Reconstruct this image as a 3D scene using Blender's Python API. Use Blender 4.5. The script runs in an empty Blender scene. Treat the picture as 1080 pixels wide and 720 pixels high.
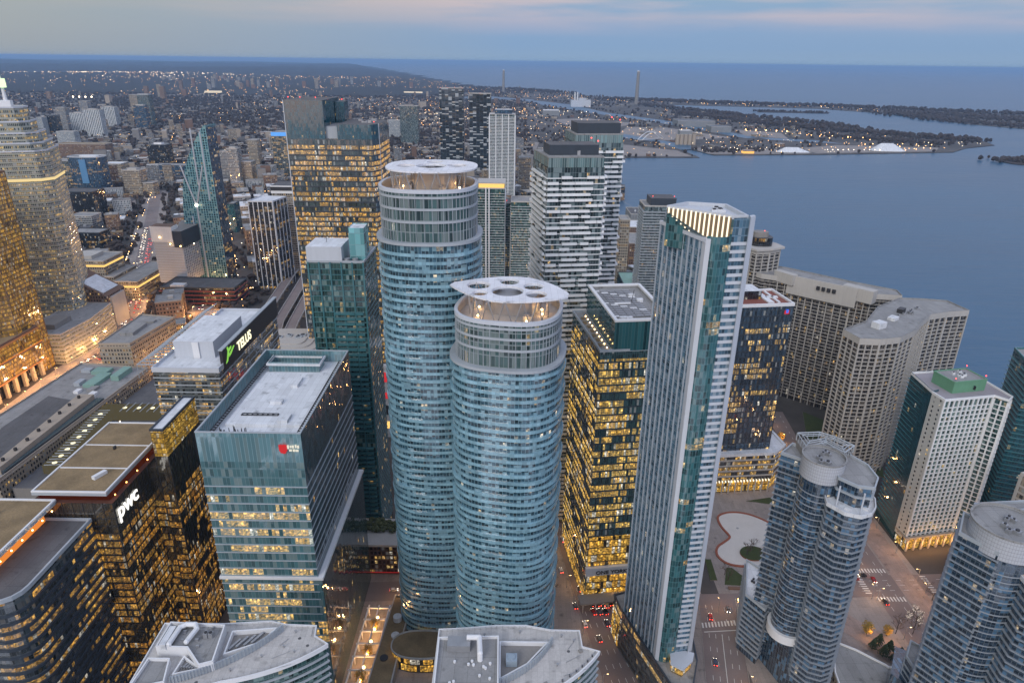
import bpy, math, random
from mathutils import Vector, Matrix
R = math.radians
rng = random.Random(7)
scn = bpy.context.scene
COL = scn.collection

# ------------------------------------------------------------------ mesh collecting
class MB:
    """collects faces of ONE mesh; build() links them as one object"""
    def __init__(s): s.v = []; s.f = []; s.m = []; s.u = []
    def face(s, pts, m=0, uv=None):
        k = len(s.v); s.v += [tuple(p) for p in pts]; s.f.append(tuple(range(k, k + len(pts)))); s.m.append(m)
        s.u += uv if uv else [(p[0], p[1]) for p in pts]
    def wall(s, poly, z0, z1, m=0, u0=0.0, close=True, zt=None):
        n = len(poly); u = u0
        for i in range(n if close else n - 1):
            a = poly[i]; b = poly[(i + 1) % n]; L = math.hypot(b[0] - a[0], b[1] - a[1])
            ta = zt[i] if zt else z1; tb = zt[(i + 1) % n] if zt else z1
            s.face([(a[0], a[1], z0), (b[0], b[1], z0), (b[0], b[1], tb), (a[0], a[1], ta)], m,
                   [(u, z0), (u + L, z0), (u + L, tb), (u, ta)]); u += L
    def cap(s, poly, z, m=0, up=True):
        p = [(x, y, z) for x, y in poly]
        s.face(p if up else p[::-1], m)
    def prism(s, poly, z0, z1, mw=0, mt=None, bottom=False, u0=0.0):
        s.wall(poly, z0, z1, mw, u0); s.cap(poly, z1, mw if mt is None else mt)
        if bottom: s.cap(poly, z0, mw if mt is None else mt, False)
    def ring(s, po, pi, z0, z1, m=0):
        s.wall(po, z0, z1, m); s.wall(pi[::-1], z0, z1, m)
        n = len(po)
        for i in range(n):
            j = (i + 1) % n
            for z, fl in ((z1, 0), (z0, 1)):
                q = [(*po[i], z), (*po[j], z), (*pi[j], z), (*pi[i], z)]
                s.face(q[::-1] if fl else q, m)
    def box(s, cx, cy, z0, sx, sy, sz, rz=0.0, m=0, mt=None, bottom=True):
        s.prism(rect(cx, cy, sx, sy, rz), z0, z0 + sz, m, mt, bottom)
    def tube(s, p, q, r0, r1=None, n=6, m=0, caps=True):
        r1 = r0 if r1 is None else r1
        p = Vector(p); q = Vector(q); d = (q - p).normalized()
        a = d.cross(Vector((0, 0, 1)) if abs(d.z) < .9 else Vector((1, 0, 0))).normalized(); b = d.cross(a)
        A = [p + (a * math.cos(t) + b * math.sin(t)) * r0 for t in [2 * math.pi * i / n for i in range(n)]]
        B = [q + (a * math.cos(t) + b * math.sin(t)) * r1 for t in [2 * math.pi * i / n for i in range(n)]]
        for i in range(n):
            j = (i + 1) % n
            s.face([A[j], A[i], B[i], B[j]][::-1], m)
        if caps: s.face(B[::-1], m); s.face(A, m)
    def blob(s, c, r, m=0, sq=1.0, n=5, k=3, jit=.3):
        rows = []
        for i in range(1, k):
            t = math.pi * i / k
            rows.append([(c[0] + r * math.sin(t) * math.cos(6.283 * j / n + i) * (1 + rng.uniform(-jit, jit)),
                          c[1] + r * math.sin(t) * math.sin(6.283 * j / n + i) * (1 + rng.uniform(-jit, jit)),
                          c[2] - r * sq * math.cos(t) * (1 + rng.uniform(-jit, jit))) for j in range(n)])
        top = (c[0], c[1], c[2] + r * sq); bot = (c[0], c[1], c[2] - r * sq)
        for j in range(n):
            j2 = (j + 1) % n
            s.face([bot, rows[0][j2], rows[0][j]], m); s.face([top, rows[-1][j], rows[-1][j2]], m)
            for a in range(len(rows) - 1): s.face([rows[a][j], rows[a][j2], rows[a + 1][j2], rows[a + 1][j]], m)
    def build(s, name, mats, parent=None, smooth=False, local=False):
        me = bpy.data.meshes.new(name)
        o = ORG.get(parent.name, (0, 0, 0)) if parent and not local else (0, 0, 0)
        me.from_pydata([(x - o[0], y - o[1], z - o[2]) for x, y, z in s.v], [], s.f)
        for mt in (mats if isinstance(mats, (list, tuple)) else [mats]): me.materials.append(mt)
        me.polygons.foreach_set('material_index', s.m)
        uv = me.uv_layers.new(name='UVMap'); uv.data.foreach_set('uv', [c for p in s.u for c in p])
        if smooth: me.polygons.foreach_set('use_smooth', [True] * len(s.f))
        me.update()
        ob = bpy.data.objects.new(name, me); COL.objects.link(ob)
        if parent: ob.parent = parent; ORG[ob.name] = o
        return ob

ORG = {}
def rect(cx, cy, sx, sy, rz=0.0):
    c, s = math.cos(rz), math.sin(rz)
    return [(cx + x * c - y * s, cy + x * s + y * c) for x, y in ((-sx/2, -sy/2), (sx/2, -sy/2), (sx/2, sy/2), (-sx/2, sy/2))]
def box4(x0, x1, y0, y1): return [(x0, y0), (x1, y0), (x1, y1), (x0, y1)]
def ccw(p):
    a = sum(p[i][0] * p[(i+1) % len(p)][1] - p[(i+1) % len(p)][0] * p[i][1] for i in range(len(p)))
    return p if a > 0 else p[::-1]
def offset(poly, d):
    n = len(poly); out = []
    for i in range(n):
        a, b, c = poly[i - 1], poly[i], poly[(i + 1) % n]
        e1 = Vector((b[0]-a[0], b[1]-a[1])); e2 = Vector((c[0]-b[0], c[1]-b[1]))
        e1.normalize(); e2.normalize()
        n1 = Vector((e1.y, -e1.x)); n2 = Vector((e2.y, -e2.x)); m = n1 + n2
        if m.length < 1e-4: m = n1.copy()
        m.normalize(); k = d / max(.35, m.dot(n1))
        out.append((b[0] + m.x * k, b[1] + m.y * k))
    return out
def superell(cx, cy, a, b, e=2.5, n=56, rot=0.0):
    out = []
    for i in range(n):
        t = 2 * math.pi * i / n; c, s = math.cos(t), math.sin(t)
        x = a * math.copysign(abs(c) ** (2 / e), c); y = b * math.copysign(abs(s) ** (2 / e), s)
        out.append((cx + x * math.cos(rot) - y * math.sin(rot), cy + x * math.sin(rot) + y * math.cos(rot)))
    return out
def centre(poly): return (sum(p[0] for p in poly) / len(poly), sum(p[1] for p in poly) / len(poly))
def smoothpoly(poly, it=2):
    for _ in range(it):
        q = []
        for i in range(len(poly)):
            a, b = poly[i], poly[(i+1) % len(poly)]
            q += [(a[0]*.75+b[0]*.25, a[1]*.75+b[1]*.25), (a[0]*.25+b[0]*.75, a[1]*.25+b[1]*.75)]
        poly = q
    return poly

def tag(o, label=None, cat=None, group=None, kind=None):
    if label: o['label'] = label
    if cat: o['category'] = cat
    if group: o['group'] = group
    if kind: o['kind'] = kind
    return o
def thing(name, label, cat, x, y, z=0.0, group=None):
    o = bpy.data.objects.new(name, None); COL.objects.link(o); o.location = (x, y, z)
    o.empty_display_size = 2; ORG[o.name] = (x, y, z)
    return tag(o, label, cat, group)
def copyo(o, parent, loc=None, rz=None):
    c = o.copy(); COL.objects.link(c); c.parent = parent
    if loc is not None: c.location = loc
    if rz is not None: c.rotation_euler = (0, 0, rz)
    ORG[c.name] = ORG.get(o.name, (0, 0, 0))
    return c
def copytree(o, parent=None):
    c = copyo(o, parent)
    for ch in list(o.children): copytree(ch, c)
    return c

# ------------------------------------------------------------------ materials
class G:
    def __init__(s, name):
        s.mat = bpy.data.materials.new(name); s.mat.use_nodes = True
        s.nt = s.mat.node_tree; s.nt.nodes.clear()
        s.out = s.nt.nodes.new('ShaderNodeOutputMaterial')
        s.mat.cycles.emission_sampling = 'NONE'
    def n(s, t, **k):
        x = s.nt.nodes.new(t)
        for a, b in k.items(): setattr(x, a, b)
        return x
    def put(s, sock, v):
        if isinstance(v, (int, float)): sock.default_value = v
        elif isinstance(v, tuple): sock.default_value = v if len(sock.default_value) == len(v) else (*v, 1.0)
        else: s.nt.links.new(v, sock)
    def m(s, op, a, b=0.0, c=0.0):
        x = s.n('ShaderNodeMath', operation=op)
        s.put(x.inputs[0], a); s.put(x.inputs[1], b)
        if op in ('MULTIPLY_ADD', 'COMPARE', 'SMOOTH_MIN'): s.put(x.inputs[2], c)
        return x.outputs[0]
    def mix(s, f, a, b):
        x = s.n('ShaderNodeMix', data_type='RGBA')
        s.put(x.inputs[0], f); s.put(x.inputs[6], a); s.put(x.inputs[7], b)
        return x.outputs[2]
    def mixf(s, f, a, b):
        x = s.n('ShaderNodeMix', data_type='FLOAT'); s.put(x.inputs[0], f); s.put(x.inputs[2], a); s.put(x.inputs[3], b)
        return x.outputs[0]
    def vec(s, x, y, z=0.0):
        c = s.n('ShaderNodeCombineXYZ'); s.put(c.inputs[0], x); s.put(c.inputs[1], y); s.put(c.inputs[2], z); return c.outputs[0]
    def wn(s, v):
        x = s.n('ShaderNodeTexWhiteNoise', noise_dimensions='3D'); s.put(x.inputs['Vector'], v); return x
    def noise(s, v, scale, detail=3.0, rough=.55):
        x = s.n('ShaderNodeTexNoise'); s.put(x.inputs['Vector'], v); x.inputs['Scale'].default_value = scale
        x.inputs['Detail'].default_value = detail; x.inputs['Roughness'].default_value = rough; return x
    def vm(s, op, a, b):
        x = s.n('ShaderNodeVectorMath', operation=op); s.put(x.inputs[0], a)
        if op == 'SCALE': s.put(x.inputs[3], b)
        elif b is not None: s.put(x.inputs[1], b)
        return x.outputs[0]
    def ramp(s, f, stops, interp='LINEAR'):
        x = s.n('ShaderNodeValToRGB'); cr = x.color_ramp; cr.interpolation = interp
        while len(cr.elements) < len(stops): cr.elements.new(.5)
        for e, (p, c) in zip(cr.elements, stops): e.position = p; e.color = (*c, 1)
        s.put(x.inputs[0], f); return x.outputs[0]
    def bsdf(s, **k):
        b = s.n('ShaderNodeBsdfPrincipled')
        for a, v in k.items(): s.put(b.inputs[a.replace('_', ' ')], v)
        s.nt.links.new(b.outputs[0], s.out.inputs[0]); return b

def plain(name, c, rough=.7, var=.18, scale=.15, metal=0.0, spec=.4, seam=0.0, streak=0.0, fine=0.0):
    """painted / mineral surface with weathering blotches"""
    g = G(name); tc = g.n('ShaderNodeTexCoord'); geo = g.n('ShaderNodeNewGeometry')
    p = geo.outputs['Position']
    n1 = g.noise(p, scale, 5).outputs[0]
    f = g.m('MULTIPLY_ADD', n1, 2 * var, 1 - var)
    if streak:
        sp = g.vm('MULTIPLY', p, (1.2, 1.2, .05))
        f = g.m('MULTIPLY', f, g.m('MULTIPLY_ADD', g.noise(sp, 1.0, 4).outputs[0], 2 * streak, 1 - streak))
    if fine:
        f = g.m('MULTIPLY', f, g.m('MULTIPLY_ADD', g.noise(p, 1.7, 3).outputs[0], 2 * fine, 1 - fine))
    if seam:
        # laid in strips: dark joints, each sheet a little different, old puddle stains
        ps = g.n('ShaderNodeSeparateXYZ'); g.put(ps.inputs[0], p); a = g.m('DIVIDE', ps.outputs[0], seam); b = g.m('DIVIDE', ps.outputs[1], seam * 2.3)
        w_ = g.wn(g.vec(g.m('FLOOR', a), g.m('FLOOR', b), 3.0)).outputs['Value']
        j = g.m('MAXIMUM', g.m('LESS_THAN', g.m('FRACT', a), .035), g.m('LESS_THAN', g.m('FRACT', b), .016))
        f = g.m('MULTIPLY', f, g.m('MULTIPLY_ADD', w_, .16, .92)); f = g.m('MULTIPLY', f, g.m('MULTIPLY_ADD', j, -.3, 1.0))
        st = g.noise(p, .23, 2).outputs[0]; st = g.m('MULTIPLY', g.m('GREATER_THAN', st, .6), g.m('SUBTRACT', st, .6)); f = g.m('MULTIPLY', f, g.m('MULTIPLY_ADD', st, -2.6, 1.0))
    col = g.vm('SCALE', tuple(c), f)
    g.bsdf(Base_Color=col, Roughness=rough, Metallic=metal, Specular_IOR_Level=spec)
    return g.mat

def panels(name, c, w, rough=.16, spec=.8, amp=.34, ior=1.5):
    """run of separate glass panels (uv in metres): each panel and each storey a little different, dark joints between"""
    g = G(name); uvn = g.n('ShaderNodeUVMap'); sp = g.n('ShaderNodeSeparateXYZ'); g.put(sp.inputs[0], uvn.outputs[0]); oi = g.n('ShaderNodeObjectInfo')
    u = g.m('ADD', g.m('DIVIDE', sp.outputs[0], w), g.m('MULTIPLY', oi.outputs['Random'], 97.0))
    r = g.wn(g.vec(g.m('FLOOR', u), g.m('MULTIPLY', oi.outputs['Random'], 531.0), 1.0)); big = g.wn(g.vec(g.m('FLOOR', g.m('DIVIDE', u, 6.0)), g.m('MULTIPLY', oi.outputs['Random'], 77.0), 2.0))
    f = g.m('ADD', g.m('MULTIPLY_ADD', r.outputs['Value'], amp, 1 - amp * .5), g.m('MULTIPLY_ADD', big.outputs['Value'], .3, -.15))
    f = g.m('MULTIPLY', f, g.m('MULTIPLY_ADD', g.m('LESS_THAN', g.m('FRACT', u), .05), -.4, 1.0))
    nv = g.vm('NORMALIZE', g.vm('ADD', g.n('ShaderNodeNewGeometry').outputs['Normal'], g.vm('SCALE', g.vm('SUBTRACT', r.outputs['Color'], (.5, .5, .5)), .05)), None)
    g.bsdf(Base_Color=g.vm('SCALE', tuple(c), f), Roughness=rough, Specular_IOR_Level=spec, IOR=ior, Normal=nv); return g.mat

def glow(name, c, s):
    g = G(name); e = g.n('ShaderNodeEmission'); e.inputs[0].default_value = (*c, 1); e.inputs[1].default_value = s
    g.nt.links.new(e.outputs[0], g.out.inputs[0]); return g.mat

AMB = ((1.0, .50, .09), (1.0, .74, .32))
WHT = ((1.0, .66, .30), (1.0, .86, .62))
def facade(name, bay=1.5, fh=3.6, mull=.1, span=.25, glass=(.02, .045, .055), frame=(.1, .11, .12), spanc=None,
           ior=1.9, rough=.06, lit=.25, single=.04, clump=7, es=.9, warm=AMB, blind=.15, blindc=(.28, .3, .3),
           zlo=-1e4, zhi=1e4, jit=.022, seed=0.0, gvar=1.3):
    """glazed wall in metres (uv = metres along the wall, metres above ground): panes in frames, spandrels, blinds drawn
    in some panes, tenants' lamps on behind others"""
    g = G(name); uvn = g.n('ShaderNodeUVMap'); sp = g.n('ShaderNodeSeparateXYZ'); g.put(sp.inputs[0], uvn.outputs[0])
    u = g.m('DIVIDE', sp.outputs[0], bay); v = g.m('DIVIDE', sp.outputs[1], fh)
    cu = g.m('FLOOR', u); cv = g.m('FLOOR', v); fu = g.m('FRACT', u); fv = g.m('FRACT', v)
    pane = g.wn(g.vec(cu, cv, seed)); ps = g.n('ShaderNodeSeparateColor'); g.put(ps.inputs[0], pane.outputs['Color'])
    rowr = g.wn(g.vec(cv, seed + 3.3, 1.7)).outputs['Value']
    cz = g.m('FLOOR', g.m('ADD', g.m('DIVIDE', cu, clump), g.m('MULTIPLY', rowr, 9.0)))
    zone = g.wn(g.vec(cz, cv, seed + 11.0)).outputs['Value']
    zz = g.m('ADD', g.m('MULTIPLY', zone, .62), g.m('MULTIPLY', rowr, .38))
    isz = g.m('LESS_THAN', zz, .2 + lit * .6 if lit > 0 else -1.0)
    isz = g.m('MULTIPLY', isz, g.m('LESS_THAN', ps.outputs[0], .9))
    iss = g.m('LESS_THAN', pane.outputs['Value'], single)
    on = g.m('MAXIMUM', isz, iss)
    zin = g.m('MULTIPLY', g.m('GREATER_THAN', sp.outputs[1], zlo), g.m('LESS_THAN', sp.outputs[1], zhi))
    on = g.m('MULTIPLY', on, zin)
    gm = g.m('GREATER_THAN', fu, mull); gs = g.m('GREATER_THAN', fv, span) if span > 0 else 1.0
    pm = g.m('MULTIPLY', gm, gs)
    # lamplit room painted into each lit pane's emission: follow the view ray to floor, ceiling, partition or back wall
    geo = g.n('ShaderNodeNewGeometry'); N_ = geo.outputs['Normal']; d = g.vm('SCALE', geo.outputs['Incoming'], -1.0)
    T_ = g.vm('NORMALIZE', g.vm('CROSS_PRODUCT', (0.0, 0.0, 1.0), N_), None)
    def dot(a, b):
        x = g.n('ShaderNodeVectorMath', operation='DOT_PRODUCT'); g.put(x.inputs[0], a); g.put(x.inputs[1], b); return x.outputs['Value']
    dn = g.m('MAXIMUM', g.m('MULTIPLY', dot(d, N_), -1.0), .02); dt = dot(d, T_); db = dot(d, (0.0, 0.0, 1.0))
    RW_ = bay * 8.0; rx = g.m('MULTIPLY', g.m('FRACT', g.m('DIVIDE', sp.outputs[0], RW_)), RW_); rz = g.m('MULTIPLY', fv, fh)
    dn_ = g.m('LESS_THAN', db, 0.0)
    tv = g.m('DIVIDE', g.mixf(dn_, g.m('SUBTRACT', fh, rz), rz), g.m('MAXIMUM', g.m('ABSOLUTE', db), .001))
    tb = g.m('DIVIDE', 7.0, dn)
    ts = g.m('DIVIDE', g.mixf(g.m('LESS_THAN', dt, 0.0), g.m('SUBTRACT', RW_, rx), rx), g.m('MAXIMUM', g.m('ABSOLUTE', dt), .001))
    th = g.m('MINIMUM', g.m('MINIMUM', tv, tb), ts)
    isv = g.m('LESS_THAN', g.m('SUBTRACT', tv, th), .001)
    hx = g.m('ADD', sp.outputs[0], g.m('MULTIPLY', th, dt)); hz = g.m('ADD', sp.outputs[1], g.m('MULTIPLY', th, db)); hd = g.m('MULTIPLY', th, dn)
    fn = g.noise(g.vec(hx, g.m('ADD', hz, seed), hd), .85, 2, .6).outputs[0]
    fn = g.m('MAXIMUM', g.m('MULTIPLY_ADD', fn, 3.4, -1.15), .12)
    surf = g.mixf(isv, .95, g.mixf(dn_, 1.5, .75))
    rr = g.m('DIVIDE', g.m('MULTIPLY', surf, fn), g.m('MULTIPLY_ADD', hd, .10, 1.0))
    sk = g.wn(g.vec(g.m('FLOOR', g.m('DIVIDE', sp.outputs[0], .8)), g.m('FLOOR', g.m('MULTIPLY', v, 4.0)), seed + 5.0)).outputs['Value']
    rr = g.m('ADD', rr, g.m('MULTIPLY', g.m('MULTIPLY', g.m('GREATER_THAN', sk, .86), g.m('GREATER_THAN', fv, .5)), .8))
    st = g.m('MULTIPLY', rr, g.m('MULTIPLY_ADD', ps.outputs[1], .5, .5))
    st = g.m('MULTIPLY', g.m('MULTIPLY', st, on), g.m('MULTIPLY', pm, es))
    ec = g.mix(g.m('MULTIPLY_ADD', zone, .5, g.m('MULTIPLY', ps.outputs[2], .5)), warm[0], warm[1])
    ec = g.mix(g.m('GREATER_THAN', ps.outputs[2], .88), ec, (.95, .86, .70))
    isb = g.m('LESS_THAN', ps.outputs[2], blind)
    dark = g.vm('SCALE', tuple(glass), g.m('MULTIPLY_ADD', ps.outputs[1], gvar, 1.05 - gvar * .5))
    gc = g.mix(isb, dark, tuple(blindc))
    fc = tuple(frame)
    if spanc:
        col = g.mix(gs, tuple(spanc), gc); col = g.mix(gm, fc, col)
    else: col = g.mix(pm, fc, gc)
    nv = g.vm('ADD', N_, g.vm('SCALE', g.vm('SUBTRACT', pane.outputs['Color'], (.5, .5, .5)), jit * 2))
    nv = g.vm('NORMALIZE', nv, None)
    smooth = pm if not spanc else gm
    g.bsdf(Base_Color=col, Roughness=g.mixf(smooth, .55, rough), IOR=g.mixf(smooth, 1.45, ior), Normal=nv,
           Emission_Color=ec, Emission_Strength=st)
    return g.mat
# ------------------------------------------------------------------ camera
PITCH, ROLL, CAMZ = R(22.3), R(0.75), 275.0
F_ = Vector((0, math.cos(PITCH), -math.sin(PITCH))); U_ = Vector((0, math.sin(PITCH), math.cos(PITCH))); R_ = Vector((1, 0, 0))
cx_ = R_ * math.cos(ROLL) + U_ * math.sin(ROLL); cy_ = -R_ * math.sin(ROLL) + U_ * math.cos(ROLL)
cam = bpy.data.cameras.new('camera'); co = bpy.data.objects.new('camera', cam); COL.objects.link(co)
co.matrix_world = Matrix((( cx_.x, cy_.x, -F_.x, 0), (cx_.y, cy_.y, -F_.y, 0), (cx_.z, cy_.z, -F_.z, CAMZ), (0, 0, 0, 1)))
cam.sensor_width = 36; cam.lens = 24; cam.clip_start = 1; cam.clip_end = 200000
scn.camera = co

# ------------------------------------------------------------------ light: dusk sky under a thin cloud deck
w = bpy.data.worlds.new('World'); scn.world = w; w.use_nodes = True
nt = w.node_tree; nt.nodes.clear()
def wn_(t, **k):
    x = nt.nodes.new(t)
    for a, b in k.items(): setattr(x, a, b)
    return x
SUN_EL, SUN_ROT = R(3.0), R(208)
sky = wn_('ShaderNodeTexSky', sky_type='NISHITA'); sky.sun_disc = False; sky.sun_elevation = SUN_EL; sky.sun_rotation = SUN_ROT
bgA = wn_('ShaderNodeBackground'); bgA.inputs[1].default_value = .02; nt.links.new(sky.outputs[0], bgA.inputs[0])
tcw = wn_('ShaderNodeTexCoord'); sx = wn_('ShaderNodeSeparateXYZ'); nt.links.new(tcw.outputs['Generated'], sx.inputs[0])
rp = wn_('ShaderNodeValToRGB'); cr = rp.color_ramp
stops = [(0.0, (.125, .20, .295)), (.02, (.088, .178, .305)), (.045, (.076, .165, .305)), (.085, (.098, .172, .285)), (.2, (.20, .30, .45)), (.5, (.33, .47, .70)), (1.0, (.38, .55, .84))]
while len(cr.elements) < len(stops): cr.elements.new(.5)
for e, (p, c) in zip(cr.elements, stops): e.position = p; e.color = (*c, 1)
nt.links.new(sx.outputs[2], rp.inputs[0])
# long thin cloud streaks, faintly pink from the afterglow
mp = wn_('ShaderNodeMapping'); mp.inputs['Scale'].default_value = (2.2, 2.2, 26); nt.links.new(tcw.outputs['Generated'], mp.inputs[0])
nz = wn_('ShaderNodeTexNoise'); nz.inputs['Scale'].default_value = 1.5; nz.inputs['Detail'].default_value = 6; nt.links.new(mp.outputs[0], nz.inputs['Vector'])
cm = wn_('ShaderNodeMapRange'); cm.inputs[1].default_value = .38; cm.inputs[2].default_value = .62; nt.links.new(nz.outputs[0], cm.inputs[0])
ch = wn_('ShaderNodeMapRange'); ch.inputs[1].default_value = .03; ch.inputs[2].default_value = .085; nt.links.new(sx.outputs[2], ch.inputs[0])
mm = wn_('ShaderNodeMath', operation='MULTIPLY'); nt.links.new(cm.outputs[0], mm.inputs[0]); nt.links.new(ch.outputs[0], mm.inputs[1])
mx = wn_('ShaderNodeMix', data_type='RGBA'); nt.links.new(mm.outputs[0], mx.inputs[0]); nt.links.new(rp.outputs[0], mx.inputs[6]); mx.inputs[7].default_value = (.325, .25, .275, 1)
# the west, behind the camera, still glows
wm_ = wn_('ShaderNodeMapRange'); wm_.inputs[1].default_value = .1; wm_.inputs[2].default_value = -1.0; wm_.inputs[3].default_value = 0; wm_.inputs[4].default_value = 1
nt.links.new(sx.outputs[1], wm_.inputs[0])
mw = wn_('ShaderNodeMix', data_type='RGBA', blend_type='ADD'); nt.links.new(wm_.outputs[0], mw.inputs[0]); nt.links.new(mx.outputs[2], mw.inputs[6]); mw.inputs[7].default_value = (.30, .31, .33, 1)
bgB = wn_('ShaderNodeBackground'); # towards the north the deck is thicker and greyer
wl_ = wn_('ShaderNodeMapRange'); wl_.inputs[1].default_value = 0.0; wl_.inputs[2].default_value = -.62; nt.links.new(sx.outputs[0], wl_.inputs[0])
ml = wn_('ShaderNodeMix', data_type='RGBA'); nt.links.new(wl_.outputs[0], ml.inputs[0]); nt.links.new(mw.outputs[2], ml.inputs[6]); ml.inputs[7].default_value = (.165, .192, .212, 1)
bgB.inputs[1].default_value = 1.0; nt.links.new(ml.outputs[2], bgB.inputs[0])
ad = wn_('ShaderNodeAddShader'); nt.links.new(bgA.outputs[0], ad.inputs[0]); nt.links.new(bgB.outputs[0], ad.inputs[1])
wo = wn_('ShaderNodeOutputWorld'); nt.links.new(ad.outputs[0], wo.inputs[0])
sl = bpy.data.lights.new('sun', 'SUN'); sl.energy = .9; sl.angle = R(25); sl.color = (1, .95, .9)
so = bpy.data.objects.new('sun', sl); COL.objects.link(so)
_d = Vector((.45, .82, -.52)); so.rotation_euler = _d.to_track_quat('-Z', 'Y').to_euler()
vs = scn.view_settings; vs.view_transform = 'Standard'; vs.look = 'None'; vs.exposure = 0.9; vs.gamma = 1; vs.use_curve_mapping = False
scn.render.engine = 'CYCLES'
scn.cycles.use_denoising = True
scn.cycles.max_bounces = 5; scn.cycles.diffuse_bounces = 2; scn.cycles.glossy_bounces = 3; scn.cycles.transmission_bounces = 3
scn.cycles.volume_bounces = 0; scn.cycles.caustics_reflective = False; scn.cycles.caustics_refractive = False
scn.cycles.sample_clamp_indirect = 4.0

# ------------------------------------------------------------------ shared materials
M = {}
M['asphalt'] = plain('asphalt', (.052, .050, .052), .75, .3, .05, fine=.12)
M['road'] = plain('road asphalt', (.19, .155, .147), .7, .25, .06, fine=.15)
M['pave'] = plain('pavement', (.27, .238, .22), .8, .25, .06, fine=.25, seam=2.4)
M['pink'] = plain('brick promenade', (.29, .225, .20), .8, .22, .1, fine=.25, seam=1.6)
M['mark'] = plain('road paint', (.62, .62, .60), .6, .2, .5)
M['white'] = plain('white metal', (.66, .67, .69), .45, .1, .12)
M['whiteroof'] = plain('white membrane roof', (.60, .62, .65), .6, .16, .09, fine=.1, seam=2.6)
M['greyroof'] = plain('grey gravel roof', (.25, .25, .25), .85, .25, .12, fine=.2, seam=4.2)
M['darkroof'] = plain('dark gravel roof', (.10, .10, .105), .85, .3, .1, fine=.2, seam=4.2)
M['brownroof'] = plain('sedum roof', (.215, .155, .085), .9, .6, .11, fine=.4)
M['greenroof'] = plain('green roof', (.075, .085, .035), .9, .4, .12, fine=.3)
M['conc'] = plain('weathered concrete', (.41, .395, .375), .8, .12, .07, streak=.16)
M['concd'] = plain('dark concrete', (.22, .21, .20), .8, .15, .07, streak=.15)
M['stone'] = plain('limestone', (.34, .29, .235), .8, .14, .07, streak=.15)
M['brick'] = plain('brown brick', (.17, .105, .075), .85, .2, .1, streak=.1)
M['steel'] = plain('galvanised steel', (.34, .35, .37), .45, .2, .4, metal=.5)
M['dark'] = plain('black metal', (.03, .03, .033), .45, .2, .3)
M['dkblue'] = plain('dark cladding', (.035, .045, .06), .4, .2, .2)
M['green'] = plain('patina green panels', (.12, .27, .17), .6, .15, .15, streak=.1)
M['copper'] = plain('copper patina roof', (.20, .33, .29), .7, .2, .2)
M['redroof'] = plain('rust red deck', (.22, .075, .055), .8, .2, .2)
M['ice'] = plain('frosted white canopy', (.66, .67, .71), .4, .1, .15, seam=2.4)
M['iceband'] = panels('blue green balcony glass', (.20, .355, .435), 1.6, ior=1.7)
M['hpband'] = plain('white balcony edge', (.70, .715, .73), .5, .12, .1, streak=.08)
M['pier'] = plain('pale stone pier', (.47, .50, .55), .5, .1, .06, streak=.08)
M['band'] = plain('grey balcony edge', (.33, .365, .40), .5, .15, .1, streak=.08)
M['skband'] = plain('blue grey balcony edge', (.255, .285, .325), .45, .15, .1, streak=.08)
M['tealband'] = plain('teal glass balcony', (.05, .15, .17), .2, .2, .2, spec=.7)
M['grass'] = plain('lawn', (.045, .062, .02), .9, .3, .2, fine=.3)
M['poolstone'] = plain('white terrazzo', (.55, .53, .50), .7, .12, .1, fine=.1)
M['redrim'] = plain('red brick rim', (.26, .085, .05), .8, .15, .3)
M['bark'] = plain('bark', (.075, .06, .05), .9, .3, .6)
M['twig'] = plain('bare twigs', (.11, .085, .07), .9, .3, .4)
M['leafg'] = plain('evergreen needles', (.035, .055, .022), .8, .4, .5)
M['leafy'] = plain('yellow autumn leaves', (.30, .20, .04), .8, .4, .5)  # golden lamp glow painted into the crown colour
M['glowwarm'] = glow('warm lamp', (1, .62, .22), 9)
M['glowwhite'] = glow('white lamp', (1, .86, .66), 9)
M['glowdim'] = glow('lit ceiling', (1, .60, .17), .7)
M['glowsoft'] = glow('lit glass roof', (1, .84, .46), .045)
M['glowred'] = glow('red beacon', (1, .06, .05), 3.5)
M['dimred'] = glow('dim red strip', (.8, .04, .04), .16)
M['tail'] = glow('tail lamp', (1, .05, .02), 7)
M['headl'] = glow('head lamp', (1, .9, .72), 9)
M['sign'] = glow('sign letters', (1, .97, .9), .9)
M['signg'] = glow('green sign mark', (.35, .85, .12), .42)
M['signy'] = glow('cream sign letters', (1, .93, .62), .8)
M['signr'] = glow('red sign', (.9, .05, .06), .36)
M['finlit'] = glow('lit crown fin', (1, .86, .64), .85)
M['orangelit'] = glow('orange lit soffit', (1, .30, .05), .45)
M['redlit'] = glow('red lit recess', (.55, .09, .02), .05)
M['blob'] = glow('distant lamp', (1, .52, .18), 6.5)
M['blobw'] = glow('distant white lamp', (1, .80, .55), 4.2)
M['glassroof'] = plain('skylight glass', (.05, .08, .09), .08, .2, .3, spec=1)

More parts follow.
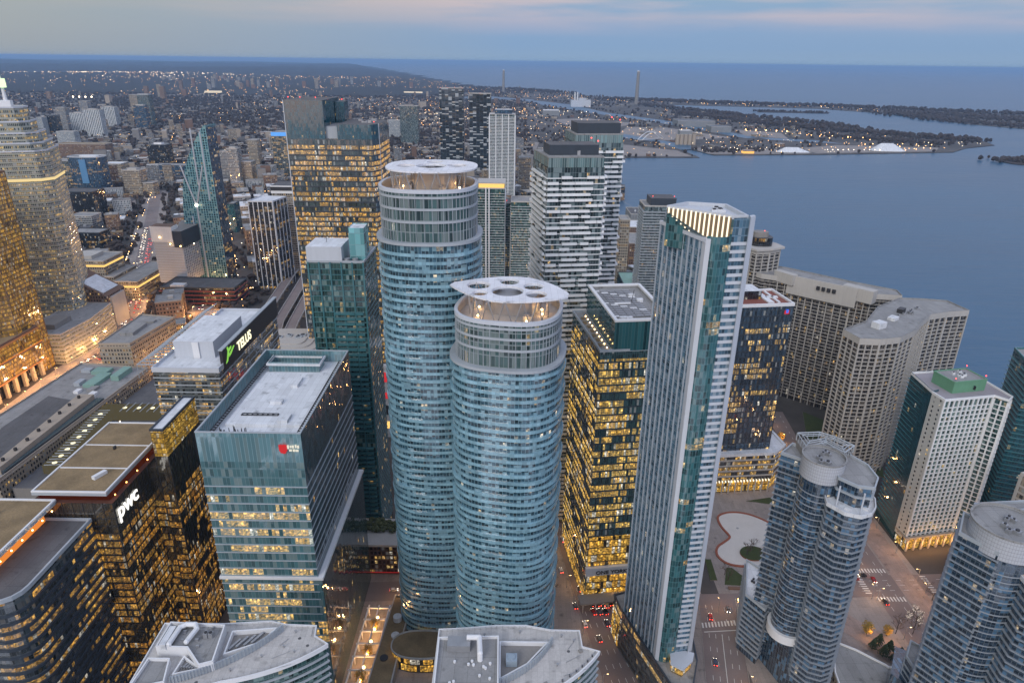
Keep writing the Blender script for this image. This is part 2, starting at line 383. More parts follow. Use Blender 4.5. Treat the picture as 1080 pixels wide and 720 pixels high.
# ------------------------------------------------------------------ water, land, hills
def water():
    g = G('lake water'); geo = g.n('ShaderNodeNewGeometry'); p = geo.outputs['Position']
    big = g.noise(g.vm('MULTIPLY', p, (.0011, .0034, .001)), 1.0, 5, .62).outputs[0]
    n1 = g.noise(g.vm('MULTIPLY', p, (.012, .045, .02)), 1.0, 4).outputs[0]
    n2 = g.noise(g.vm('MULTIPLY', p, (.10, .25, .1)), 1.0, 3).outputs[0]
    hgt = g.m('ADD', g.m('MULTIPLY', n1, 5.0), g.m('MULTIPLY', n2, .55))
    b = g.n('ShaderNodeBump'); b.inputs['Strength'].default_value = .32; b.inputs['Distance'].default_value = 1.0; g.put(b.inputs['Height'], hgt)
    col = g.mix(g.m('MAXIMUM', g.m('MINIMUM', g.m('MULTIPLY_ADD', big, 3.0, -1.0), 1.0), 0.0), (.026, .090, .165), (.048, .122, .206))
    g.bsdf(Base_Color=col, Roughness=g.m('MULTIPLY_ADD', big, .2, .25), IOR=1.28, Normal=b.outputs[0]); return g.mat
m = MB(); m.face([(-90000, -2000, -2.2), (90000, -2000, -2.2), (90000, 95000, -2.2), (-90000, 95000, -2.2)])
tag(m.build('lake', water()), kind='structure')

def landmat():
    g = G('town ground'); geo = g.n('ShaderNodeNewGeometry'); p = geo.outputs['Position']
    a = g.noise(p, .004, 6).outputs[0]; b = g.noise(p, .03, 5).outputs[0]
    c = g.ramp(g.m('MULTIPLY_ADD', a, .55, g.m('MULTIPLY', b, .45)), [(.3, (.030, .029, .027)), (.45, (.052, .046, .042)), (.55, (.08, .073, .068)), (.7, (.14, .135, .13))])
    g.bsdf(Base_Color=c, Roughness=.9); return g.mat
M['land'] = landmat()
M['lot'] = plain('pale yard', (.24, .215, .20), .9, .3, .02, fine=.2)
M['wood'] = plain('bare winter woods', (.044, .034, .030), .95, .4, .05)
shore = [(420, -500), (420, 420), (430, 500), (425, 545), (395, 600), (330, 660), (255, 760), (190, 880), (165, 1000), (190, 1250), (215, 1420), (250, 1640),
         (300, 2100), (335, 2205), (588, 2230), (573, 2430), (543, 2665), (600, 2480), (654, 2296), (1002, 2345), (1532, 2465), (1660, 2600), (1840, 2715), (1888, 2860), (1757, 2972),
         (1603, 3221), (1517, 3610), (1342, 3952), (1154, 4450), (910, 4960), (924, 5240), (1450, 5093), (2064, 4957), (2320, 4542), (2378, 3743), (2485, 3488), (3400, 3300), (4300, 4700), (3273, 4650),
         (3067, 4862), (2637, 5181), (2235, 5378), (1593, 5608), (976, 6030), (646, 6445), (504, 7214), (-37, 8056), (-265, 7973), (-622, 8450), (-760, 9000), (-1050, 10000), (-1830, 13000),
         (-2610, 16000), (-5200, 26000), (-8300, 38000), (-14500, 62000), (-22500, 94000), (-89000, 94000), (-89000, -500)]
m = MB(); m.prism(ccw(shore), -3, 0.0)
tag(m.build('ground', M['land']), kind='structure')
# hills: the escarpment along the far shore, with bare woods
def hillz(x, y):
    d = y; e = (-600 - x) - max(0, (y - 8300)) * .26     # distance inland of the far shore
    k = max(0, min(1, (d - 5600) / 3500)) * max(0, min(1, (e + 100) / 700))
    return k * (52 + 14 * math.sin(x * .0011 + 1) + 10 * math.sin(y * .0009) + max(0, min(1, (d - 12000) / 10000)) * 55)
m = MB(); xs = [-26000 + i * 700 for i in range(25)] + [-8500 + i * 200 for i in range(41)] ; ys = [5600 + i * 330 for i in range(24)] + [13600 + i * 1000 for i in range(18)]
idx = {}
for j, y in enumerate(ys):
    for i, x in enumerate(xs): idx[i, j] = len(m.v); m.v.append((x, y, hillz(x, y) - 3 + 3.5 * (hillz(x, y) > .5)))
for j in range(len(ys) - 1):
    for i in range(len(xs) - 1):
        q = (idx[i, j], idx[i+1, j], idx[i+1, j+1], idx[i, j+1])
        if max(m.v[a][2] for a in q) > -2: m.f.append(q); m.m.append(0); m.u += [(m.v[a][0], m.v[a][1]) for a in q]
tag(m.build('hills', plain('wooded escarpment', (.024, .024, .024), .95, .5, .004), smooth=True), kind='structure')
# channels and basins cut by the port
m = MB()
for pts in ([(160, 5500), (400, 5000), (543, 4251), (775, 3728), (898, 3261), (994, 2895), (930, 2850), (830, 3200), (690, 3650), (430, 4250), (200, 4900), (80, 5450)],
            [(573, 2430), (543, 2665), (431, 2800), (330, 3100), (380, 3120), (500, 2880), (640, 2560), (610, 2440)],
            [(1192, 2811), (994, 2895), (1010, 2800), (1250, 2690)], [(-500, 5700), (80, 5400), (160, 5600), (-300, 6200)]):
    m.cap(ccw(pts), .05)
tag(m.build('water', bpy.data.materials['lake water']), kind='structure')
m = MB(); isl = [(1575, 2290), (1540, 2214), (1550, 2150), (1800, 2080), (1900, 2250), (1700, 2360)]
m.prism(ccw(smoothpoly(isl)), -3, .6); tag(m.build('ground', M['wood']), kind='structure')
m = MB(); m.prism(ccw([(1593, 4715), (1995, 4567), (1937, 4449), (1514, 4500)]), -3, .5); tag(m.build('ground', M['wood']), kind='structure')

# open yards and lots of the port lands
LOTS = ([(345, 2240), (570, 2250), (555, 2400), (360, 2600), (330, 2400)], [(640, 2320), (990, 2360), (980, 2480), (700, 2520), (620, 2480)], [(560, 2720), (880, 2860), (700, 3300), (520, 3300), (440, 3000)], [(1020, 2380), (1480, 2480), (1560, 2600), (1200, 2640), (1010, 2520)],
                         [(250, 3300), (420, 3200), (600, 3500), (380, 3800), (200, 3700)], [(200, 2600), (300, 2500), (340, 2900), (230, 3000)], [(960, 2950), (1100, 2850), (1160, 3100), (1000, 3250)], [(-420, 2150), (-300, 2120), (-260, 2500), (-380, 2560)], [(-60, 2250), (60, 2200), (90, 2600), (-40, 2700)])
for i, pts in enumerate(LOTS):
    m = MB(); m.cap(ccw(pts), .08 + i * .005); tag(m.build('ground', M['lot']), kind='structure')
# ------------------------------------------------------------------ roads
def sheet(name, mat, polys, z):
    m = MB()
    for p in polys: m.cap(ccw(p), z)
    return tag(m.build(name, mat), kind='structure')
def strip(pts, wd):
    L = []; Rr = []
    for i, p in enumerate(pts):
        a = pts[max(0, i-1)]; b = pts[min(len(pts)-1, i+1)]; d = Vector((b[0]-a[0], b[1]-a[1])).normalized(); ww = wd if isinstance(wd, (int, float)) else wd[i]
        L.append((p[0] - d.y * ww / 2, p[1] + d.x * ww / 2)); Rr.append((p[0] + d.y * ww / 2, p[1] - d.x * ww / 2))
    return L + Rr[::-1]
def dashes(pts, off, n0=3.0, gap=6.0, wd=.22):
    out = []
    for a, b in zip(pts[:-1], pts[1:]):
        L = math.hypot(b[0]-a[0], b[1]-a[1]); dx, dy = (b[0]-a[0])/L, (b[1]-a[1])/L; t = 0
        while t < L - n0:
            out.append(strip([(a[0]+dx*t+dy*off, a[1]+dy*t-dx*off), (a[0]+dx*(t+n0)+dy*off, a[1]+dy*(t+n0)-dx*off)], wd)); t += n0 + gap
    return out
HARBOUR = [(66, 190), (57.5, 241), (44, 312), (33, 372), (14, 470), (-10, 620)]        # the avenue between the rounded towers and the wedge tower
QUAY = [(103, 200), (105.8, 242), (113, 280), (116, 300)]
LOWER = [(214, 200), (214, 300), (216, 420), (225, 520)]
CROSS = [(98, 296.5), (128, 298), (150, 301.5), (200, 309), (262, 312), (330, 318)]
LAKE = [(-150, 296), (-100, 298), (-57, 301), (-20, 305)]
FRONT = [(-398, 440), (-404, 500), (-408, 560), (-410, 640), (-422, 697), (-488, 850), (-632, 1169), (-790, 1520)]
BAYST = [(-300, 560), (-358, 745), (-452, 991), (-690, 1545), (-1106, 2081)]
EAST = [(-400, 560), (-360, 640), (-260, 760), (-120, 900)]
sheet('pavement', M['pave'], [box4(-30, 108, 222, 420), [(118, 200), (240, 200), (240, 420), (118, 420)], box4(-110, -30, 220, 330)], .06)
sheet('pavement', M['pave'], [strip(FRONT, 46), strip(BAYST, 40)], .05)
for i, (pts, wd) in enumerate(((HARBOUR, [23, 22, 18, 14, 13, 12]), (QUAY, 20), (LOWER, 15), (CROSS, [8, 8, 9, 17, 17, 17]), (LAKE, 15), (FRONT, 20), (BAYST, 20))):
    sheet('road', M['road'], [strip(pts, wd)], .12 + .006 * i)
sheet('path', M['pink'], [strip([(232, 200), (229, 300), (232, 420)], 13)], .17)
sheet('path', M['pink'], [strip([(171, 292), (196, 262), (205, 246)], 14)], .19)
mk = []
for off in (-7.2, -3.6, 0, 3.6, 7.2): mk += dashes(HARBOUR[:3], off)
for off in (-3.4, 0, 3.4): mk += dashes(HARBOUR[2:5], off)
for off in (-6.6, -3.3, 3.3, 6.6): mk += dashes(QUAY, off)
mk += [strip([(QUAY[0][0], 200), (105.8, 242), (111.5, 272)], .3)]
for off in (-3.5, 3.5): mk += dashes(LOWER, off)
for off in (-4, 0, 4): mk += dashes(CROSS[3:], off, 3, 5)
for k in range(11): mk.append(rect(103 + k * 1.75, 278 + k * .2, .8, 3.6, -.1))                # zebra by the wedge tower
mk.append(strip([(102.5, 273.4), (121, 275)], .5))
for k in range(9): mk.append(rect(206.5 + k * 1.8, 299, .8, 3.4)); mk.append(rect(206.5 + k * 1.8, 322, .8, 3.4))
for k in range(8): mk.append(rect(203, 303.5 + k * 1.8, 3.4, .8)); mk.append(rect(241, 305 + k * 1.8, 3.4, .8))
sheet('road_marking', M['mark'], mk, .215)
# kerbs
m = MB()
for pts, wd in ((HARBOUR[:4], [23, 22, 18, 14]), (QUAY, [20] * 4)):
    s_ = strip(pts, [q + .7 for q in wd]); n = len(pts)
    for line in (s_[:n], s_[n:]):
        st_ = strip(line, .35); m.prism(ccw(st_), .05, .27)
tag(m.build('kerb', M['pave']), kind='structure')
# ------------------------------------------------------------------ building kit
def bands(rt, poly, z0, fh, n, out, h, mat, nm='floor_band', inn=.35, every=1):
    """one floor edge all round, repeated storey by storey: each storey's edge is a part of its own"""
    o = ORG[rt.name]; po = offset(poly, out); pi = offset(poly, -inn)
    m = MB(); m.ring(po, pi, 0, h)
    m.v = [(x - o[0], y - o[1], z) for x, y, z in m.v]
    f = m.build(nm, mat, rt, local=True); f.location = (0, 0, z0); ORG[f.name] = o
    for k in range(1, n): copyo(f, rt, (0, 0, z0 + k * fh * every))
    return f
def piers(rt, a, b, z0, z1, n, wd, dp, mat, nm='pier', ends=True, out=0.0):
    """n upright piers along the wall a->b, standing proud of it"""
    o = ORG[rt.name]; dx, dy = b[0]-a[0], b[1]-a[1]; L = math.hypot(dx, dy); rz = math.atan2(dy, dx)
    m = MB(); m.box(0, 0, 0, wd, dp, z1 - z0)
    f = None
    for k in range(n):
        t = (k / (n - 1)) if ends else (k + .5) / n
        if ends: t = (t * (L - wd) + wd / 2) / L
        x = a[0] + dx * t + dy / L * out - o[0]; y = a[1] + dy * t - dx / L * out - o[1]
        if f is None: f = m.build(nm, mat, rt, local=True); f.location = (x, y, z0); f.rotation_euler = (0, 0, rz); ORG[f.name] = o
        else: copyo(f, rt, (x, y, z0), rz)
def roofing(rt, poly, z, mat, par=1.1, pmat=None, th=.5, nm='roof'):
    m = MB(); m.cap(poly, z, 0)
    rf = m.build(nm, mat, rt)
    if par:
        p = MB(); p.ring(offset(poly, .12), offset(poly, -th), z - .3, z + par); p.build('parapet', pmat or mat, rt)
    return rf
def units(rt, poly, z, n, seed, mat, smin=2, smax=5, hmax=2.6, nm='air_handler', rz=0.0):
    """roof plant: cased units with a louvred fan ring on top"""
    r = random.Random(seed); xs = [p[0] for p in poly]; ys = [p[1] for p in poly]; c = centre(poly)
    for _ in range(n):
        t = r.uniform(.1, .75); px, py = r.choice(poly); px, py = c[0] + (px - c[0]) * t + r.uniform(-2, 2), c[1] + (py - c[1]) * t + r.uniform(-2, 2)
        m = MB(); a, b, h = r.uniform(smin, smax), r.uniform(smin, smax), r.uniform(1, hmax)
        m.box(px, py, z, a, b, h, rz); m.box(px, py, z + h, a * .92, b * .92, .15, rz)
        u_ = m.build(nm, mat, rt); m = MB(); m.tube((px, py, z + h + .1), (px, py, z + h + .6), min(a, b) * .3, n=9); m.build('fan', M['dark'], u_)
def skin(rt, poly, z0, z1, mat, nm='curtain_wall', u0=None, mull=None, mmat=None, cap=None, zt=None):
    m = MB(); m.wall(poly, z0, z1, 0, rng.randrange(400) * 12.0 if u0 is None else u0, zt=zt)
    if cap is not None: m.cap(poly, z1, 0)
    if mull:
        sp, wd, dp = mull
        for i in range(len(poly)):
            a, b = poly[i], poly[(i+1) % len(poly)]; L = math.hypot(b[0]-a[0], b[1]-a[1]); n = max(1, round(L / sp)); rz = math.atan2(b[1]-a[1], b[0]-a[0])
            for k in range(n + 1): m.box(a[0] + (b[0]-a[0]) * k / n, a[1] + (b[1]-a[1]) * k / n, z0, wd, dp, z1 - z0, rz, 1)
    return m.build(nm, [mat, mmat] if mull else mat, rt)
def beacon(rt, x, y, z, nm='warning_light'):
    m = MB(); m.tube((x, y, z), (x, y, z + 1.6), .12, n=5); k_ = m.build('light_mast', M['steel'], rt)
    m = MB(); m.blob((x, y, z + 1.9), .34, 0, 1, 6, 4, 0); m.build(nm, M['glowred'], k_)
def lettering(rt, txt, size, loc, rot, mat, nm='lettering', ext=.12, sx=1.0):
    cu = bpy.data.curves.new(nm, 'FONT'); cu.body = txt; cu.size = size; cu.extrude = ext; cu.materials.append(mat)
    cu.offset = size * .018
    tmp = bpy.data.objects.new(nm, cu); COL.objects.link(tmp); dg = bpy.context.evaluated_depsgraph_get(); dg.update()
    me = bpy.data.meshes.new_from_object(tmp.evaluated_get(dg)); bpy.data.objects.remove(tmp); me.name = nm
    o = bpy.data.objects.new(nm, me); COL.objects.link(o); o.parent = rt; r = ORG[rt.name]
    o.location = (loc[0] - r[0], loc[1] - r[1], loc[2] - r[2]); o.rotation_euler = rot; o.scale = (sx, 1, 1); return o
def holed(outer, holes, z, th, name, mat, rt):
    """a flat plate with openings (filled 2D outline, thickened, stored as a mesh)"""
    cu = bpy.data.curves.new(name, 'CURVE'); cu.dimensions = '2D'; cu.fill_mode = 'BOTH'; cu.extrude = th / 2
    o = ORG[rt.name]
    for lp in [outer] + holes:
        s = cu.splines.new('POLY'); s.points.add(len(lp) - 1); s.use_cyclic_u = True
        for p, q in zip(s.points, lp): p.co = (q[0] - o[0], q[1] - o[1], 0, 1)
    t = bpy.data.objects.new(name, cu); COL.objects.link(t)
    dg = bpy.context.evaluated_depsgraph_get(); dg.update()
    me = bpy.data.meshes.new_from_object(t.evaluated_get(dg)); bpy.data.objects.remove(t); me.name = name
    me.materials.clear(); me.materials.append(mat)
    ob = bpy.data.objects.new(name, me); COL.objects.link(ob); ob.parent = rt; ob.location = (0, 0, z - o[2]); ORG[ob.name] = o
    return ob

# ------------------------------------------------------------------ facades
FA = {}
FA['ice'] = facade('rounded tower glazing', 1.45, 3.25, .09, 0, (.022, .06, .085), (.18, .30, .35), ior=2.1, lit=0, single=.018, es=.45, warm=WHT, blind=.17, blindc=(.16, .28, .34), seed=2)
FA['drum'] = facade('crown drum glazing', 1.6, 4.6, .09, .10, (.04, .075, .075), (.17, .21, .22), ior=1.6, lit=.0, single=.02, es=.5, warm=AMB, blind=.25, blindc=(.13, .17, .17), seed=5)
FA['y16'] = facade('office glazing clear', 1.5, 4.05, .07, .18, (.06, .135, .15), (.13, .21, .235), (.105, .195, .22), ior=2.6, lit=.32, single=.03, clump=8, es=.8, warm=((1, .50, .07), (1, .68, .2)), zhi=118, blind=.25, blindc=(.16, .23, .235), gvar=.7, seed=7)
FA['y16s'] = facade('office glazing shaded side', 1.5, 4.05, .09, .2, (.02, .055, .065), (.05, .085, .095), (.03, .065, .075), ior=2.2, lit=0, single=.012, clump=6, es=.45, zhi=122, blind=.05, blindc=(.06, .09, .1), seed=8)  # darker copy of the clear office glazing, side shade put into its colour
FA['y16t'] = facade('office crown screen', 1.5, 14, .12, 0, (.10, .205, .235), (.16, .265, .30), ior=2.6, lit=0, single=0, seed=9, blind=.2, blindc=(.13, .21, .225), gvar=.35)
FA['pwc'] = facade('bronze office glazing', 1.1, 3.75, .10, .24, (.045, .036, .024), (.05, .042, .03), (.035, .03, .024), ior=2.2, lit=.72, single=.16, clump=12, es=.34, warm=((1, .40, .04), (1, .6, .14)), blind=.08, blindc=(.06, .05, .04), zhi=90, seed=12)  # emission also paints gold reflections of other buildings onto this glass
FA['pwcgold'] = facade('gold lit plant screen', 1.2, 2.6, .12, .14, (.2, .12, .02), (.10, .06, .015), ior=1.6, lit=1.3, single=1, clump=3, es=.36, warm=((1, .52, .06), (1, .62, .12)), blind=0, seed=13)
FA['bl'] = facade('banded office glazing', 1.5, 3.8, .06, .34, (.03, .038, .045), (.06, .07, .08), (.075, .09, .10), ior=2.2, lit=.46, single=.05, clump=9, es=.42, warm=((1, .46, .05), (1, .62, .14)), blind=.1, blindc=(.1, .1, .1), seed=15)
FA['telus'] = facade('office glazing floors', 1.5, 4.0, .06, .24, (.04, .05, .052), (.10, .11, .11), (.12, .135, .14), ior=2.2, lit=.32, single=.05, clump=6, es=.5, blind=.2, blindc=(.12, .14, .145), seed=17)
FA['cibc'] = facade('trading floor glazing', 1.5, 4.4, .06, .27, (.03, .045, .045), (.07, .075, .07), (.035, .045, .045), ior=2.2, lit=.74, single=.12, clump=11, es=.6, warm=((1, .44, .04), (1, .62, .14)), blind=.06, zhi=208, seed=19)
FA['ybase'] = facade('gold lobby glazing', 1.6, 4.6, .08, .14, (.05, .04, .02), (.08, .06, .03), lit=1.3, single=.7, clump=4, es=.8, warm=((1, .46, .04), (1, .62, .12)), blind=0, seed=21)
FA['one'] = facade('office glazing teal', 1.1, 4.0, .12, .2, (.03, .065, .072), (.055, .085, .09), (.035, .065, .07), ior=2.3, lit=.66, single=.10, clump=11, es=.74, warm=((1, .52, .06), (1, .68, .16)), zhi=146, blind=.05, seed=23)
FA['rbc'] = facade('office glazing blue', 1.5, 4.0, .12, .2, (.022, .045, .072), (.065, .085, .11), (.04, .06, .08), ior=2.3, lit=.46, single=.08, clump=6, es=.6, warm=((1, .56, .1), (1, .7, .25)), zhi=122, blind=.06, seed=25)
FA['rbcp'] = facade('podium office floors', 1.5, 4.2, .06, .42, (.03, .03, .03), (.08, .08, .08), (.13, .12, .11), lit=.6, single=.25, clump=3, es=.5, warm=((1, .5, .06), (1, .66, .2)), blind=.05, seed=26)
FA['ty'] = facade('wedge tower glazing', 1.3, 3.1, .08, .16, (.045, .095, .14), (.14, .205, .27), (.11, .185, .255), ior=2.0, lit=0, single=.02, es=.4, warm=WHT, blind=.3, blindc=(.19, .25, .30), seed=27)
FA['tyt'] = facade('wedge tower teal bay', 1.3, 3.1, .07, .17, (.025, .085, .095), (.10, .19, .205), (.05, .13, .145), ior=2.0, lit=.03, single=.02, es=.5, warm=AMB, blind=.12, blindc=(.10, .17, .18), seed=28)
FA['condo'] = facade('apartment glazing', 1.6, 2.95, .09, .12, (.02, .03, .04), (.13, .14, .15), (.10, .115, .13), ior=1.7, lit=0, single=.03, es=.38, warm=WHT, blind=.2, blindc=(.2, .21, .22), seed=31)
FA['condot'] = facade('apartment glazing green', 1.5, 2.95, .09, .16, (.022, .055, .052), (.07, .12, .12), (.06, .11, .11), ior=1.8, lit=0, single=.05, es=.4, warm=AMB, blind=.22, blindc=(.13, .2, .19), seed=33)
FA['teal'] = facade('deep teal glazing', 1.5, 2.95, .07, .14, (.008, .055, .075), (.015, .06, .08), (.01, .06, .08), ior=2.2, lit=0, single=.015, es=.4, warm=AMB, blind=.05, blindc=(.02, .08, .11), jit=.008, gvar=.7, seed=35)
FA['sk'] = facade('balcony glazing', 1.5, 2.95, .12, .1, (.018, .035, .06), (.09, .11, .13), (.06, .085, .11), ior=2.2, lit=0, single=.02, es=.4, warm=WHT, blind=.22, blindc=(.07, .15, .25), seed=37)
FA['hs'] = facade('shadowed loggia glazing', 1.4, 2.9, .14, .1, (.018, .018, .02), (.10, .095, .09), (.08, .075, .07), ior=1.5, lit=0, single=.035, es=.5, warm=AMB, blind=.25, blindc=(.13, .12, .11), seed=39)
FA['hp'] = facade('balcony tower glazing', 1.5, 2.95, .10, .08, (.035, .055, .06), (.15, .18, .19), (.10, .13, .14), ior=1.7, lit=0, single=.025, es=.4, warm=AMB, blind=.3, blindc=(.17, .22, .23), seed=41)
FA['td'] = facade('granite office windows', 1.55, 3.9, .32, .40, (.02, .03, .03), (.30, .31, .27), ior=1.6, lit=.46, single=.2, clump=5, es=.5, warm=((1, .54, .08), (1, .7, .22)), blind=.1, seed=43)
FA['gold'] = facade('gold mirrored glazing', 1.5, 3.7, .05, .22, (.22, .13, .025), (.10, .065, .02), (.16, .09, .02), ior=2.4, rough=.09, lit=.8, single=.3, clump=5, es=.34, warm=((1, .46, .03), (1, .6, .1)), blind=0, seed=45)
FA['stone'] = facade('stone punched windows', 2.6, 3.8, .5, .48, (.02, .022, .025), (.30, .255, .2), ior=1.5, lit=.1, single=.12, clump=4, es=.45, warm=AMB, blind=.1, seed=47)
FA['brick'] = facade('brick punched windows', 3.0, 3.6, .52, .5, (.02, .022, .025), (.17, .11, .08), ior=1.5, lit=.05, single=.09, clump=4, es=.45, warm=AMB, blind=.15, seed=49)
FA['tan'] = facade('tan panel windows', 2.8, 3.6, .4, .46, (.025, .027, .03), (.27, .235, .19), ior=1.5, lit=.1, single=.08, clump=5, es=.4, warm=AMB, blind=.15, seed=51)
FA['grey'] = facade('grey panel windows', 2.6, 3.5, .34, .42, (.025, .03, .037), (.25, .26, .27), ior=1.6, lit=.08, single=.07, clump=5, es=.4, warm=AMB, blind=.15, seed=53)
FA['pale'] = facade('pale striped apartments', 3.2, 2.9, .42, .3, (.03, .045, .06), (.40, .43, .45), ior=1.6, lit=0, single=.05, es=.4, warm=AMB, blind=.2, seed=55)
FA['striped'] = facade('striped apartments', 6.4, 2.9, .56, .10, (.02, .03, .04), (.50, .53, .55), ior=1.6, lit=0, single=.03, es=.3, warm=AMB, blind=.05, seed=56)
FA['dark'] = facade('black office glazing', 1.8, 3.8, .12, .25, (.012, .015, .02), (.03, .034, .04), (.018, .021, .025), ior=1.8, lit=.10, single=.05, clump=6, es=.4, warm=AMB, blind=.06, seed=57)
FA['blue'] = facade('blue office glazing', 1.8, 3.8, .1, .25, (.02, .05, .09), (.07, .10, .14), (.05, .08, .12), ior=2.0, lit=.06, single=.05, clump=6, es=.4, warm=AMB, blind=.1, blindc=(.08, .14, .2), seed=59)
FA['wave'] = facade('black and white balconies', 9.0, 3.0, .05, .1, (.014, .022, .028), (.05, .06, .07), ior=1.8, lit=0, single=.03, es=.3, warm=AMB, blind=.20, blindc=(.36, .39, .41), seed=61)
FA['shed'] = plain('warehouse siding', (.20, .21, .22), .7, .2, .05, streak=.2)
# ================================================================== the two rounded towers
def rounded(cx, cy, a, b, top, drumtop, canz, label, outer, holes, drumscale, e, n, rot=0.0):
    poly = superell(cx, cy, a, b, e, 64, rot)
    t = thing('residential_tower', label, 'tower', cx, cy)
    skin(t, poly, 0, top, FA['ice'])
    fh = 3.25
    # three balcony outlines that bulge in different places, used in turn up the tower
    for q in range(3):
        pq = []
        for i, p in enumerate(poly):
            th = 2 * math.pi * i / len(poly); k = 1 + .024 + .015 * math.sin(th * 3 + q * 2.1 + cx) + .011 * math.sin(th * 5 + q * 1.3)
            pq.append((cx + (p[0]-cx) * k, cy + (p[1]-cy) * k))
        pi = offset(poly, -.3); o = ORG[t.name]; m = MB(); m.ring(pq, pi, 0, 1.32); m.v = [(x-o[0], y-o[1], z) for x, y, z in m.v]
        f = m.build('balcony_band', M['iceband'], t, smooth=False, local=True); f.location = (0, 0, 4 + q * fh); ORG[f.name] = o
        k = 3 + q
        while 4 + k * fh + 1.6 < top: copyo(f, t, (0, 0, 4 + k * fh)); k += 3
    dp = superell(cx, cy, a * drumscale, b * drumscale, e, 64, rot)
    m = MB(); m.ring(offset(poly, .9), dp, top - .2, top + .9); m.build('terrace', M['band'], t)
    skin(t, dp, top, drumtop, FA['drum'], 'crown_wall', mull=(3.1, .16, .5), mmat=M['band'])
    hd = drumtop - top
    for k, z in enumerate((top + hd * .40, top + hd * .64, top + hd * .86)):
        m = MB(); m.ring(offset(dp, .45), offset(dp, -.2), z, z + .9); m.build('floor_band', M['band'], t)
    m = MB(); m.ring(offset(dp, .5), offset(dp, -.8), drumtop - .9, drumtop + .5); m.build('parapet', M['pier'], t)
    m = MB(); m.cap(offset(dp, -.7), drumtop - 3.2); m.wall(offset(dp, -.8)[::-1], drumtop - 3.2, drumtop - .5); m.build('roof_deck', M['conc'], t)
    core = superell(cx + a * .1, cy + b * .2, a * .42, b * .34, 4, 24, rot)
    m = MB(); m.prism(core, drumtop - 3.2, canz - 2.2, 0); m.build('plant_room', M['steel'], t)
    for k in range(15):
        th = 2 * math.pi * (k + .5) / 15; ca, sa = math.cos(th), math.sin(th); r0 = .70
        bx, by = cx + a * r0 * ca, cy + b * r0 * sa
        m = MB()
        for dth in (-.2, .2): m.tube((bx, by, drumtop - 3.2), (cx + a * .74 * math.cos(th + dth), cy + b * .74 * math.sin(th + dth), canz), .26, n=6)
        m.build('canopy_strut', M['steel'], t)
        if k % 2 == 0:
            m = MB(); m.blob((cx + a * .6 * ca, cy + b * .6 * sa, drumtop - 2.2), .42, 0, 1, 6, 4, 0); m.build('deck_lamp', M['glowwarm'], t)
            deck_lights.append((cx + a * .6 * ca, cy + b * .6 * sa, drumtop - .4, 80))
    for k in range(4):
        m = MB(); ux, uy = cx + rng.uniform(-.45, .45) * a, cy + rng.uniform(-.5, .3) * b
        m.box(ux, uy, drumtop - 3.2, 3.4, 2.6, 2.2); m.tube((ux, uy, drumtop - 1), (ux, uy, drumtop - .4), 1.0, n=10); m.build('air_handler', M['steel'], t)
    holed(outer, holes, canz, .6, 'canopy', M['ice'], t)
    rim = MB()
    for h in holes: rim.ring(h, offset(ccw(h), -.35), canz - .6, canz - .31)
    rim.build('canopy_ring', M['pier'], t)
    return t
deck_lights = []
def circ(x, y, r, n=28, sy=1.0): return [(x + r * math.cos(6.2832*i/n), y + r * sy * math.sin(6.2832*i/n)) for i in range(n)]
can1 = [(-25.6, 254.3), (-14.4, 260.6), (-6.5, 263.4), (-1.2, 264.3), (5.0, 263.8), (9.5, 261.0), (16.8, 253.5), (22.6, 239.8), (13.5, 235.4), (4.4, 233.0), (-5.6, 232.8), (-14.6, 238.7), (-20.6, 246.1)]
can1 = ccw(smoothpoly(can1, 1))
rounded(-1.2, 248, 21.6, 20.5, 169.5, 188, 194.6, 'lower rounded blue glass tower, its white roof canopy pierced by six holes',
        can1, [circ(-13.2, 252.2, 4.6), circ(-1.3, 257.4, 3.9), circ(8.0, 251.2, 3.9), circ(-1.9, 245.3, 6.1), circ(-12.2, 242.6, 2.9), circ(8.8, 241.6, 4.0)], .925, 2.7, 55, -.18)
can2 = superell(-34, 288.5, 18.8, 18.2, 2.5, 64)
rounded(-35.2, 286, 21.2, 21.5, 207, 228, 234.5, 'taller rounded blue glass tower with a flat oval canopy, behind the lower one',
        can2, [circ(-34.2, 287.2, 6.2), circ(-44.6, 287, 3.9), circ(-23.8, 289.5, 4.0), circ(-34, 299, 3.4)], .93, 2.6, 67)
# base of the towers: lit curved glass hall and planted roof with skylights
t = thing('entrance_pavilion', 'curved low pavilion with a gold lit glass front at the foot of the rounded towers', 'pavilion', -42, 255)
pv = superell(-42, 254, 15, 8.5, 2.4, 40)
skin(t, pv, 0, 9, FA['ybase'], 'glass_wall'); roofing(t, offset(pv, .5), 9.2, M['brownroof'], .6, M['conc'])
t = thing('garden_podium', 'low planted roof with round skylights left of the tall rounded tower', 'podium', -60, 262)
gp = ccw([(-66, 230), (-54, 230), (-53, 262), (-51, 290), (-62, 291)])
m = MB(); m.prism(gp, 0, 6, 0); m.build('wall', M['concd'], t); roofing(t, offset(gp, -.3), 6.05, M['brownroof'], .5, M['conc'])
for x, y, r, h in ((-57.5, 273, 2.2, 2.6), (-54.4, 277, 1.6, 2.2), (-57, 262.5, 2.1, .8), (-60.2, 248.4, 2.0, .6)):
    m = MB(); m.tube((x, y, 6), (x, y, 6 + h), r, n=20); m.build('skylight', M['whiteroof'] if h > .7 else M['dark'], t)

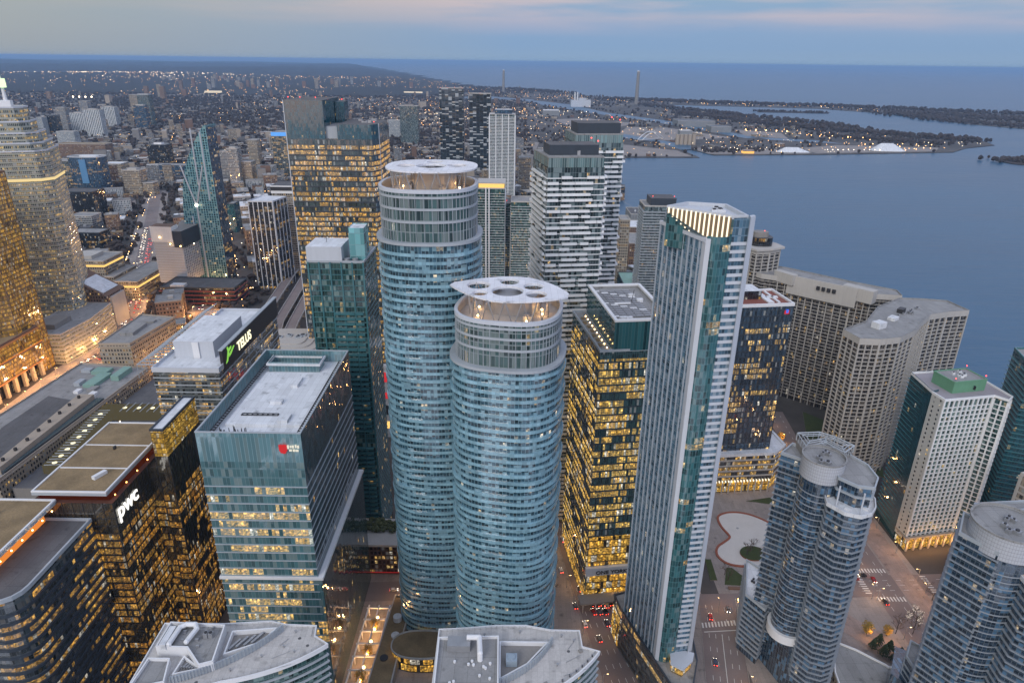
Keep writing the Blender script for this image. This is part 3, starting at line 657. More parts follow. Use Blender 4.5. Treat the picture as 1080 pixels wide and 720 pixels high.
# ================================================================== glass office block with white roof
t = thing('office_tower', 'boxy glass office tower with a white roof and a red emblem near its top corner', 'office tower', -101, 269)
P = box4(-121.3, -80.7, 228.5, 309.5)
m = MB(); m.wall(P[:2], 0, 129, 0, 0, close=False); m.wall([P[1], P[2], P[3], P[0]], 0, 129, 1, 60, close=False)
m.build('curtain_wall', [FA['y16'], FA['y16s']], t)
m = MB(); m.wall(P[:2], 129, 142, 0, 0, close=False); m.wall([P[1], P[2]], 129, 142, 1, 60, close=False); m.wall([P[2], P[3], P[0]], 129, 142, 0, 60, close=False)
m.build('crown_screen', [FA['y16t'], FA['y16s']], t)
m = MB(); m.wall(offset(P, -.5)[::-1], 136, 142.0, 0); m.ring(offset(P, .15), offset(P, -.55), 141.9, 142.25, 1); m.build('parapet', [FA['y16t'], M['band']], t)
m = MB(); m.cap(offset(P, -.5), 136.2); m.build('roof', M['whiteroof'], t)
m = MB(); Q = box4(-116, -92, 296.5, 305.5); m.wall(Q, 136.2, 141.2, 1); m.cap(offset(Q, 0), 136.9, 2); m.ring(offset(Q, .8), offset(Q, -.1), 139.6, 140.6, 0); m.wall(offset(Q,-.05)[::-1], 136.2, 140, 1); m.build('cooling_tower_pit', [M['whiteroof'], FA['y16t'], M['dark']], t)
m = MB(); m.box(-99, 268, 136.2, 34, 50, 1.4, 0); m.build('raised_deck', M['whiteroof'], t)
for (x0, y0, x1, y1) in ((-118.7, 232, -118.7, 306), (-84.0, 232, -84.0, 306), (-118, 231.2, -86, 231.2), (-112, 251, -97, 251)):
    m = MB(); n = int(max(abs(x1-x0), abs(y1-y0)) / 1.9)
    rz = 0 if y0 == y1 else math.pi / 2
    for d in (-.75, .75): m.box((x0+x1)/2 + (0 if y0 == y1 else d), (y0+y1)/2 + (d if y0 == y1 else 0), 137.7, max(abs(x1-x0), .3), max(abs(y1-y0), .3), .3)
    for k in range(n + 1): m.box(x0 + (x1-x0) * k/n, y0 + (y1-y0) * k/n, 137.6, .5 if y0 == y1 else 1.6, 1.6 if y0 == y1 else .5, .35)
    m.build('maintenance_track', M['dark'], t)
for k in range(26):
    m = MB(); x, y = rng.uniform(-116, -104), rng.uniform(233.5, 238); m.tube((x, y, 136.2), (x, y, 138 + rng.uniform(0, 2.4)), .16, n=5); m.build('antenna', M['dark'], t)
for x, y, a, b in ((-101, 262, 5, 3), (-93, 247, 4, 6), (-98, 281, 3, 9)):
    m = MB(); m.box(x, y, 137.6, a, b, 1.3); m.build('roof_hatch', M['whiteroof'], t)
for k in range(2): piers(t, (-113 + k * 14, 256), (-113 + k * 14, 290), 137.65, 137.9, 2, .2, .2, M['steel'], 'roof_anchor')
f = bands(t, P, 8.1, 4.05, 28, .28, .32, M['band'], 'floor_band')
L = box4(-121.3, -78.9, 228.4, 310)
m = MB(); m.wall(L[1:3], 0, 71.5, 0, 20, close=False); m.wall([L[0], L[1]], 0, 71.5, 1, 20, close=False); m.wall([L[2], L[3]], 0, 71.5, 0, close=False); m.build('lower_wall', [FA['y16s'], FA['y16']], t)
m = MB(); m.prism(box4(-121.9, -78.2, 227.6, 310.4), 71.8, 73.0, 0, None, True); m.build('ledge', M['white'], t)
m = MB(); m.prism([(-89.6, 228.0), (-87.6, 227.2), (-86.4, 228.0), (-87.6, 228.2)], 134.4, 137.2, 0, None, True); m.prism([(-89.2, 228.0), (-87.5, 227.3), (-86.9, 228.0)], 133.6, 134.4, 0, None, True); m.build('emblem', M['signr'], t)
m = MB()
for x, z, w_, h in ((-86.0, 135.4, .7, 1.6), (-85.0, 135.9, .6, .9), (-84.1, 135.8, .8, 1.1), (-83.0, 135.9, .6, 1.3), (-82.1, 135.7, .7, 1.2), (-85.2, 134.3, 1.0, .8), (-83.9, 134.2, .8, 1.0), (-82.7, 134.2, 1.2, .8)): m.box(x, 228.1, z, w_, .2, h)
m.build('lettering', glow('cream emblem writing', (1, .95, .8), .45), t)

# ================================================================== bronze office block with roof slab (writing: pwc)
t = thing('office_tower', 'bronze glass office block with a brown planted roof slab and lit pwc lettering', 'office tower', -181, 262)
P = box4(-196.5, -163, 233, 292)
skin(t, P, 0, 105.4, FA['pwc'], mull=(4.05, .18, .35), mmat=M['dark'])
bands(t, P, 7.5, 3.75, 25, .12, .3, M['dark'], 'floor_band')
m = MB(); m.prism(offset(P, -2.2), 105.4, 108.2, 0, 1); m.cap(P, 105.4, 2); m.build('lit_recess', [M['redlit'], M['dark'], plain('rust red soffit ledge', (.10, .035, .02), .8, .3, .2)], t)
for k in range(6): m = MB(); m.blob((-164.4, 238 + k * 9, 106.3), .32, 0, 1, 6, 4, 0); m.build('recess_lamp', glow('recess lamp', (1, .4, .1), 5) if k == 0 else bpy.data.materials['recess lamp'], t)
S = box4(-196.0, -165.3, 234, 292)
m = MB(); m.prism(S, 108.2, 109.6, 0, 0, True); m.build('roof_slab', M['band'], t)
m = MB(); m.cap(offset(S, -.7), 109.75); m.build('roof', M['brownroof'], t)
m = MB(); m.ring(S, offset(S, -.7), 109.6, 110.2); m.build('parapet', M['white'], t)
for y in (252, 271): m = MB(); m.box(-180.6, y, 109.76, 29, .45, .35); m.build('roof_kerb', M['white'], t)
m = MB(); m.box(-174.5, 246, 109.76, 1.8, 6, 1.5, -.4); m.tube((-176, 244, 110.4), (-173, 249, 110.4), .5, n=8); m.build('roof_hatch', M['white'], t)
m = MB(); m.box(-180, 268, 109.76, .7, 1.6, 1.4); m.build('vent', M['dark'], t)
lettering(t, 'pwc', 9.6, (-162.6, 234.4, 96.6), (math.pi/2, 0, math.pi/2), M['sign'], sx=1.0)
W = box4(-158.2, -152.4, 261, 293)
skin(t, W, 0, 110.5, FA['pwc'], 'wing_wall', mull=(4.05, .18, .35), mmat=M['dark'])
skin(t, W, 110.5, 124, FA['pwcgold'], 'wing_screen')
roofing(t, W, 123.6, M['whiteroof'], .7, M['dkblue'])
skin(t, box4(-163, -157.5, 262, 291), 0, 104, FA['pwc'], 'link_wall', cap=1)

# ================================================================== banded office block, lower left corner of the view
t = thing('office_tower', 'dark banded office block with rounded corner and orange lit roof recess', 'office tower', -208, 205)
P = [(-250, 184.5), (-180, 184.5), (-177.2, 185.4), (-174.8, 187.2), (-173.2, 189.8), (-172.6, 193), (-172.6, 231.5), (-250, 231.5)]
skin(t, P, 0, 98, FA['bl'])
bands(t, P, 3.6, 3.8, 24, .45, 1.25, M['dkblue'], 'floor_band')
m = MB(); m.cap(P, 98.0, 0); m.ring(offset(P, .3), offset(P, -.5), 97.4, 99, 1); m.build('roof', [M['darkroof'], M['band']], t)
Q = box4(-240, -188.6, 190, 232.4)
m = MB(); m.prism(offset(Q, -2), 98.05, 104.6, 0, 0); m.build('lit_recess', M['orangelit'], t)
Q2 = box4(-242, -186.4, 188, 233.8)
m = MB(); m.prism(Q2, 104.6, 106.0, 0, 0, True); m.build('roof_slab', M['band'], t)
m = MB(); m.cap(offset(Q2, -.8), 106.1); m.build('roof', M['brownroof'], t)
m = MB(); m.ring(Q2, offset(Q2, -.8), 106, 106.7); m.build('parapet', M['white'], t)
for k in range(7):
    m = MB(); x, y = -185.4 - .2, 193 + k * 6.0; m.blob((x, y, 104.1), .3, 0, 1, 6, 4, 0); m.build('soffit_lamp', M['glowwarm'], t)
m = MB(); m.box(-204, 224, 106.1, 1.2, 1.2, 1.8); m.build('vent', M['dark'], t)

# ================================================================== TELUS block
t = thing('office_tower', 'office block with a white roof box and a black screen lettered TELUS', 'office tower', -167, 362)
P = box4(-184, -150, 317, 407)
skin(t, P, 0, 126.5, FA['telus'])
bands(t, P, 6, 4.0, 30, .3, .55, M['band'], 'floor_band')
m = MB(); m.ring(offset(P, .3), offset(P, -.3), 125.5, 128.2); m.build('parapet', M['pier'], t); m = MB(); m.cap(offset(P, -.3), 126.6); m.build('roof', M['whiteroof'], t)
m = MB(); m.prism(box4(-179.4, -158.2, 333, 373), 126.6, 136, 0, 1); m.build('plant_room', [M['pier'], M['whiteroof']], t)
m = MB(); m.box(-167.6, 332.6, 126.7, 3.4, .7, 9.0); m.build('duct_riser', M['white'], t)
m = MB(); m.prism(box4(-151.2, -149.6, 323, 409), 123.5, 135, 0, 0, True); m.build('sign_screen', M['dark'], t)
m = MB(); m.box(-150.4, 366, 135, 2.2, 86.6, .6); m.build('screen_cap', M['band'], t)
lettering(t, 'TELUS', 7.4, (-149.4, 342, 126.8), (math.pi/2, 0, math.pi/2), M['signy'], sx=1.0)
m = MB()
for pts in ([(325.5, 126.6), (328.2, 127.2), (331.0, 131.4), (334.2, 132.3), (334.6, 133.4), (330.0, 133.0), (327.4, 128.4)], [(330, 128.6), (333.4, 129.3), (338.6, 131.9), (337.6, 132.3), (332.6, 130.6)],
            [(328.6, 129.6), (330.2, 129.4), (329.0, 134.4), (330.4, 134.5), (331.2, 129.8)]):
    q = [(-149.35, y, z) for y, z in pts]; m.face(q); m.face([(-149.55, y, z) for _, y, z in q][::-1])
m.build('sign_mark', M['signg'], t)
m = MB()
for k in range(22):
    y = 323 + k * 3.9
    m.box(-190, y, 126.6, 10, .5, .6); m.tube((-195, y, 126.8), (-186, y, 132), .22, n=4); m.tube((-195, y, 126.8), (-195, y, 119), .22, n=4)
for x, z in ((-195, 126.8), (-190.5, 129.4), (-186, 132)): m.tube((x, 323, z), (x, 405, z), .25, n=4)
m.build('roof_lattice', M['band'], t)
for k in range(9): m = MB(); m.blob((-185.5, 326 + k * 9.0, 127.4), .35, 0, 1, 6, 4, 0); m.build('roof_lamp', M['glowwarm'], t)

# ================================================================== green glass apartment tower with grey roof box
t = thing('apartment_tower', 'green glass apartment tower with a plain grey roof box and a bright cyan glass box', 'apartment tower', -92, 356)
P = [(-106.3, 341), (-77, 341), (-76.6, 371), (-106.3, 371)]
skin(t, P, 0, 178, FA['condot'])
bands(t, P, 3, 2.95, 59, .25, .4, M['tealband'], 'floor_band')
o = ORG[t.name]
for x0, wd, side in ((-94, 10.5, 0), (-83.2, 4.5, 0)):
    m = MB(); m.box(x0 + wd/2 - o[0], 340.2 - o[1], 0, wd, 1.8, 1.2)
    f = m.build('balcony', M['tealband'], t, local=True); f.location = (0, 0, 8); ORG[f.name] = o
    for k in range(1, 46): copyo(f, t, (0, 0, 8 + 2.95 * (k + (k > 20) * 3)))
piers(t, (-106.3, 341), (-77, 341), 0, 178, 6, .8, .7, M['tealband'], out=.2)
roofing(t, P, 178, M['greyroof'], .8, M['band'])
m = MB(); m.prism(box4(-106.4, -88.2, 341.2, 360.5), 178, 186, 0, 1); m.build('plant_room', [M['pier'], M['whiteroof']], t)
skin(t, box4(-85, -77, 345.5, 357), 178, 195, facade('cyan lit glass', 2.8, 6, .05, .06, (.12, .30, .32), (.16, .30, .33), ior=1.8, lit=0, single=0, blind=.3, blindc=(.2, .42, .45), seed=71), 'glass_box')  # bright cyan panes, some of them paler
m = MB(); m.cap(box4(-85, -77, 345.5, 357), 194.5); m.build('glass_box_roof', M['whiteroof'], t)
for k in range(2): m = MB(); m.tube((-86 + k * 4.2, 343.2, 178), (-86 + k * 4.2, 343.2, 179.6), 1.5, n=14); m.build('fan', M['steel'], t)
m = MB(); m.tube((-98, 351, 186), (-98, 351, 189), .12, n=5); m.tube((-99.2, 351, 188), (-96.8, 351, 188), .1, n=5); m.build('antenna', M['dark'], t)

# ================================================================== office tower with every floor lit gold
t = thing('office_tower', 'big faceted office tower with gold lit floors and a dark teal glass crown', 'office tower', -157, 630)
P = [(-193, 600), (-121, 600), (-117, 611), (-117, 660), (-193, 660)]
m = MB(); m.wall(P, 0, 212, 0, 0); m.build('curtain_wall', FA['cibc'], t)
bands(t, P, 4.4, 4.4, 46, .3, 1.0, M['dkblue'], 'floor_band')
m = MB(); m.prism([(-193, 600), (-160.5, 600), (-160.5, 655), (-193, 655)], 212, 243, 0, 1, u0=7); m.build('crown_wall', [FA['teal'], M['darkroof']], t)
m = MB(); m.prism(box4(-160, -152, 640, 655), 212, 240, 0, 1); m.build('crown_wall', [FA['teal'], M['darkroof']], t)
m = MB(); m.prism([(-150, 600), (-121, 600), (-117, 611), (-117, 655), (-150, 655)], 212, 224, 0, 1, u0=7); m.build('crown_wall', [FA['teal'], M['darkroof']], t)
m = MB(); m.prism([(-160.5, 603), (-150, 603), (-150, 655), (-160.5, 655)], 212, 222, 0, 1); m.build('plant_room', [M['band'], M['greyroof']], t)
for x in (-193.2, -116.8): m = MB(); m.box(x, 600 if x < -150 else 611, 0, .6, .8, 243 if x < -150 else 224); m.build('corner_fin', M['pier'], t)
for x, z in ((-191, 243), (-181, 243), (-168, 243), (-154, 240), (-120, 224)): beacon(t, x, 608, z) if z != 240 else beacon(t, x, 642, z)
units(t, [(-146, 610), (-122, 610), (-122, 650), (-146, 650)], 224, 6, 3, M['steel'])
# ================================================================== wedge tower with lit crown fins
t = thing('residential_tower', 'slim pale wedge shaped tower with a crown of glowing white fins', 'tower', 77, 270)
A, B, T, K, Bk = (62.5, 287), (73.5, 255), (82.6, 254.4), (89.6, 255.6), (93.5, 291)
P = [A, B, T, K, Bk]
m = MB()
m.wall([A, B], 0, 212, 0, 3, close=False)
# the glazed bay between the two piers bows outward
bow = []
for k in range(9):
    s = k / 8; x = B[0] + (T[0]-B[0]) * s; y = B[1] + (T[1]-B[1]) * s; d = math.sin(math.pi * s) * 1.9; bow.append((x - d * .41, y - d * .91))
m.wall(bow, 0, 214, 1, 30, close=False); m.wall([T, K], 0, 221, 0, 60, close=False); m.wall([K, Bk, A], 0, 212, 0, 90, close=False)
m.build('curtain_wall', [FA['ty'], FA['tyt']], t)
bands(t, [A, B, (80, 262), (80, 290)][:2] + [(84, 268), (78, 289)], 24, 3.1, 60, .06, .3, plain('blue grey spandrel', (.17, .23, .29), .4, .1, .2), 'floor_band')
M['typ'] = plain('blue grey pier', (.37, .42, .48), .45, .1, .06, streak=.08)
piers(t, A, B, 0, 212.4, 10, .42, .6, M['typ'], out=.2)
m = MB(); q = [(B[0]-.9, B[1]+2.6), (B[0]-.5, B[1]-.7), (B[0]+1.2, B[1]-1.4), (B[0]+1.0, B[1]+1)]
m.prism(ccw(q), 0, 213, 0); m.build('corner_pier', M['pier'], t)
m = MB(); q = [(K[0]-.9, K[1]-1.5), (K[0]+1.6, K[1]+.5), (K[0]+1.7, K[1]+3), (K[0]-.4, K[1]+1.6)]; m.prism(ccw(q), 0, 221.5, 0); m.build('corner_pier', M['pier'], t)
o = ORG[t.name]; m = MB(); q = ccw([(T[0]+.1, T[1]-.35), (K[0]-.3, K[1]-.4), (K[0]-.6, K[1]+.5), (T[0]-.2, T[1]+.5)]); m.prism(q, 0, 1.25, 0, None, True); m.v = [(x-o[0], y-o[1], z) for x, y, z in m.v]
f = m.build('balcony', M['pier'], t, local=True); f.location = (0, 0, 9); ORG[f.name] = o
for k in range(1, 66): copyo(f, t, (0, 0, 9 + 3.1 * k))
m = MB(); m.cap([A, B, T, K, Bk], 212.0); m.build('roof', M['greyroof'], t)
m = MB(); m.prism(strip([A, B], 1.6)[::1], 211.4, 212.9, 0); m.build('parapet', M['pier'], t)
C1, C2 = (61.8, 274.5), (82.6, 256.8)
cr_ = [C1, C2, (85.5, 256.6), (88.6, 257.2), (86.6, 279), (72, 283)]
m = MB(); m.wall(ccw(cr_), 205, 221, 0, 0); m.build('crown_wall', FA['tyt'], t)
m = MB(); m.cap(ccw(cr_), 220.2); m.ring(offset(ccw(cr_), .2), offset(ccw(cr_), -.6), 220, 221.6); m.build('crown_roof', M['pier'], t)
units(t, [(78, 264), (84, 262), (84, 274), (76, 276)], 220.3, 5, 4, M['whiteroof'], 2, 3.4, 1.5)
dx, dy = C2[0]-C1[0], C2[1]-C1[1]; LL = math.hypot(dx, dy); nx, ny = dy / LL, -dx / LL; nx, ny = (-abs(nx), -abs(ny))
m = MB(); w0 = [(C1[0]+nx*.25, C1[1]+ny*.25), (C2[0]+nx*.25, C2[1]+ny*.25)]
m.face([(*w0[0], 219.0), (*w0[1], 203.5), (*w0[1], 220.6), (*w0[0], 220.6)]); m.build('crown_screen', plain('bronze screen', (.16, .12, .075), .5, .2, .3), t)
for k in range(14):
    s = (k + .5) / 14; x, y = C1[0] + dx * s + nx * .55, C1[1] + dy * s + ny * .55
    z0 = 219.3 - 14.5 * min(1, s * 1.12) ** .95; m = MB(); m.box(x, y, z0, .5, .45, 220.9 - z0, math.atan2(dy, dx)); m.build('crown_fin', M['finlit'], t)
m = MB(); sg = [(A[0]+.6, A[1]-.6, 212.9), (B[0] + .2, B[1] + .8, 212.9), (C2[0] + nx * .9, C2[1] + ny * .9, 206.5), (C1[0] + nx * .9, C1[1] + ny * .9, 219.4)]
m.face(sg, 0, [(0, 0), (33, 0), (33, 4), (0, 9)]); m.face([(*C1, 220), (A[0]+.6, A[1]-.6, 212.9), (C1[0] + nx * .9, C1[1] + ny * .9, 219.4)]); m.build('sloping_glass', FA['tyt'], t)
t.scale = (.913, .913, .913); t.location = (77 * .913, 270 * .913, 24.6)
tp = [(54, 271.5), (57.5, 259), (71.1, 219), (74, 207), (86, 205), (88, 240), (72, 262), (63.5, 287), (58, 287)]
t2 = thing('podium', 'dark glass podium block at the foot of the wedge tower beside the avenue', 'podium', 68, 245)
tpp = ccw([(53.6, 272.5), (55.6, 262), (70.9, 219), (80, 216), (86, 232), (89, 270), (60, 275)])
m = MB(); m.wall(tpp, 0, 24.5, 0, 0); m.build('curtain_wall', FA['telus'], t2)
bands(t2, tpp, 3.5, 4.1, 5, .15, .5, M['dkblue']); roofing(t2, tpp, 24.5, M['greyroof'], .9, M['dkblue'])
m = MB(); m.wall([(53.35, 272.2), (55.3, 262.2)], 1, 18, 0, 0, close=False); m.build('lit_lobby', FA['ybase'], t2)
t2 = thing('entrance_canopy', 'low flat canopy with gold lit edge round the tip of the wedge tower', 'canopy', 84, 249)
m = MB(); m.prism(ccw([(79, 247), (84, 243.5), (90, 249), (92, 254), (86, 256), (80, 254)]), 4.6, 5.3, 0, None, True); m.build('roof', M['pier'], t2)
m = MB(); m.prism(ccw([(79.6, 247.4), (84, 244.4), (89.4, 249.2), (90, 252), (86, 254), (80, 253)]), .1, 4.55, 0, 0); m.build('glass_wall', FA['ybase'], t2)
t2.scale = (.913, .913, .913); t2.location = (84 * .913, 249 * .913, 24.7)

# ================================================================== yellow lit office tower right of the avenue
t = thing('office_tower', 'teal office tower with yellow lit floors and a solar panelled white roof deck', 'office tower', 57, 322)
ang = R(8)
LP = [(41.2, 293.4), (75, 298.2), (68, 352), (32.6, 347.8)]; UP = [(47.5, 294.2), (74.9, 298), (68, 351.4), (40.2, 348.2)]
m = MB(); m.wall(LP, 8, 150, 0, 2); m.build('curtain_wall', FA['one'], t)
bands(t, LP, 12, 4.0, 34, .22, .4, M['dkblue'])
roofing(t, LP, 150, M['greyroof'], 1.0, M['band'])
m = MB(); m.wall(UP, 150, 165, 0, 1); m.build('upper_wall', facade('roof screen teal', 1.5, 30, .12, 0, (.02, .075, .085), (.04, .10, .11), ior=1.9, lit=0, single=0, blind=.1, blindc=(.03, .1, .11), seed=75), t)
m = MB(); m.cap(offset(UP, -1.2), 163.6); m.wall(offset(UP, -1.2)[::-1], 163.6, 165, 0); m.build('roof', M['greyroof'], t)
m = MB(); m.ring(offset(UP, .3), offset(UP, -1.3), 164.6, 165.6); m.build('parapet', M['white'], t)
c, s = math.cos(ang), math.sin(ang)
def onr(a, b, z): return (47.5 + a * c - b * s * 1.0 + 0, 294.2 + a * s + b * c, z)
k = 0
for i in range(15):
    for j in range(5):
        x, y, z = onr(2.6 + j * 4.0, 9 + i * 2.7, 163.6)
        if x > 71 and y > 345: continue
        m = MB(); m.box(x, y, z + .5, 3.6, 1.7, .12, ang); m.box(x, y, z, .3, 1.4, .5, ang); m.build('solar_panel', M['steel'] if (i + j) % 7 else M['white'], t); k += 1
m = MB(); x, y, z = onr(11, 26, 164.2); m.box(x, y, z, 8, 1.2, .6, ang); m.build('walkway', M['white'], t)
for a, b in ((5, 5), (8, 4.5), (20, 4), (21, 30), (19, 38)): m = MB(); x, y, z = onr(a, b, 163.6); m.box(x, y, z, 3, 2, 1.6, ang); m.build('air_handler', M['whiteroof'], t)
m = MB(); x, y, z = onr(16, 28, 163.6); m.tube((x, y, z), (x + 1, y, z + 7), .15, n=5); m.build('antenna', M['dark'], t)
for k in range(7):
    m = MB(); x, y, z = onr(-3.6 - rng.uniform(0, 1), 8 + k * 6, 150.1); m.box(x, y, z, 1.6, 3.0, .5, ang); m.build('terrace_planter', M['brownroof'], t)
for k in range(10): m = MB(); x, y, z = onr(-2.0, 4 + k * 4.8, 150.4); m.blob((x, y, z), .3, 0, 1, 6, 4, 0); m.build('terrace_lamp', M['glowwarm'], t)
m = MB(); x, y, z = onr(.4, 16, 151); m.box(x, y, z, .5, 9, 9, ang); m.build('lit_plant_window', M['glowdim'], t)
# base: hall with sign panel and canopy
bp = [(42.5, 297), (78, 301), (76, 310), (41.5, 308)]
m = MB(); m.wall(LP, 0, 8, 0, 0); m.build('lobby_wall', FA['ybase'], t)
m = MB(); m.wall([(41.9, 292.9), (75.4, 297.7)], 7, 20, 0, 0, close=False); m.build('lit_hall', FA['ybase'], t); m = MB(); m.wall([(41.9, 292.9), (75.4, 297.7)], 25.6, 44, 0, 0, close=False); m.build('lit_hall', FA['ybase'], t)
m = MB(); m.prism(ccw([(41.0, 290.6), (75.4, 295.4), (75.1, 297.2), (40.7, 292.4)]), 20.4, 25.4, 0, None, True); m.build('sign_panel', M['pier'], t)
lettering(t, 'ONE YORK', 3.1, (46.4, 291.0, 21.5), (math.pi/2, 0, R(8)), M['dark'], sx=1.1)
m = MB(); m.prism(ccw([(38.5, 285), (76, 290.5), (75.3, 297.2), (37.5, 292)]), 5.6, 6.6, 0, None, True); m.build('canopy', M['concd'], t)
for k in range(5): m = MB(); m.tube((40 + k * 7, 285.8 + k, 0), (40 + k * 7, 285.8 + k, 5.6), .3, n=8); m.build('column', M['conc'], t)

# ================================================================== white banded balcony towers
def balctower(P, top, gtop, bx, label, seed, nmain):
    c0 = centre(P); t = thing('apartment_tower', label, 'apartment tower', *c0); r = random.Random(seed); o = ORG[t.name]
    skin(t, P, 0, top, FA['hp']); fh = 2.95; n = int((top - 4) / fh)
    edges = [(P[i], P[(i+1) % len(P)]) for i in range(len(P))]
    # white slab edges with notches that shift from floor to floor: four layouts used in turn
    protos = []
    for q in range(4):
        m = MB(); m.ring(offset(P, .5), offset(P, -.3), 0, .45)
        for a, b in edges:
            L = math.hypot(b[0]-a[0], b[1]-a[1]); dx, dy = (b[0]-a[0])/L, (b[1]-a[1])/L; k = 0.0
            while k < L:
                w_ = r.uniform(4.5, 8.5); e_ = min(L, k + w_)
                if r.random() < .74:
                    st = strip([(a[0]+dx*k+dy*1.1, a[1]+dy*k-dx*1.1), (a[0]+dx*e_+dy*1.1, a[1]+dy*e_-dx*1.1)], 1.3); m.prism(ccw(st), .0, 1.35, 0, None, True)
                k = e_ + r.choice((0, .3, 1.8))
        m.v = [(x-o[0], y-o[1], z) for x, y, z in m.v]
        f = m.build('balcony_band', M['hpband'], t, local=True); ORG[f.name] = o; protos.append(f)
    for k in range(n):
        f = protos[k] if k < 4 else copyo(protos[r.randrange(4)], t); f.location = (0, 0, 3 + k * fh)
    G_ = offset(P, -.4); skin(t, G_, top, gtop, facade(label[:12] + ' crown', 1.2, 40, .16, 0, (.10, .16, .165), (.22, .27, .28), ior=1.7, lit=0, single=0, seed=seed, blind=.3, blindc=(.16, .22, .22)), 'crown_screen'); roofing(t, G_, gtop, M['greyroof'], .3)
    m = MB(); m.prism(bx[0], gtop, bx[1], 0, 1); m.build('plant_room', [M['dkblue'], M['darkroof']], t)
    for p in bx[0][1:3]: beacon(t, p[0] - .6, p[1] - .6 if p is bx[0][2] else p[1] + .6, bx[1])
    units(t, offset(G_, -3), gtop, 4, seed, M['steel'], 1.5, 3)
    return t
balctower([(17.4, 362.6), (47.6, 366.8), (43, 402), (10.6, 397.5)], 224, 229.2, ([(18.5, 372), (45, 375.5), (43, 392), (16, 389)], 234.5),
          'white banded balcony tower with a dark roof box, nearer of the two alike', 5, 70)
balctower([(36.2, 424), (66, 428.5), (62.6, 462), (32, 458)], 230, 235, ([(38, 431), (64.6, 435), (62, 455), (35.6, 452)], 241),
          'white banded balcony tower with a dark roof box, partly hidden behind its twin', 9, 72)

# ================================================================== blue office tower on a podium by the terrazzo square
t = thing('office_tower', 'dark blue glass office tower with a rust red roof deck and a shield emblem', 'office tower', 168, 450)
P = [(141.5, 402.5), (177.5, 407.5), (173.5, 437), (137.5, 432)]

skin(t, P, 30, 136.2, FA['rbc'], mull=(3.0, .3, .5), mmat=M['dkblue'])
m = MB(); m.cap(offset(P, -.8), 135.2); m.build('roof', M['redroof'], t)
m = MB(); m.ring(offset(P, .3), offset(P, -.9), 134.6, 136.5); m.build('parapet', M['white'], t)
bands(t, P, 32, 4.0, 25, .16, .55, M['dkblue'])
m = MB(); m.prism([(140, 415.8), (160, 418.4), (158, 432.8), (138, 430.3)], 135.2, 140.7, 0, 1); m.build('plant_room', [FA['dark'], M['whiteroof']], t)
for q in ([(162, 409.8), (166, 410.4), (163.5, 430.8), (159.5, 430.3)], [(168.5, 410.8), (170, 411), (168, 432.8), (166.5, 432.6)], [(164, 419.8), (172, 420.8), (171.7, 423.3), (163.7, 422.3)]):
    m = MB(); m.prism(q, 135.2, 136.1, 0); m.build('roof_walkway', M['white'], t)
m = MB(); m.prism([(171, 406.6), (175.8, 407.3), (175.7, 407.7), (170.9, 407)], 127.8, 133.2, 0, None, True); m.build('emblem_panel', M['sign'], t)
m = MB(); m.prism([(171.8, 406.3), (175, 406.8), (174.9, 407), (171.7, 406.5)], 129.4, 131.8, 0, None, True); m.build('emblem_shield', M['signr'], t)
m = MB(); m.prism([(172.6, 406), (174.2, 406.3), (174.2, 406.5), (172.6, 406.2)], 130.2, 132.6, 0, None, True); m.build('emblem_figure', glow('emblem blue', (.05, .12, .6), .8), t)
Q = [(140.5, 397.6), (180, 401.8), (190, 412), (186, 446), (136, 441)]
m = MB(); m.wall(Q, 10, 31, 0, 0); m.build('podium_wall', FA['rbcp'], t)
m = MB(); m.cap(offset(Q, .8), 31); m.ring(offset(Q, .9), offset(Q, -.9), 29.8, 31.8); m.build('podium_roof', M['whiteroof'], t)
bands(t, Q, 13.5, 4.2, 4, .5, .8, M['conc'], 'podium_band')
m = MB(); m.wall(offset(Q, -1.5), 0, 10, 0, 0); m.build('lobby_wall', FA['ybase'], t)
for k in range(9): m = MB(); m.tube((141.4 + k * 4.7, 397.6 + k * .5, 0), (141.4 + k * 4.7, 397.6 + k * .5, 10), .5, n=8); m.build('column', M['conc'], t)
for k in range(18): m = MB(); m.box(141.2 + k * 2.2, 397.0 + k * .23, 9.6, .5, 1.4, 1.0); m.build('canopy_bracket', M['finlit'], t)

# ================================================================== grey concrete harbour blocks
def loggia(P, top, label, seed, pn, name='apartment_block', roofm='greyroof', bh=.55, pw=.7, solid=()):
    c0 = centre(P); t = thing(name, label, 'apartment block', *c0)
    skin(t, offset(P, -.75), 0, top - 2.5, FA['hs']); fh = 2.9; n = int((top - 6) / fh)
    bands(t, offset(P, -.75), 4.0, fh, n, .5, bh, M['conc'], 'floor_band')
    for i, k in pn: piers(t, P[i], P[(i+1) % len(P)], 0, top - 1, k, pw, .9, M['conc'], out=-.35)
    for i in solid:
        a, b = P[i], P[(i+1) % len(P)]; m = MB(); m.prism(ccw(strip([a, b], .7)), 0, top, 0); m.build('end_wall', M['conc'], t)
    m = MB(); m.wall(P, top - 3.6, top + .8, 0, 0); m.build('cornice', M['conc'], t)
    m = MB(); m.cap(offset(P, -.4), top); m.wall(offset(P, -.4)[::-1], top, top + .8); m.ring(P, offset(P, -.42), top + .78, top + .95); m.build('roof', M[roofm], t)
    return t
P = [(223.2, 430.2), (226.8, 413.4), (240, 412.6), (255, 416.5), (272, 430), (286, 447), (300, 462), (316, 468), (334.2, 472.0), (331, 494), (314, 498), (297, 499), (270, 478), (246, 446)]
t = loggia(ccw(P), 110, 'grey concrete apartment block with a zigzag plan and deep window grid', 3, [(i, 4) for i in range(0, 8)] + [(8, 3)], roofm='greyroof')
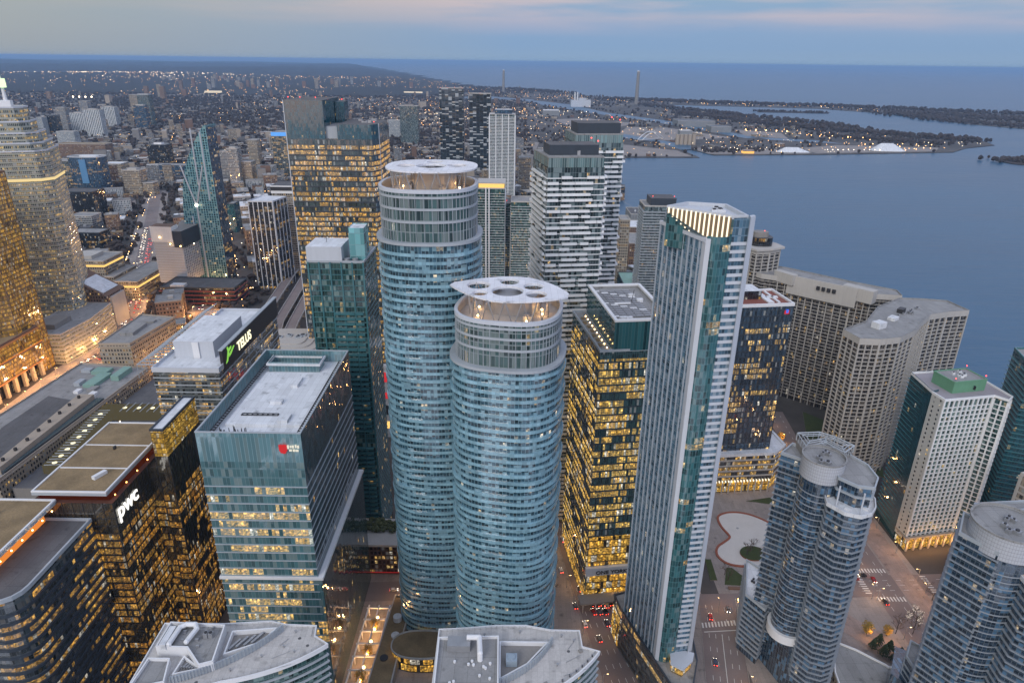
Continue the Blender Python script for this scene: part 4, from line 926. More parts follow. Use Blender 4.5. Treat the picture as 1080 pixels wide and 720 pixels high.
m = MB(); m.box(250, 436, 110, 8, 6, 4.2, .5); m.build('stair_head', M['whiteroof'], t); m = MB(); m.box(268, 452, 110, 7, 5, 2.2, .7); m.build('stair_head', M['whiteroof'], t); m = MB(); m.box(282, 468, 110, 7, 4, 3.0, .8); m.build('plant_room', M['dark'], t)
units(t, [(246, 430), (296, 470), (310, 484), (280, 470)], 110, 7, 5, M['steel'], 1.5, 3, 1.6)
P = [(206, 580), (214, 566), (226, 560), (237, 553.6), (272, 521.4), (284, 514), (306, 511), (309, 525), (285, 545), (245, 585), (225, 600)]
t = loggia(ccw(P), 108, 'long grey concrete apartment slab with blank top storey behind the zigzag block', 4, [(3, 9), (2, 3), (4, 4)], bh=.4)
m = MB(); m.prism(ccw(strip([(232, 553.5), (236, 550), (273, 516)], 1.0)), 96, 112, 0); m.prism(ccw(strip([(226, 565), (236, 549)], 6)), 104, 113, 0); m.prism(ccw(strip([(268, 528), (284, 510)], 8)), 102, 112.4, 0); m.build('blank_wall', M['conc'], t)
for k in range(4): m = MB(); m.box(250 + k * 3.1 - .35, 534.6 - k * 2.85 - .4, 105, 2.6, 1.2, 3, -.75); m.build('roof_window', M['dark'], t)
P = superell(216, 585, 15, 13, 5, 8, .39)
t = loggia(ccw([(p[0], p[1]) for p in P]), 128, 'octagonal pale tower with a dark stepped crown at the far end of the slab', 6, [(i, 3) for i in range(8)], 'apartment_tower')
m = MB(); m.prism(offset(ccw(P), 2.4), 127.8, 129.6, 0, None, True); m.build('roof_slab', M['conc'], t); m = MB(); q = superell(216, 585, 9, 8, 3, 16); m.prism(q, 129.6, 137, 0, 1); m.build('crown_wall', [FA['dark'], M['darkroof']], t)
m = MB(); m.prism(superell(215, 586, 6.4, 5.6, 3, 12), 137, 141, 0); m.build('plant_room', M['concd'], t); beacon(t, 216, 580, 141)

# ================================================================== white frame and teal glass tower
t = thing('apartment_tower', 'white framed apartment tower with a teal glass flank and a green roof box', 'apartment tower', 258, 355)
P = [(242.6, 342.4), (247.6, 341.6), (273.6, 347.0), (279.2, 343.2), (284, 347), (280, 384), (244.6, 380), (241.2, 352.3)]
P = [(242.6, 341.8), (274.4, 348.2), (279.0, 342.6), (284.0, 347), (280, 384), (243.0, 378), (241.2, 352)]
m = MB(); m.wall(offset(P, -.8), 0, 102, 0, 0); m.build('curtain_wall', FA['condot'], t)
bands(t, offset(P[:2] + [(276, 380), (244, 372)], -.8), 10, 2.9, 31, .4, .55, M['hpband'], 'floor_band')
piers(t, P[0], P[1], 8, 102.3, 11, .8, .7, M['hpband'], out=-.35); piers(t, P[2], P[3], 8, 101, 3, .5, .9, M['hpband'], out=-.2); piers(t, P[1], P[2], 8, 101, 3, .7, .9, M['hpband'], out=-.2)
wl = facade('white wall small windows', 4.6, 2.9, .76, .55, (.02, .025, .03), (.46, .47, .46), ior=1.5, lit=0, single=.06, es=.6, seed=81, blind=.1)
m = MB(); m.wall([P[6], P[0]], 6, 102.4, 0, 1.2, close=False); m.build('side_wall', wl, t)
m = MB(); m.wall([(243.0, 378), (241.4, 352.2)], 0, 103.6, 0, 0, close=False); m.wall([(241.4, 352.2), (246, 354)], 0, 103.6, 0, 0, close=False); m.build('teal_wall', FA['teal'], t)
bands(t, [(243.3, 352.6), (246.5, 353), (247, 377), (244.2, 377.4)], 6, 2.9, 33, 1.7, .3, M['tealband'], 'balcony')
bands(t, [(276.6, 347.6), (280.2, 344.2), (283, 348), (280, 360)], 8, 2.9, 32, 1.5, .35, M['hpband'], 'balcony')
m = MB(); m.cap(P, 102.2); m.build('roof', plain('mauve roof', (.28, .26, .28), .8, .2, .1), t)
m = MB(); m.ring(offset(P, .1), offset(P, -.5), 101.8, 103.2); m.build('parapet', M['hpband'], t)
G_ = [(252, 351.5), (273.6, 356.2), (270.6, 371.5), (249, 367)]
m = MB(); m.prism(G_, 102.2, 109, 0, 1); m.build('plant_room', [M['green'], M['greyroof']], t)
m = MB(); m.ring(offset(G_, .2), offset(G_, -.4), 108.7, 109.5); m.build('plant_parapet', M['green'], t)
units(t, offset(G_, -4), 109, 6, 8, M['whiteroof'], 1.2, 2.4, 1.2); beacon(t, 272.6, 356.6, 109.4); beacon(t, 270, 370.5, 109.4); beacon(t, 252.6, 352.2, 109.4)
m = MB(); m.box(265.5, 353.2, 104, .3, 1.4, 2.4, .2); m.build('plant_door', M['dark'], t)
m = MB(); m.wall([(242.0, 351.6), (242.2, 341.0), (274.8, 347.6), (279.4, 341.9)], 0, 8.2, 0, 0, close=False); m.build('lit_arcade', FA['ybase'], t)
for k in range(7): m = MB(); x, y = 243 + k * 5.2, 340.3 + k * 1.05; m.box(x, y, 0, 1.2, 1.0, 8.4, .2); m.build('arcade_column', M['stone'], t); arc = (x, y); deck_lights.append((x, y - 3, 5, 260))
m = MB(); m.prism(ccw([(241, 352), (241.4, 340), (275, 346.6), (274.6, 348.4), (243, 342), (242.6, 352)]), 8.4, 9.4, 0, None, True); m.build('arcade_cornice', M['stone'], t)

t = thing('apartment_tower', 'dark teal glass tower with balconies at the edge of the view', 'apartment tower', 309, 355)
P = [(287, 343.5), (300, 338), (330, 345), (330, 372), (296, 372)]
skin(t, P, 0, 122, FA['teal']); bands(t, P, 5, 2.95, 39, .9, .3, M['tealband'], 'balcony'); roofing(t, P, 122, M['greyroof'], 1, M['tealband'])
t = thing('apartment_tower', 'beige concrete tower cut by the right edge of the view', 'apartment tower', 266, 292)
P = [(257, 294), (262, 280), (290, 286), (286, 304)]
skin(t, P, 0, 86, FA['tan']); piers(t, P[0], P[1], 0, 86, 3, 1.4, .7, M['conc']); piers(t, P[3], P[0], 0, 86, 4, 1.4, .7, M['conc']); bands(t, P, 4, 3.6, 22, .25, .8, M['conc']); roofing(t, P, 86, M['greyroof'], 1, M['conc'])

# ================================================================== sculpted silver towers with a drum on top
def sculpt(dx, dy, rot, label, ztop=118.0, annex=True, cxy=(132, 248), sc=1.0, lw=None, frame=True):
    c, s = math.cos(rot) * sc, math.sin(rot) * sc
    def X(p): x, y = p[0]-cxy[0], p[1]-cxy[1]; return (cxy[0] + x*c - y*s + dx, cxy[1] + x*s + y*c + dy)
    def XP(l): return ccw([X(p) for p in l])
    C = X((132, 248)); t = thing('apartment_tower', label, 'apartment tower', *C); fh = 2.95
    z0 = 12
    LW = XP([(119.5, 260.8), (127.0, 255.0), (134, 262), (127.6, 269)]); DR = superell(*C, 7.9 * sc, 7.9 * sc, 2, 40)
    RW = XP([(133.2, 243), (131.4, 235.4), (135.4, 229.4), (140.6, 227.4), (145.2, 229.2), (148.4, 233), (150.8, 238.6), (151, 248.5), (146.6, 257), (138, 256)])
    RU = XP([(136, 243), (135.6, 239), (140.4, 233.4), (146, 232.4), (150.4, 239), (150.8, 248.5), (146.6, 257), (138, 256)])
    if lw: LW = ccw(lw)
    skin(t, LW, z0, ztop - 2, FA['sk'], 'wing_wall'); n = int((ztop - 2 - z0) / fh)
    bands(t, LW, z0 + 1, fh, n, .65, .34, M['skband'], 'wing_balcony'); roofing(t, LW, ztop - 2, M['greyroof'], 1.2, M['band'])
    skin(t, DR, 30, ztop - 3, FA['sk'], 'drum_wall'); bands(t, DR, 31, fh, int((ztop - 36) / fh), .3, .4, M['skband'], 'drum_band')
    m = MB(); m.wall(superell(*C, 8.6 * sc, 8.6 * sc, 2, 40), ztop - 4, ztop + 5.2, 0, 0); m.build('crown_drum', facade(label[:9] + ' drum panels', .9, 1.5, .12, .12, (.36, .38, .42), (.25, .26, .29), ior=1.5, rough=.4, lit=0, single=0, blind=1, blindc=(.40, .42, .46), seed=83), t)
    m = MB(); m.cap(superell(*C, 8.4 * sc, 8.4 * sc, 2, 40), ztop + 4.4); m.ring(superell(*C, 8.9 * sc, 8.9 * sc, 2, 40), superell(*C, 8.3 * sc, 8.3 * sc, 2, 40), ztop + 4.9, ztop + 5.6); m.build('drum_roof', M['greyroof'], t)
    units(t, superell(*C, 6, 6, 2, 8), ztop + 4.4, 6, 6, M['steel'], 1.2, 2.6, 1.3, rz=.4)
    skin(t, RW, z0, ztop - 10, FA['sk'], 'bay_wall'); bands(t, RW, z0 + 1, fh, int((ztop - 11 - z0) / fh), .75, .34, M['skband'], 'bay_balcony')
    # each balcony flares to a point at the outer corner
    m = MB(); m.cap(offset(RW, 1.0), ztop - 10); m.ring(offset(RW, 1.1), offset(RW, .6), ztop - 10.6, ztop - 8.9); m.build('terrace', M['whiteroof'], t)
    skin(t, RU, ztop - 10, ztop, FA['sk'], 'upper_wall'); roofing(t, offset(RU, .8), ztop, M['greyroof'], 1.0, M['band'])
    m = MB(); m.ring(offset(RU, .9), offset(RU, -.3), ztop - 5.2, ztop - 4.4); m.build('floor_band', M['band'], t)
    for p in ((133.4, 233.6), (141, 228.6), (148.4, 236)):
        q = X(p); m = MB(); m.tube((*q, ztop - 10), (*q, ztop), .35, n=8); m.build('terrace_column', M['pier'], t)
    for p in ((137.5, 231.5), (145, 232), (146.4, 234.2)):
        q = X(p); m = MB(); m.box(*q, ztop - 10, 1.6, 2.4, .7, .6); m.build('terrace_seat', M['white'], t)
    # open steel frame round the plant deck behind the drum
    if not frame:
        RK = XP([(126, 250), (134, 262), (150, 262), (150, 250)]); skin(t, RK, z0, ztop - 1, FA['sk'], 'rear_wall'); roofing(t, RK, ztop - 1, M['greyroof'], 1.0, M['band']); q = X((139, 258)); m = MB(); m.box(*q, ztop - 1, 4, 3, 2.4, .5); m.build('plant_unit', M['dark'], t)
    FR = XP([(128.5, 268.2), (138.8, 269.2), (144.1, 265.1), (149.2, 257.8), (142.5, 252), (137.8, 260.2), (128, 257)])
    if frame: m = MB(); m.cap(FR, ztop + 1); m.wall(FR, ztop - 2, ztop + 1); m.build('plant_deck', M['concd'], t)
    m = MB()
    for i in range(len(FR)):
        a, b = FR[i], FR[(i+1) % len(FR)]; m.tube((*a, ztop + 4.6), (*b, ztop + 4.6), .3, n=4); m.tube((*a, ztop + 1), (*a, ztop + 4.6), .3, n=4)
        for k in range(1, 4): q = (a[0]+(b[0]-a[0])*k/4, a[1]+(b[1]-a[1])*k/4); m.tube((*q, ztop + 1), (*q, ztop + 4.6), .15, n=4)
    for dd in (-1.6, -3.0):
        F2 = offset(FR, dd)
        for i in range(len(F2)): m.tube((*F2[i], ztop + 4.6), (*F2[(i+1) % len(F2)], ztop + 4.6), .22, n=4)
    for i in range(len(FR)): m.tube((*FR[i], ztop + 4.6), (*offset(FR, -3.0)[i], ztop + 4.6), .22, n=4)
    if frame: m.build('plant_frame', M['band'], t)
    if frame: units(t, offset(FR, -3), ztop + 1, 5, 9, M['whiteroof'], 1.5, 3, 2)
    m = MB(); m.prism(XP([(124, 262), (131, 240), (142, 232), (150, 240), (148, 258), (132, 272)]), 0, z0 + 18, 0); m.build('lower_wall', FA['sk'], t)
    m = MB(); m.ring(superell(*C, 9.4 * sc, 9.4 * sc, 2, 40), superell(*C, 7.4 * sc, 7.4 * sc, 2, 40), 27, 31.5); m.build('drum_collar', M['white'], t)
    if annex:
        AX = XP([(124.6, 289), (116.2, 263.5), (122.4, 253.2), (130, 262), (138, 272)])
        skin(t, AX, 0, 34, FA['sk'], 'annex_wall'); bands(t, AX, 4, fh, 10, .6, .7, M['skband'], 'annex_balcony'); roofing(t, AX, 34, M['whiteroof'], 1.0, M['band'])
        for k in range(9): q = X((121 + rng.uniform(0, 6), 262 + rng.uniform(0, 16))); m = MB(); m.box(*q, 34, .9, .9, .8, k); m.build('terrace_seat', M['dark'], t)
    return t
sculpt(0, 0, 0, 'sculpted silver balcony tower with a round drum on its roof, beside the terrazzo square')
sculpt(48.5, -44.0, R(6), 'sculpted silver balcony tower with a round drum, cut by the lower right corner', 118, False, sc=1.38, lw=[(165.4, 206.5), (172.5, 195), (182, 204), (174.5, 219)], frame=False)
t = thing('podium', 'low curved grey roof with a white rim at the foot of the sculpted tower', 'podium', 167, 240)
P = ccw([(160.5, 254), (168, 249.4), (178, 240.5), (180.5, 236), (168, 222), (150, 222), (152, 236), (156, 247)])
m = MB(); m.wall(P, 0, 14, 0, 0); m.build('wall', FA['stone'], t); roofing(t, P, 14, M['greyroof'], .9, M['white'])
t = thing('podium', 'small dark stepped wing with a lit window below the lower right tower', 'podium', 186, 226)
P = ccw([(178.6, 231), (184.8, 223.4), (186, 205), (172, 205), (172, 222)])
skin(t, P, 0, 39, FA['sk']); bands(t, P, 3, 2.95, 12, .4, .6, M['band']); roofing(t, P, 39, M['greyroof'], 1, M['band'])

# ================================================================== two pale roofs in the foreground
def foreroof(label, P, z, boxes, wells, curve, seed, lit=False):
    t = thing('apartment_block', label, 'apartment block', *centre(P)); P = ccw(P)
    skin(t, P, 0, z - 1, FA['condot']); bands(t, P, z - 34, 2.95, 11, .5, .6, M['band'])
    m = MB(); m.cap(offset(P, .5), z); m.wall(offset(P, .5), z - 1.2, z, 1); m.ring(offset(P, .55), offset(P, .15), z - .02, z + .55, 1); m.build('roof', [plain('pale roof paving', (.44, .425, .41), .85, .2, .1, fine=.22, seam=1.9), M['white']], t)
    for (bp, z1, mt) in boxes:
        bp = ccw(bp); m = MB(); m.wall(bp, z, z1 + 1.0, 0); m.cap(offset(bp, -.45), z1, 1); m.wall(offset(bp, -.45)[::-1], z1, z1 + 1.0, 0); m.ring(bp, offset(bp, -.46), z1 + .98, z1 + 1.1, 0); m.build('plant_room', [M['white'], M[mt]], t)
    for (bp, h) in wells:
        bp = ccw(bp); m = MB(); m.ring(offset(bp, .5), bp, z, z + h, 0); m.cap(bp, z + .06, 1); m.build('roof_well', [M['white'], M['concd']], t)
    m = MB(); n = len(curve)
    cl = strip(curve, .5); m.prism(ccw(cl), z, z + 2.6, 0)
    for a, b in zip(curve[:-1], curve[1:]):
        L = math.hypot(b[0]-a[0], b[1]-a[1]); k = max(2, int(L / .9))
        for j in range(k): m.box(a[0]+(b[0]-a[0])*j/k, a[1]+(b[1]-a[1])*j/k - .35, z, .16, .5, 2.9, math.atan2(b[1]-a[1], b[0]-a[0]))
    m.build('louvre_screen', M['band'], t)
    r = random.Random(seed)
    return t
def bez(a, b, c, n=9): return [((1-t)**2*a[0]+2*t*(1-t)*b[0]+t*t*c[0], (1-t)**2*a[1]+2*t*(1-t)*b[1]+t*t*c[1]) for t in [i/n for i in range(n+1)]]
PA = [(-116.5, 150), (-117.3, 179), (-97, 179.2), (-82, 180.6), (-76, 179.2), (-66.1, 178.9), (-65.5, 174.6), (-60.6, 171.4)] + bez((-61.4, 170.6), (-72, 160.5), (-89, 156.6), 8) + bez((-90, 156.3), (-100, 153), (-104, 149.4), 4)
t = foreroof('pale roof with white plant boxes and a curved front, below the boxy glass office tower', PA, 95,
    [([(-113.8, 166), (-113.9, 176.6), (-95.0, 175.6), (-93.0, 160.5), (-97, 159), (-103.6, 165.8)], 98.0, 'greyroof'), ([(-115.6, 151), (-115, 163), (-108, 163), (-105.6, 154)], 96.4, 'greyroof')],
    [([(-91.6, 166), (-92.4, 174.8), (-79, 176.4), (-81.6, 171)], 1.8), ([(-104.6, 158.2), (-104.2, 164.2), (-98, 160.2)], 1.4)], bez((-104.5, 155.6), (-86, 162), (-76.4, 177.4), 10), 3)
m = MB()
pth = [(-109.6, 166.5, 99.6), (-109.2, 173.6, 99.6), (-107.6, 174.9, 99.6), (-104.6, 174.9, 99.6), (-103.4, 173, 99.6), (-104.4, 167.6, 99.6)]
for a, b in zip(pth[:-1], pth[1:]): m.tube(a, b, .85, n=8)
for p in pth: m.blob(p, .9, 0, 1, 8, 5, 0)
m.build('duct', M['white'], t); m = MB(); m.box(-111.4, 169.6, 98, 2.0, 8, 2.2); m.build('air_handler', M['whiteroof'], t)
for k in range(2): m = MB(); m.box(-99.6 + k * 1.6, 171.2, 98, 1.3, 1.7, 1.9); m.tube((-99.6 + k*1.6, 171.2, 99.9), (-99.6 + k*1.6, 171.2, 100.2), .5, n=10, m=1); m.build('condenser', [M['steel'], M['dark']], t)
for k in range(6): m = MB(); m.tube((-103.6 + k * .9, 161 - k*.1, 95.3), (-102.4 + k * .9, 163.4 - k * .6, 95.3), .35, n=7); m.tube((-103.6 + k * .9, 161 - k*.1, 95.1), (-103.6 + k * .9, 161 - k*.1, 96.2), .3, n=7); m.build('pipe', M['steel'], t)
for k in range(4): m = MB(); m.box(-90.5 + k * 2.2, 170.6 + k * .9, 95.1, .8, 5, .7 + .2 * (k % 2), -.5); m.build('pipe_rack', M['steel'], t)
PB = [(-23, 150), (-23.2, 178), (-13.4, 178.8), (-4, 180), (6, 180.2), (14.4, 178.3), (24.0, 178.2), (24.3, 171.4), (29.6, 169.6)] + bez((29.0, 168.8), (22, 159), (9, 152), 8)
t = foreroof('pale roof with a square plant deck and pointed curved front, below the lower rounded tower', PB, 95,
    [([(-22.6, 150.6), (-23.0, 171.5), (-3.1, 172.4), (-2.7, 150.6)], 98.0, 'greyroof')],
    [([(-2.2, 158), (-2.4, 172), (12.6, 172), (6, 163.6)], 1.6)], bez((-2.8, 156.4), (8.5, 161), (14.8, 173.6), 10), 4)
m = MB(); m.box(-16, 168.5, 98, 7.4, 4.2, 2.4); m.build('cooling_tower', M['steel'], t)
m = MB()
for a, b in (((-13.5, 169.6, 101), (-9.4, 169.6, 101)), ((-9.4, 169.6, 101), (-8.9, 163.6, 100.6)), ((-8.9, 163.6, 100.6), (-8.9, 163.2, 98))): m.tube(a, b, .9, n=8); m.blob(b, .95, 0, 1, 8, 5, 0)
m.build('duct', M['white'], t)
for k in range(11): m = MB(); x, y = rng.uniform(-21, -5), rng.uniform(154, 164); m.tube((x, y, 98), (x, y, 98.6), .45, n=10); m.build('roof_vent', M['white'], t)
m = MB(); m.box(1.2, 165, 95.1, 3.6, 3.4, 2.4); m.tube((1.2, 165, 97.5), (1.2, 165, 97.9), 1.2, n=12); m.build('air_handler', plain('blue grey casing', (.26, .32, .38), .5, .1, .2), t)
for k in range(9): s = k / 8; p = bez((27.6, 168), (21, 159.4), (9, 153.2), 8)[k]; m = MB(); m.box(*p, 95, .5, .5, .7); m.build('guard_post', M['dark'], t)
# rails, pipes, hatches and drains on the two pale roofs
for t, P, pts in ((bpy.data.objects[[o.name for o in COL.objects if o.get('label', '').startswith('pale roof with white plant')][0]], PA, [(-70, 174), (-74, 170), (-80, 166), (-66.5, 171), (-72, 176.4), (-88, 160.4), (-97, 156), (-70, 168)]),
                  (bpy.data.objects[[o.name for o in COL.objects if o.get('label', '').startswith('pale roof with a square')][0]], PB, [(18, 176), (20, 170), (22, 174), (16, 164), (12, 157), (24, 170), (-8, 176), (4, 177.5)])):
    Q = offset(ccw(P), -.5); m = MB()
    for i in range(len(Q)):
        a, b = Q[i], Q[(i+1) % len(Q)]
        if min(a[1], b[1]) < 150.5: continue
        for dz in (.6, 1.1): m.tube((*a, 95 + dz), (*b, 95 + dz), .05, n=4)
        n = max(1, int(math.hypot(b[0]-a[0], b[1]-a[1]) / 1.8))
        for k in range(n): m.tube((a[0]+(b[0]-a[0])*k/n, a[1]+(b[1]-a[1])*k/n, 95), (a[0]+(b[0]-a[0])*k/n, a[1]+(b[1]-a[1])*k/n, 96.1), .05, n=4)
    m.build('guard_rail', M['steel'], t)
    r = random.Random(len(P))
    for x, y in pts:
        k = r.random()
        if k < .35: m = MB(); m.tube((x, y, 95), (x, y, 95.9), .22, n=8); m.tube((x, y, 95.9), (x, y, 96.1), .4, n=8); m.build('roof_vent', M['steel'], t)
        elif k < .6: m = MB(); m.box(x, y, 95, 1.2, 1.2, .5, r.random()); m.build('roof_hatch', M['concd'], t)
        else: m = MB(); m.tube((x, y, 95.01), (x, y, 95.04), .55, n=12); m.build('roof_drain', M['darkroof'], t)
    x0 = centre(P)[0]
    for k in range(3): m = MB(); y = 160 + k * 5.3; m.tube((x0 + 6 + k, y, 95.25), (x0 + 14 - k * 2, y + 3, 95.25), .09, n=5); m.build('cable_run', M['steel'], t)
for k in range(10):
    t = bpy.data.objects[[o.name for o in COL.objects if o.get('label', '').startswith('pale roof with white plant')][0]]
    x, y = rng.uniform(-111, -98), rng.uniform(166, 175); m = MB(); m.box(x, y, 98.02, rng.uniform(.4, 1.4), rng.uniform(.4, 1.2), rng.uniform(.3, 1.1)); m.build('plant_unit', M['steel'], t)
# ================================================================== left side: bank towers, station
t = thing('office_tower', 'tall beige granite office tower stepping in towards a white spire at the left edge', 'office tower', -488, 690)
def cham(cx, cy, h, c, rot): 
    l = [(-h+c, -h), (h-c, -h), (h, -h+c), (h, h-c), (h-c, h), (-h+c, h), (-h, h-c), (-h, -h+c)]
    return [(cx + x*math.cos(rot) - y*math.sin(rot), cy + x*math.sin(rot) + y*math.cos(rot)) for x, y in l]
zs = [(0, 190, 30, 9), (190, 197, 27, 9), (197, 206, 23.5, 8), (206, 216, 18.5, 7), (216, 228.5, 14.5, 6)]
for i, (a, b, h, c) in enumerate(zs):
    p = cham(-488, 690, h, c, R(20)); m = MB(); m.prism(p, a, b, 0, 1); m.build('wall', [FA['td'], M['conc']], t)
    m = MB(); m.ring(offset(p, .5), offset(p, -.5), b - .6, b + .9); m.build('parapet', M['pier'], t)
bands(t, cham(-488, 690, 30, 9, R(20)), 6, 3.9, 47, .22, .5, M['conc'])
m = MB(); m.box(-488, 690, 228.5, 9, 9, 6, R(20)); m.tube((-488, 690, 234), (-488, 690, 262), 1.8, .5, 8); m.build('spire', M['white'], t)
m = MB(); m.prism(cham(-488, 690, 3.0, .6, R(20)), 246, 254, 0); m.build('emblem_box', glow('pale green emblem', (.70, .95, .55), .8), t)
m = MB(); m.wall(cham(-488, 690, 30.6, 9.2, R(20)), 162, 164.6, 0); m.build('light_band', glow('lit floor band', (1, .76, .36), .5), t)
t = thing('podium', 'stone podium with gold lit storeys at the foot of the granite tower', 'podium', -440, 640)
P = [(-470, 598), (-428, 598), (-424, 640), (-430, 690), (-470, 690)]
skin(t, P, 0, 30, FA['td']); bands(t, P, 3, 3.9, 7, .3, 1.1, M['conc']); roofing(t, P, 30, M['greyroof'], 1, M['conc'])
m = MB(); m.box(-449, 625, 30, 16, 26, 5); m.build('plant_room', M['concd'], t)
t = thing('office_tower', 'gold mirrored office tower with faceted walls at the left edge', 'office tower', -470, 555)
P = [(-540, 530), (-470, 530), (-438, 560), (-438, 596), (-540, 596)]
skin(t, P, 0, 182, FA['gold'], mull=(6.5, .3, .5), mmat=M['brick']); roofing(t, P, 182, M['darkroof'], 1, M['brick'])
bands(t, P, 40, 3.7, 37, .15, .35, M['brick'])
t = thing('podium', 'orange lit colonnaded podium under the gold mirrored tower', 'podium', -470, 520)
P = box4(-540, -434, 440, 580)
m = MB(); m.wall(P, 14, 46, 0, 0); m.build('wall', FA['gold'], t); roofing(t, P, 46, M['brownroof'], 1.4, M['brick'])
m = MB(); m.wall(offset(P, -4), 0, 14, 0, 0); m.build('recessed_wall', FA['dark'], t)
for z in (14, 30, 44): m = MB(); m.ring(offset(P, .8), offset(P, -4.2), z, z + 1.6); m.build('cornice', M['brick'] if z == 30 else plain('orange lit stone %d' % z, (.36, .17, .06), .8, .2, .1), t)  # orange lamplight put into the colour of the stone cornices
m = MB(); m.wall(offset(P, .9), 31.7, 32.5, 0); m.build('light_band', M['orangelit'], t)
for k in range(12): m = MB(); m.box(-435.4, 446 + k * 11.6, 0, 2.6, 3.4, 14); m.build('column', M['stone'], t)
for k in range(12): deck_lights.append((-428, 446 + k * 11.6, 7, 700))

t = thing('railway_station', 'long beige station with dark recessed roofs and rows of small windows', 'station', -355, 465)
P = [(-395, 372), (-331, 372), (-321, 548), (-385, 556)]
skin(t, P, 0, 20, FA['stone'], 'wall'); roofing(t, P, 20, M['greyroof'], 1.3, M['stone'])
m = MB(); m.ring(offset(P, .8), offset(P, -.3), 18.6, 19.6); m.build('cornice', M['stone'], t)
m = MB(); m.prism([(-358, 392), (-341, 390), (-347, 484), (-374, 492), (-376, 440)], 20.05, 20.4, 0); m.build('recessed_roof', M['darkroof'], t)
m = MB(); m.prism(ccw([(-341, 380), (-334, 380), (-333, 486), (-345, 486)]), 20, 25.5, 0, 1); m.build('attic', [M['stone'], M['stone']], t)
m = MB(); m.prism(ccw([(-333.4, 380), (-331.6, 380), (-325.5, 486), (-331.6, 486)]), 20, 22.3, 0, 1); m.build('skylight_run', [M['dkblue'], M['glassroof']], t)
for k in range(8): m = MB(); m.box(-337 - k * .5, 388 + k * 13, 25.5, 1.6, 1.6, 2.2); m.build('roof_vent', M['dark'], t)
for k, (x, y, a, b, h, mt) in enumerate(((-350, 520, 10, 24, 3, 'copper'), (-336, 532, 7, 20, 4.5, 'copper'), (-356, 538, 14, 10, 3, 'copper'), (-345, 505, 6, 8, 2, 'greyroof'), (-362, 515, 5, 9, 3, 'band'), (-370, 540, 8, 6, 2.5, 'band'), (-340, 496, 5, 5, 2, 'white'), (-355, 500, 4, 6, 2, 'white'))):
    m = MB(); m.box(x, y, 20, a, b, h, -.06); m.build('roof_house', M[mt], t)
t = thing('train_shed', 'low train shed with a glowing glazed roof strip beside the station', 'train shed', -305, 440)
P = ccw([(-328, 378), (-200, 378), (-192, 560), (-317, 548)])
m = MB(); m.prism(P, 0, 11, 0, 1); m.build('roof', [M['concd'], M['darkroof']], t)
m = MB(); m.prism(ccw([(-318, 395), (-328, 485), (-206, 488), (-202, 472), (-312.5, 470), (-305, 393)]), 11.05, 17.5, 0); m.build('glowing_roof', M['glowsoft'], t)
spots = [(-311.6 - k * .95, 399 + k * 8.6) for k in range(9)] + [(-306 + k * 11, 479) for k in range(10)]
for x, y in spots: m = MB(); m.tube((x, y, 17.55), (x, y, 17.7), 1.7, n=10); m.build('lit_panel', bpy.data.materials.get('shed lamp panel') or glow('shed lamp panel', (1, .88, .55), .9), t)
for k in range(22): m = MB(); m.box(-311.5 - k * .42, 396 + k * 3.7, 17.5, 10.5, .45, .4, .1); m.build('roof_rib', M['band'], t)
for k in range(20): m = MB(); m.box(-206 - k * 5.3, 480, 17.5, .45, 15, .4); m.build('roof_rib', M['band'], t)
for k in range(14): m = MB(); m.box(-300 + k * 6.5, 432 + (k % 2) * 9, 11, 4.5, 34, 1.6); m.build('shed_vent', M['band'] if k % 3 else M['dkblue'], t)
for k in range(11): m = MB(); m.blob((-300.5 - k * .35, 396 + k * 7, 12.4), .45, 0, 1, 6, 4, 0); m.build('platform_lamp', M['glowwarm'], t)
t = thing('hotel', 'low beige stone block with a flat grey roof beyond the station', 'hotel', -352, 585)
P = [(-366, 556), (-338.5, 557), (-330, 625), (-366, 632)]
skin(t, P, 0, 39, FA['stone'], 'wall'); roofing(t, P, 39, M['greyroof'], 1.2, M['stone']); m = MB(); m.ring(offset(P, .7), offset(P, -.2), 36.4, 37.3); m.build('cornice', M['stone'], t)
m = MB(); m.box(-352, 590, 39, 12, 26, 3); m.box(-347, 612, 39, 8, 6, 2); m.build('plant_room', M['greyroof'], t)
for k in range(5): m = MB(); m.box(-363.6 + k * 5.6, 555.6, 0, 2.6, .8, 4); m.build('lit_doorway', M['glowdim'], t)
t = thing('office_block', 'brown brick block with a sloping glazed roof beside the granite tower', 'office block', -452, 712)
P = [(-476, 694), (-436, 694), (-436, 730), (-476, 730)]
m = MB(); m.wall(P, 0, 58, 0, 0, zt=[58, 36, 36, 58]); m.face([(-476, 694, 58), (-436, 694, 36), (-436, 730, 36), (-476, 730, 58)], 1); m.build('wall', [FA['brick'], M['brick']], t)
m = MB(); m.face([(-462, 697, 51.4), (-440, 697, 39.2), (-440, 726, 39.2), (-462, 726, 51.4)]); m.face([(-462, 697, 51.4), (-462, 697, 50), (-440, 697, 38), (-440, 697, 39.2)]); m.build('sloping_skylight', M['whiteroof'], t)
m = MB(); m.box(-434.8, 712, 0, 2.0, 26, 34); m.build('stair_tower', M['conc'], t)
t = thing('office_block', 'stepped tan office block with yellow lit window rows behind the brown brick block', 'office block', -510, 820)
for (x0, x1, y0, y1, z) in ((-552, -486, 796, 850, 26), (-550, -498, 802, 846, 44), (-484, -455, 790, 880, 22)):
    P = box4(x0, x1, y0, y1); skin(t, P, 0 if z < 40 else 26, z, FA['tan'], 'wall'); roofing(t, P, z, M['greyroof'], 1, M['conc'])
    m = MB(); m.wall(offset(P, .15), z - 7, z - 4.6, 0); m.build('lit_window_band', M['glowdim'], t)
m = MB(); m.box(-528, 824, 44, 22, 26, 4); m.build('plant_room', M['conc'], t)

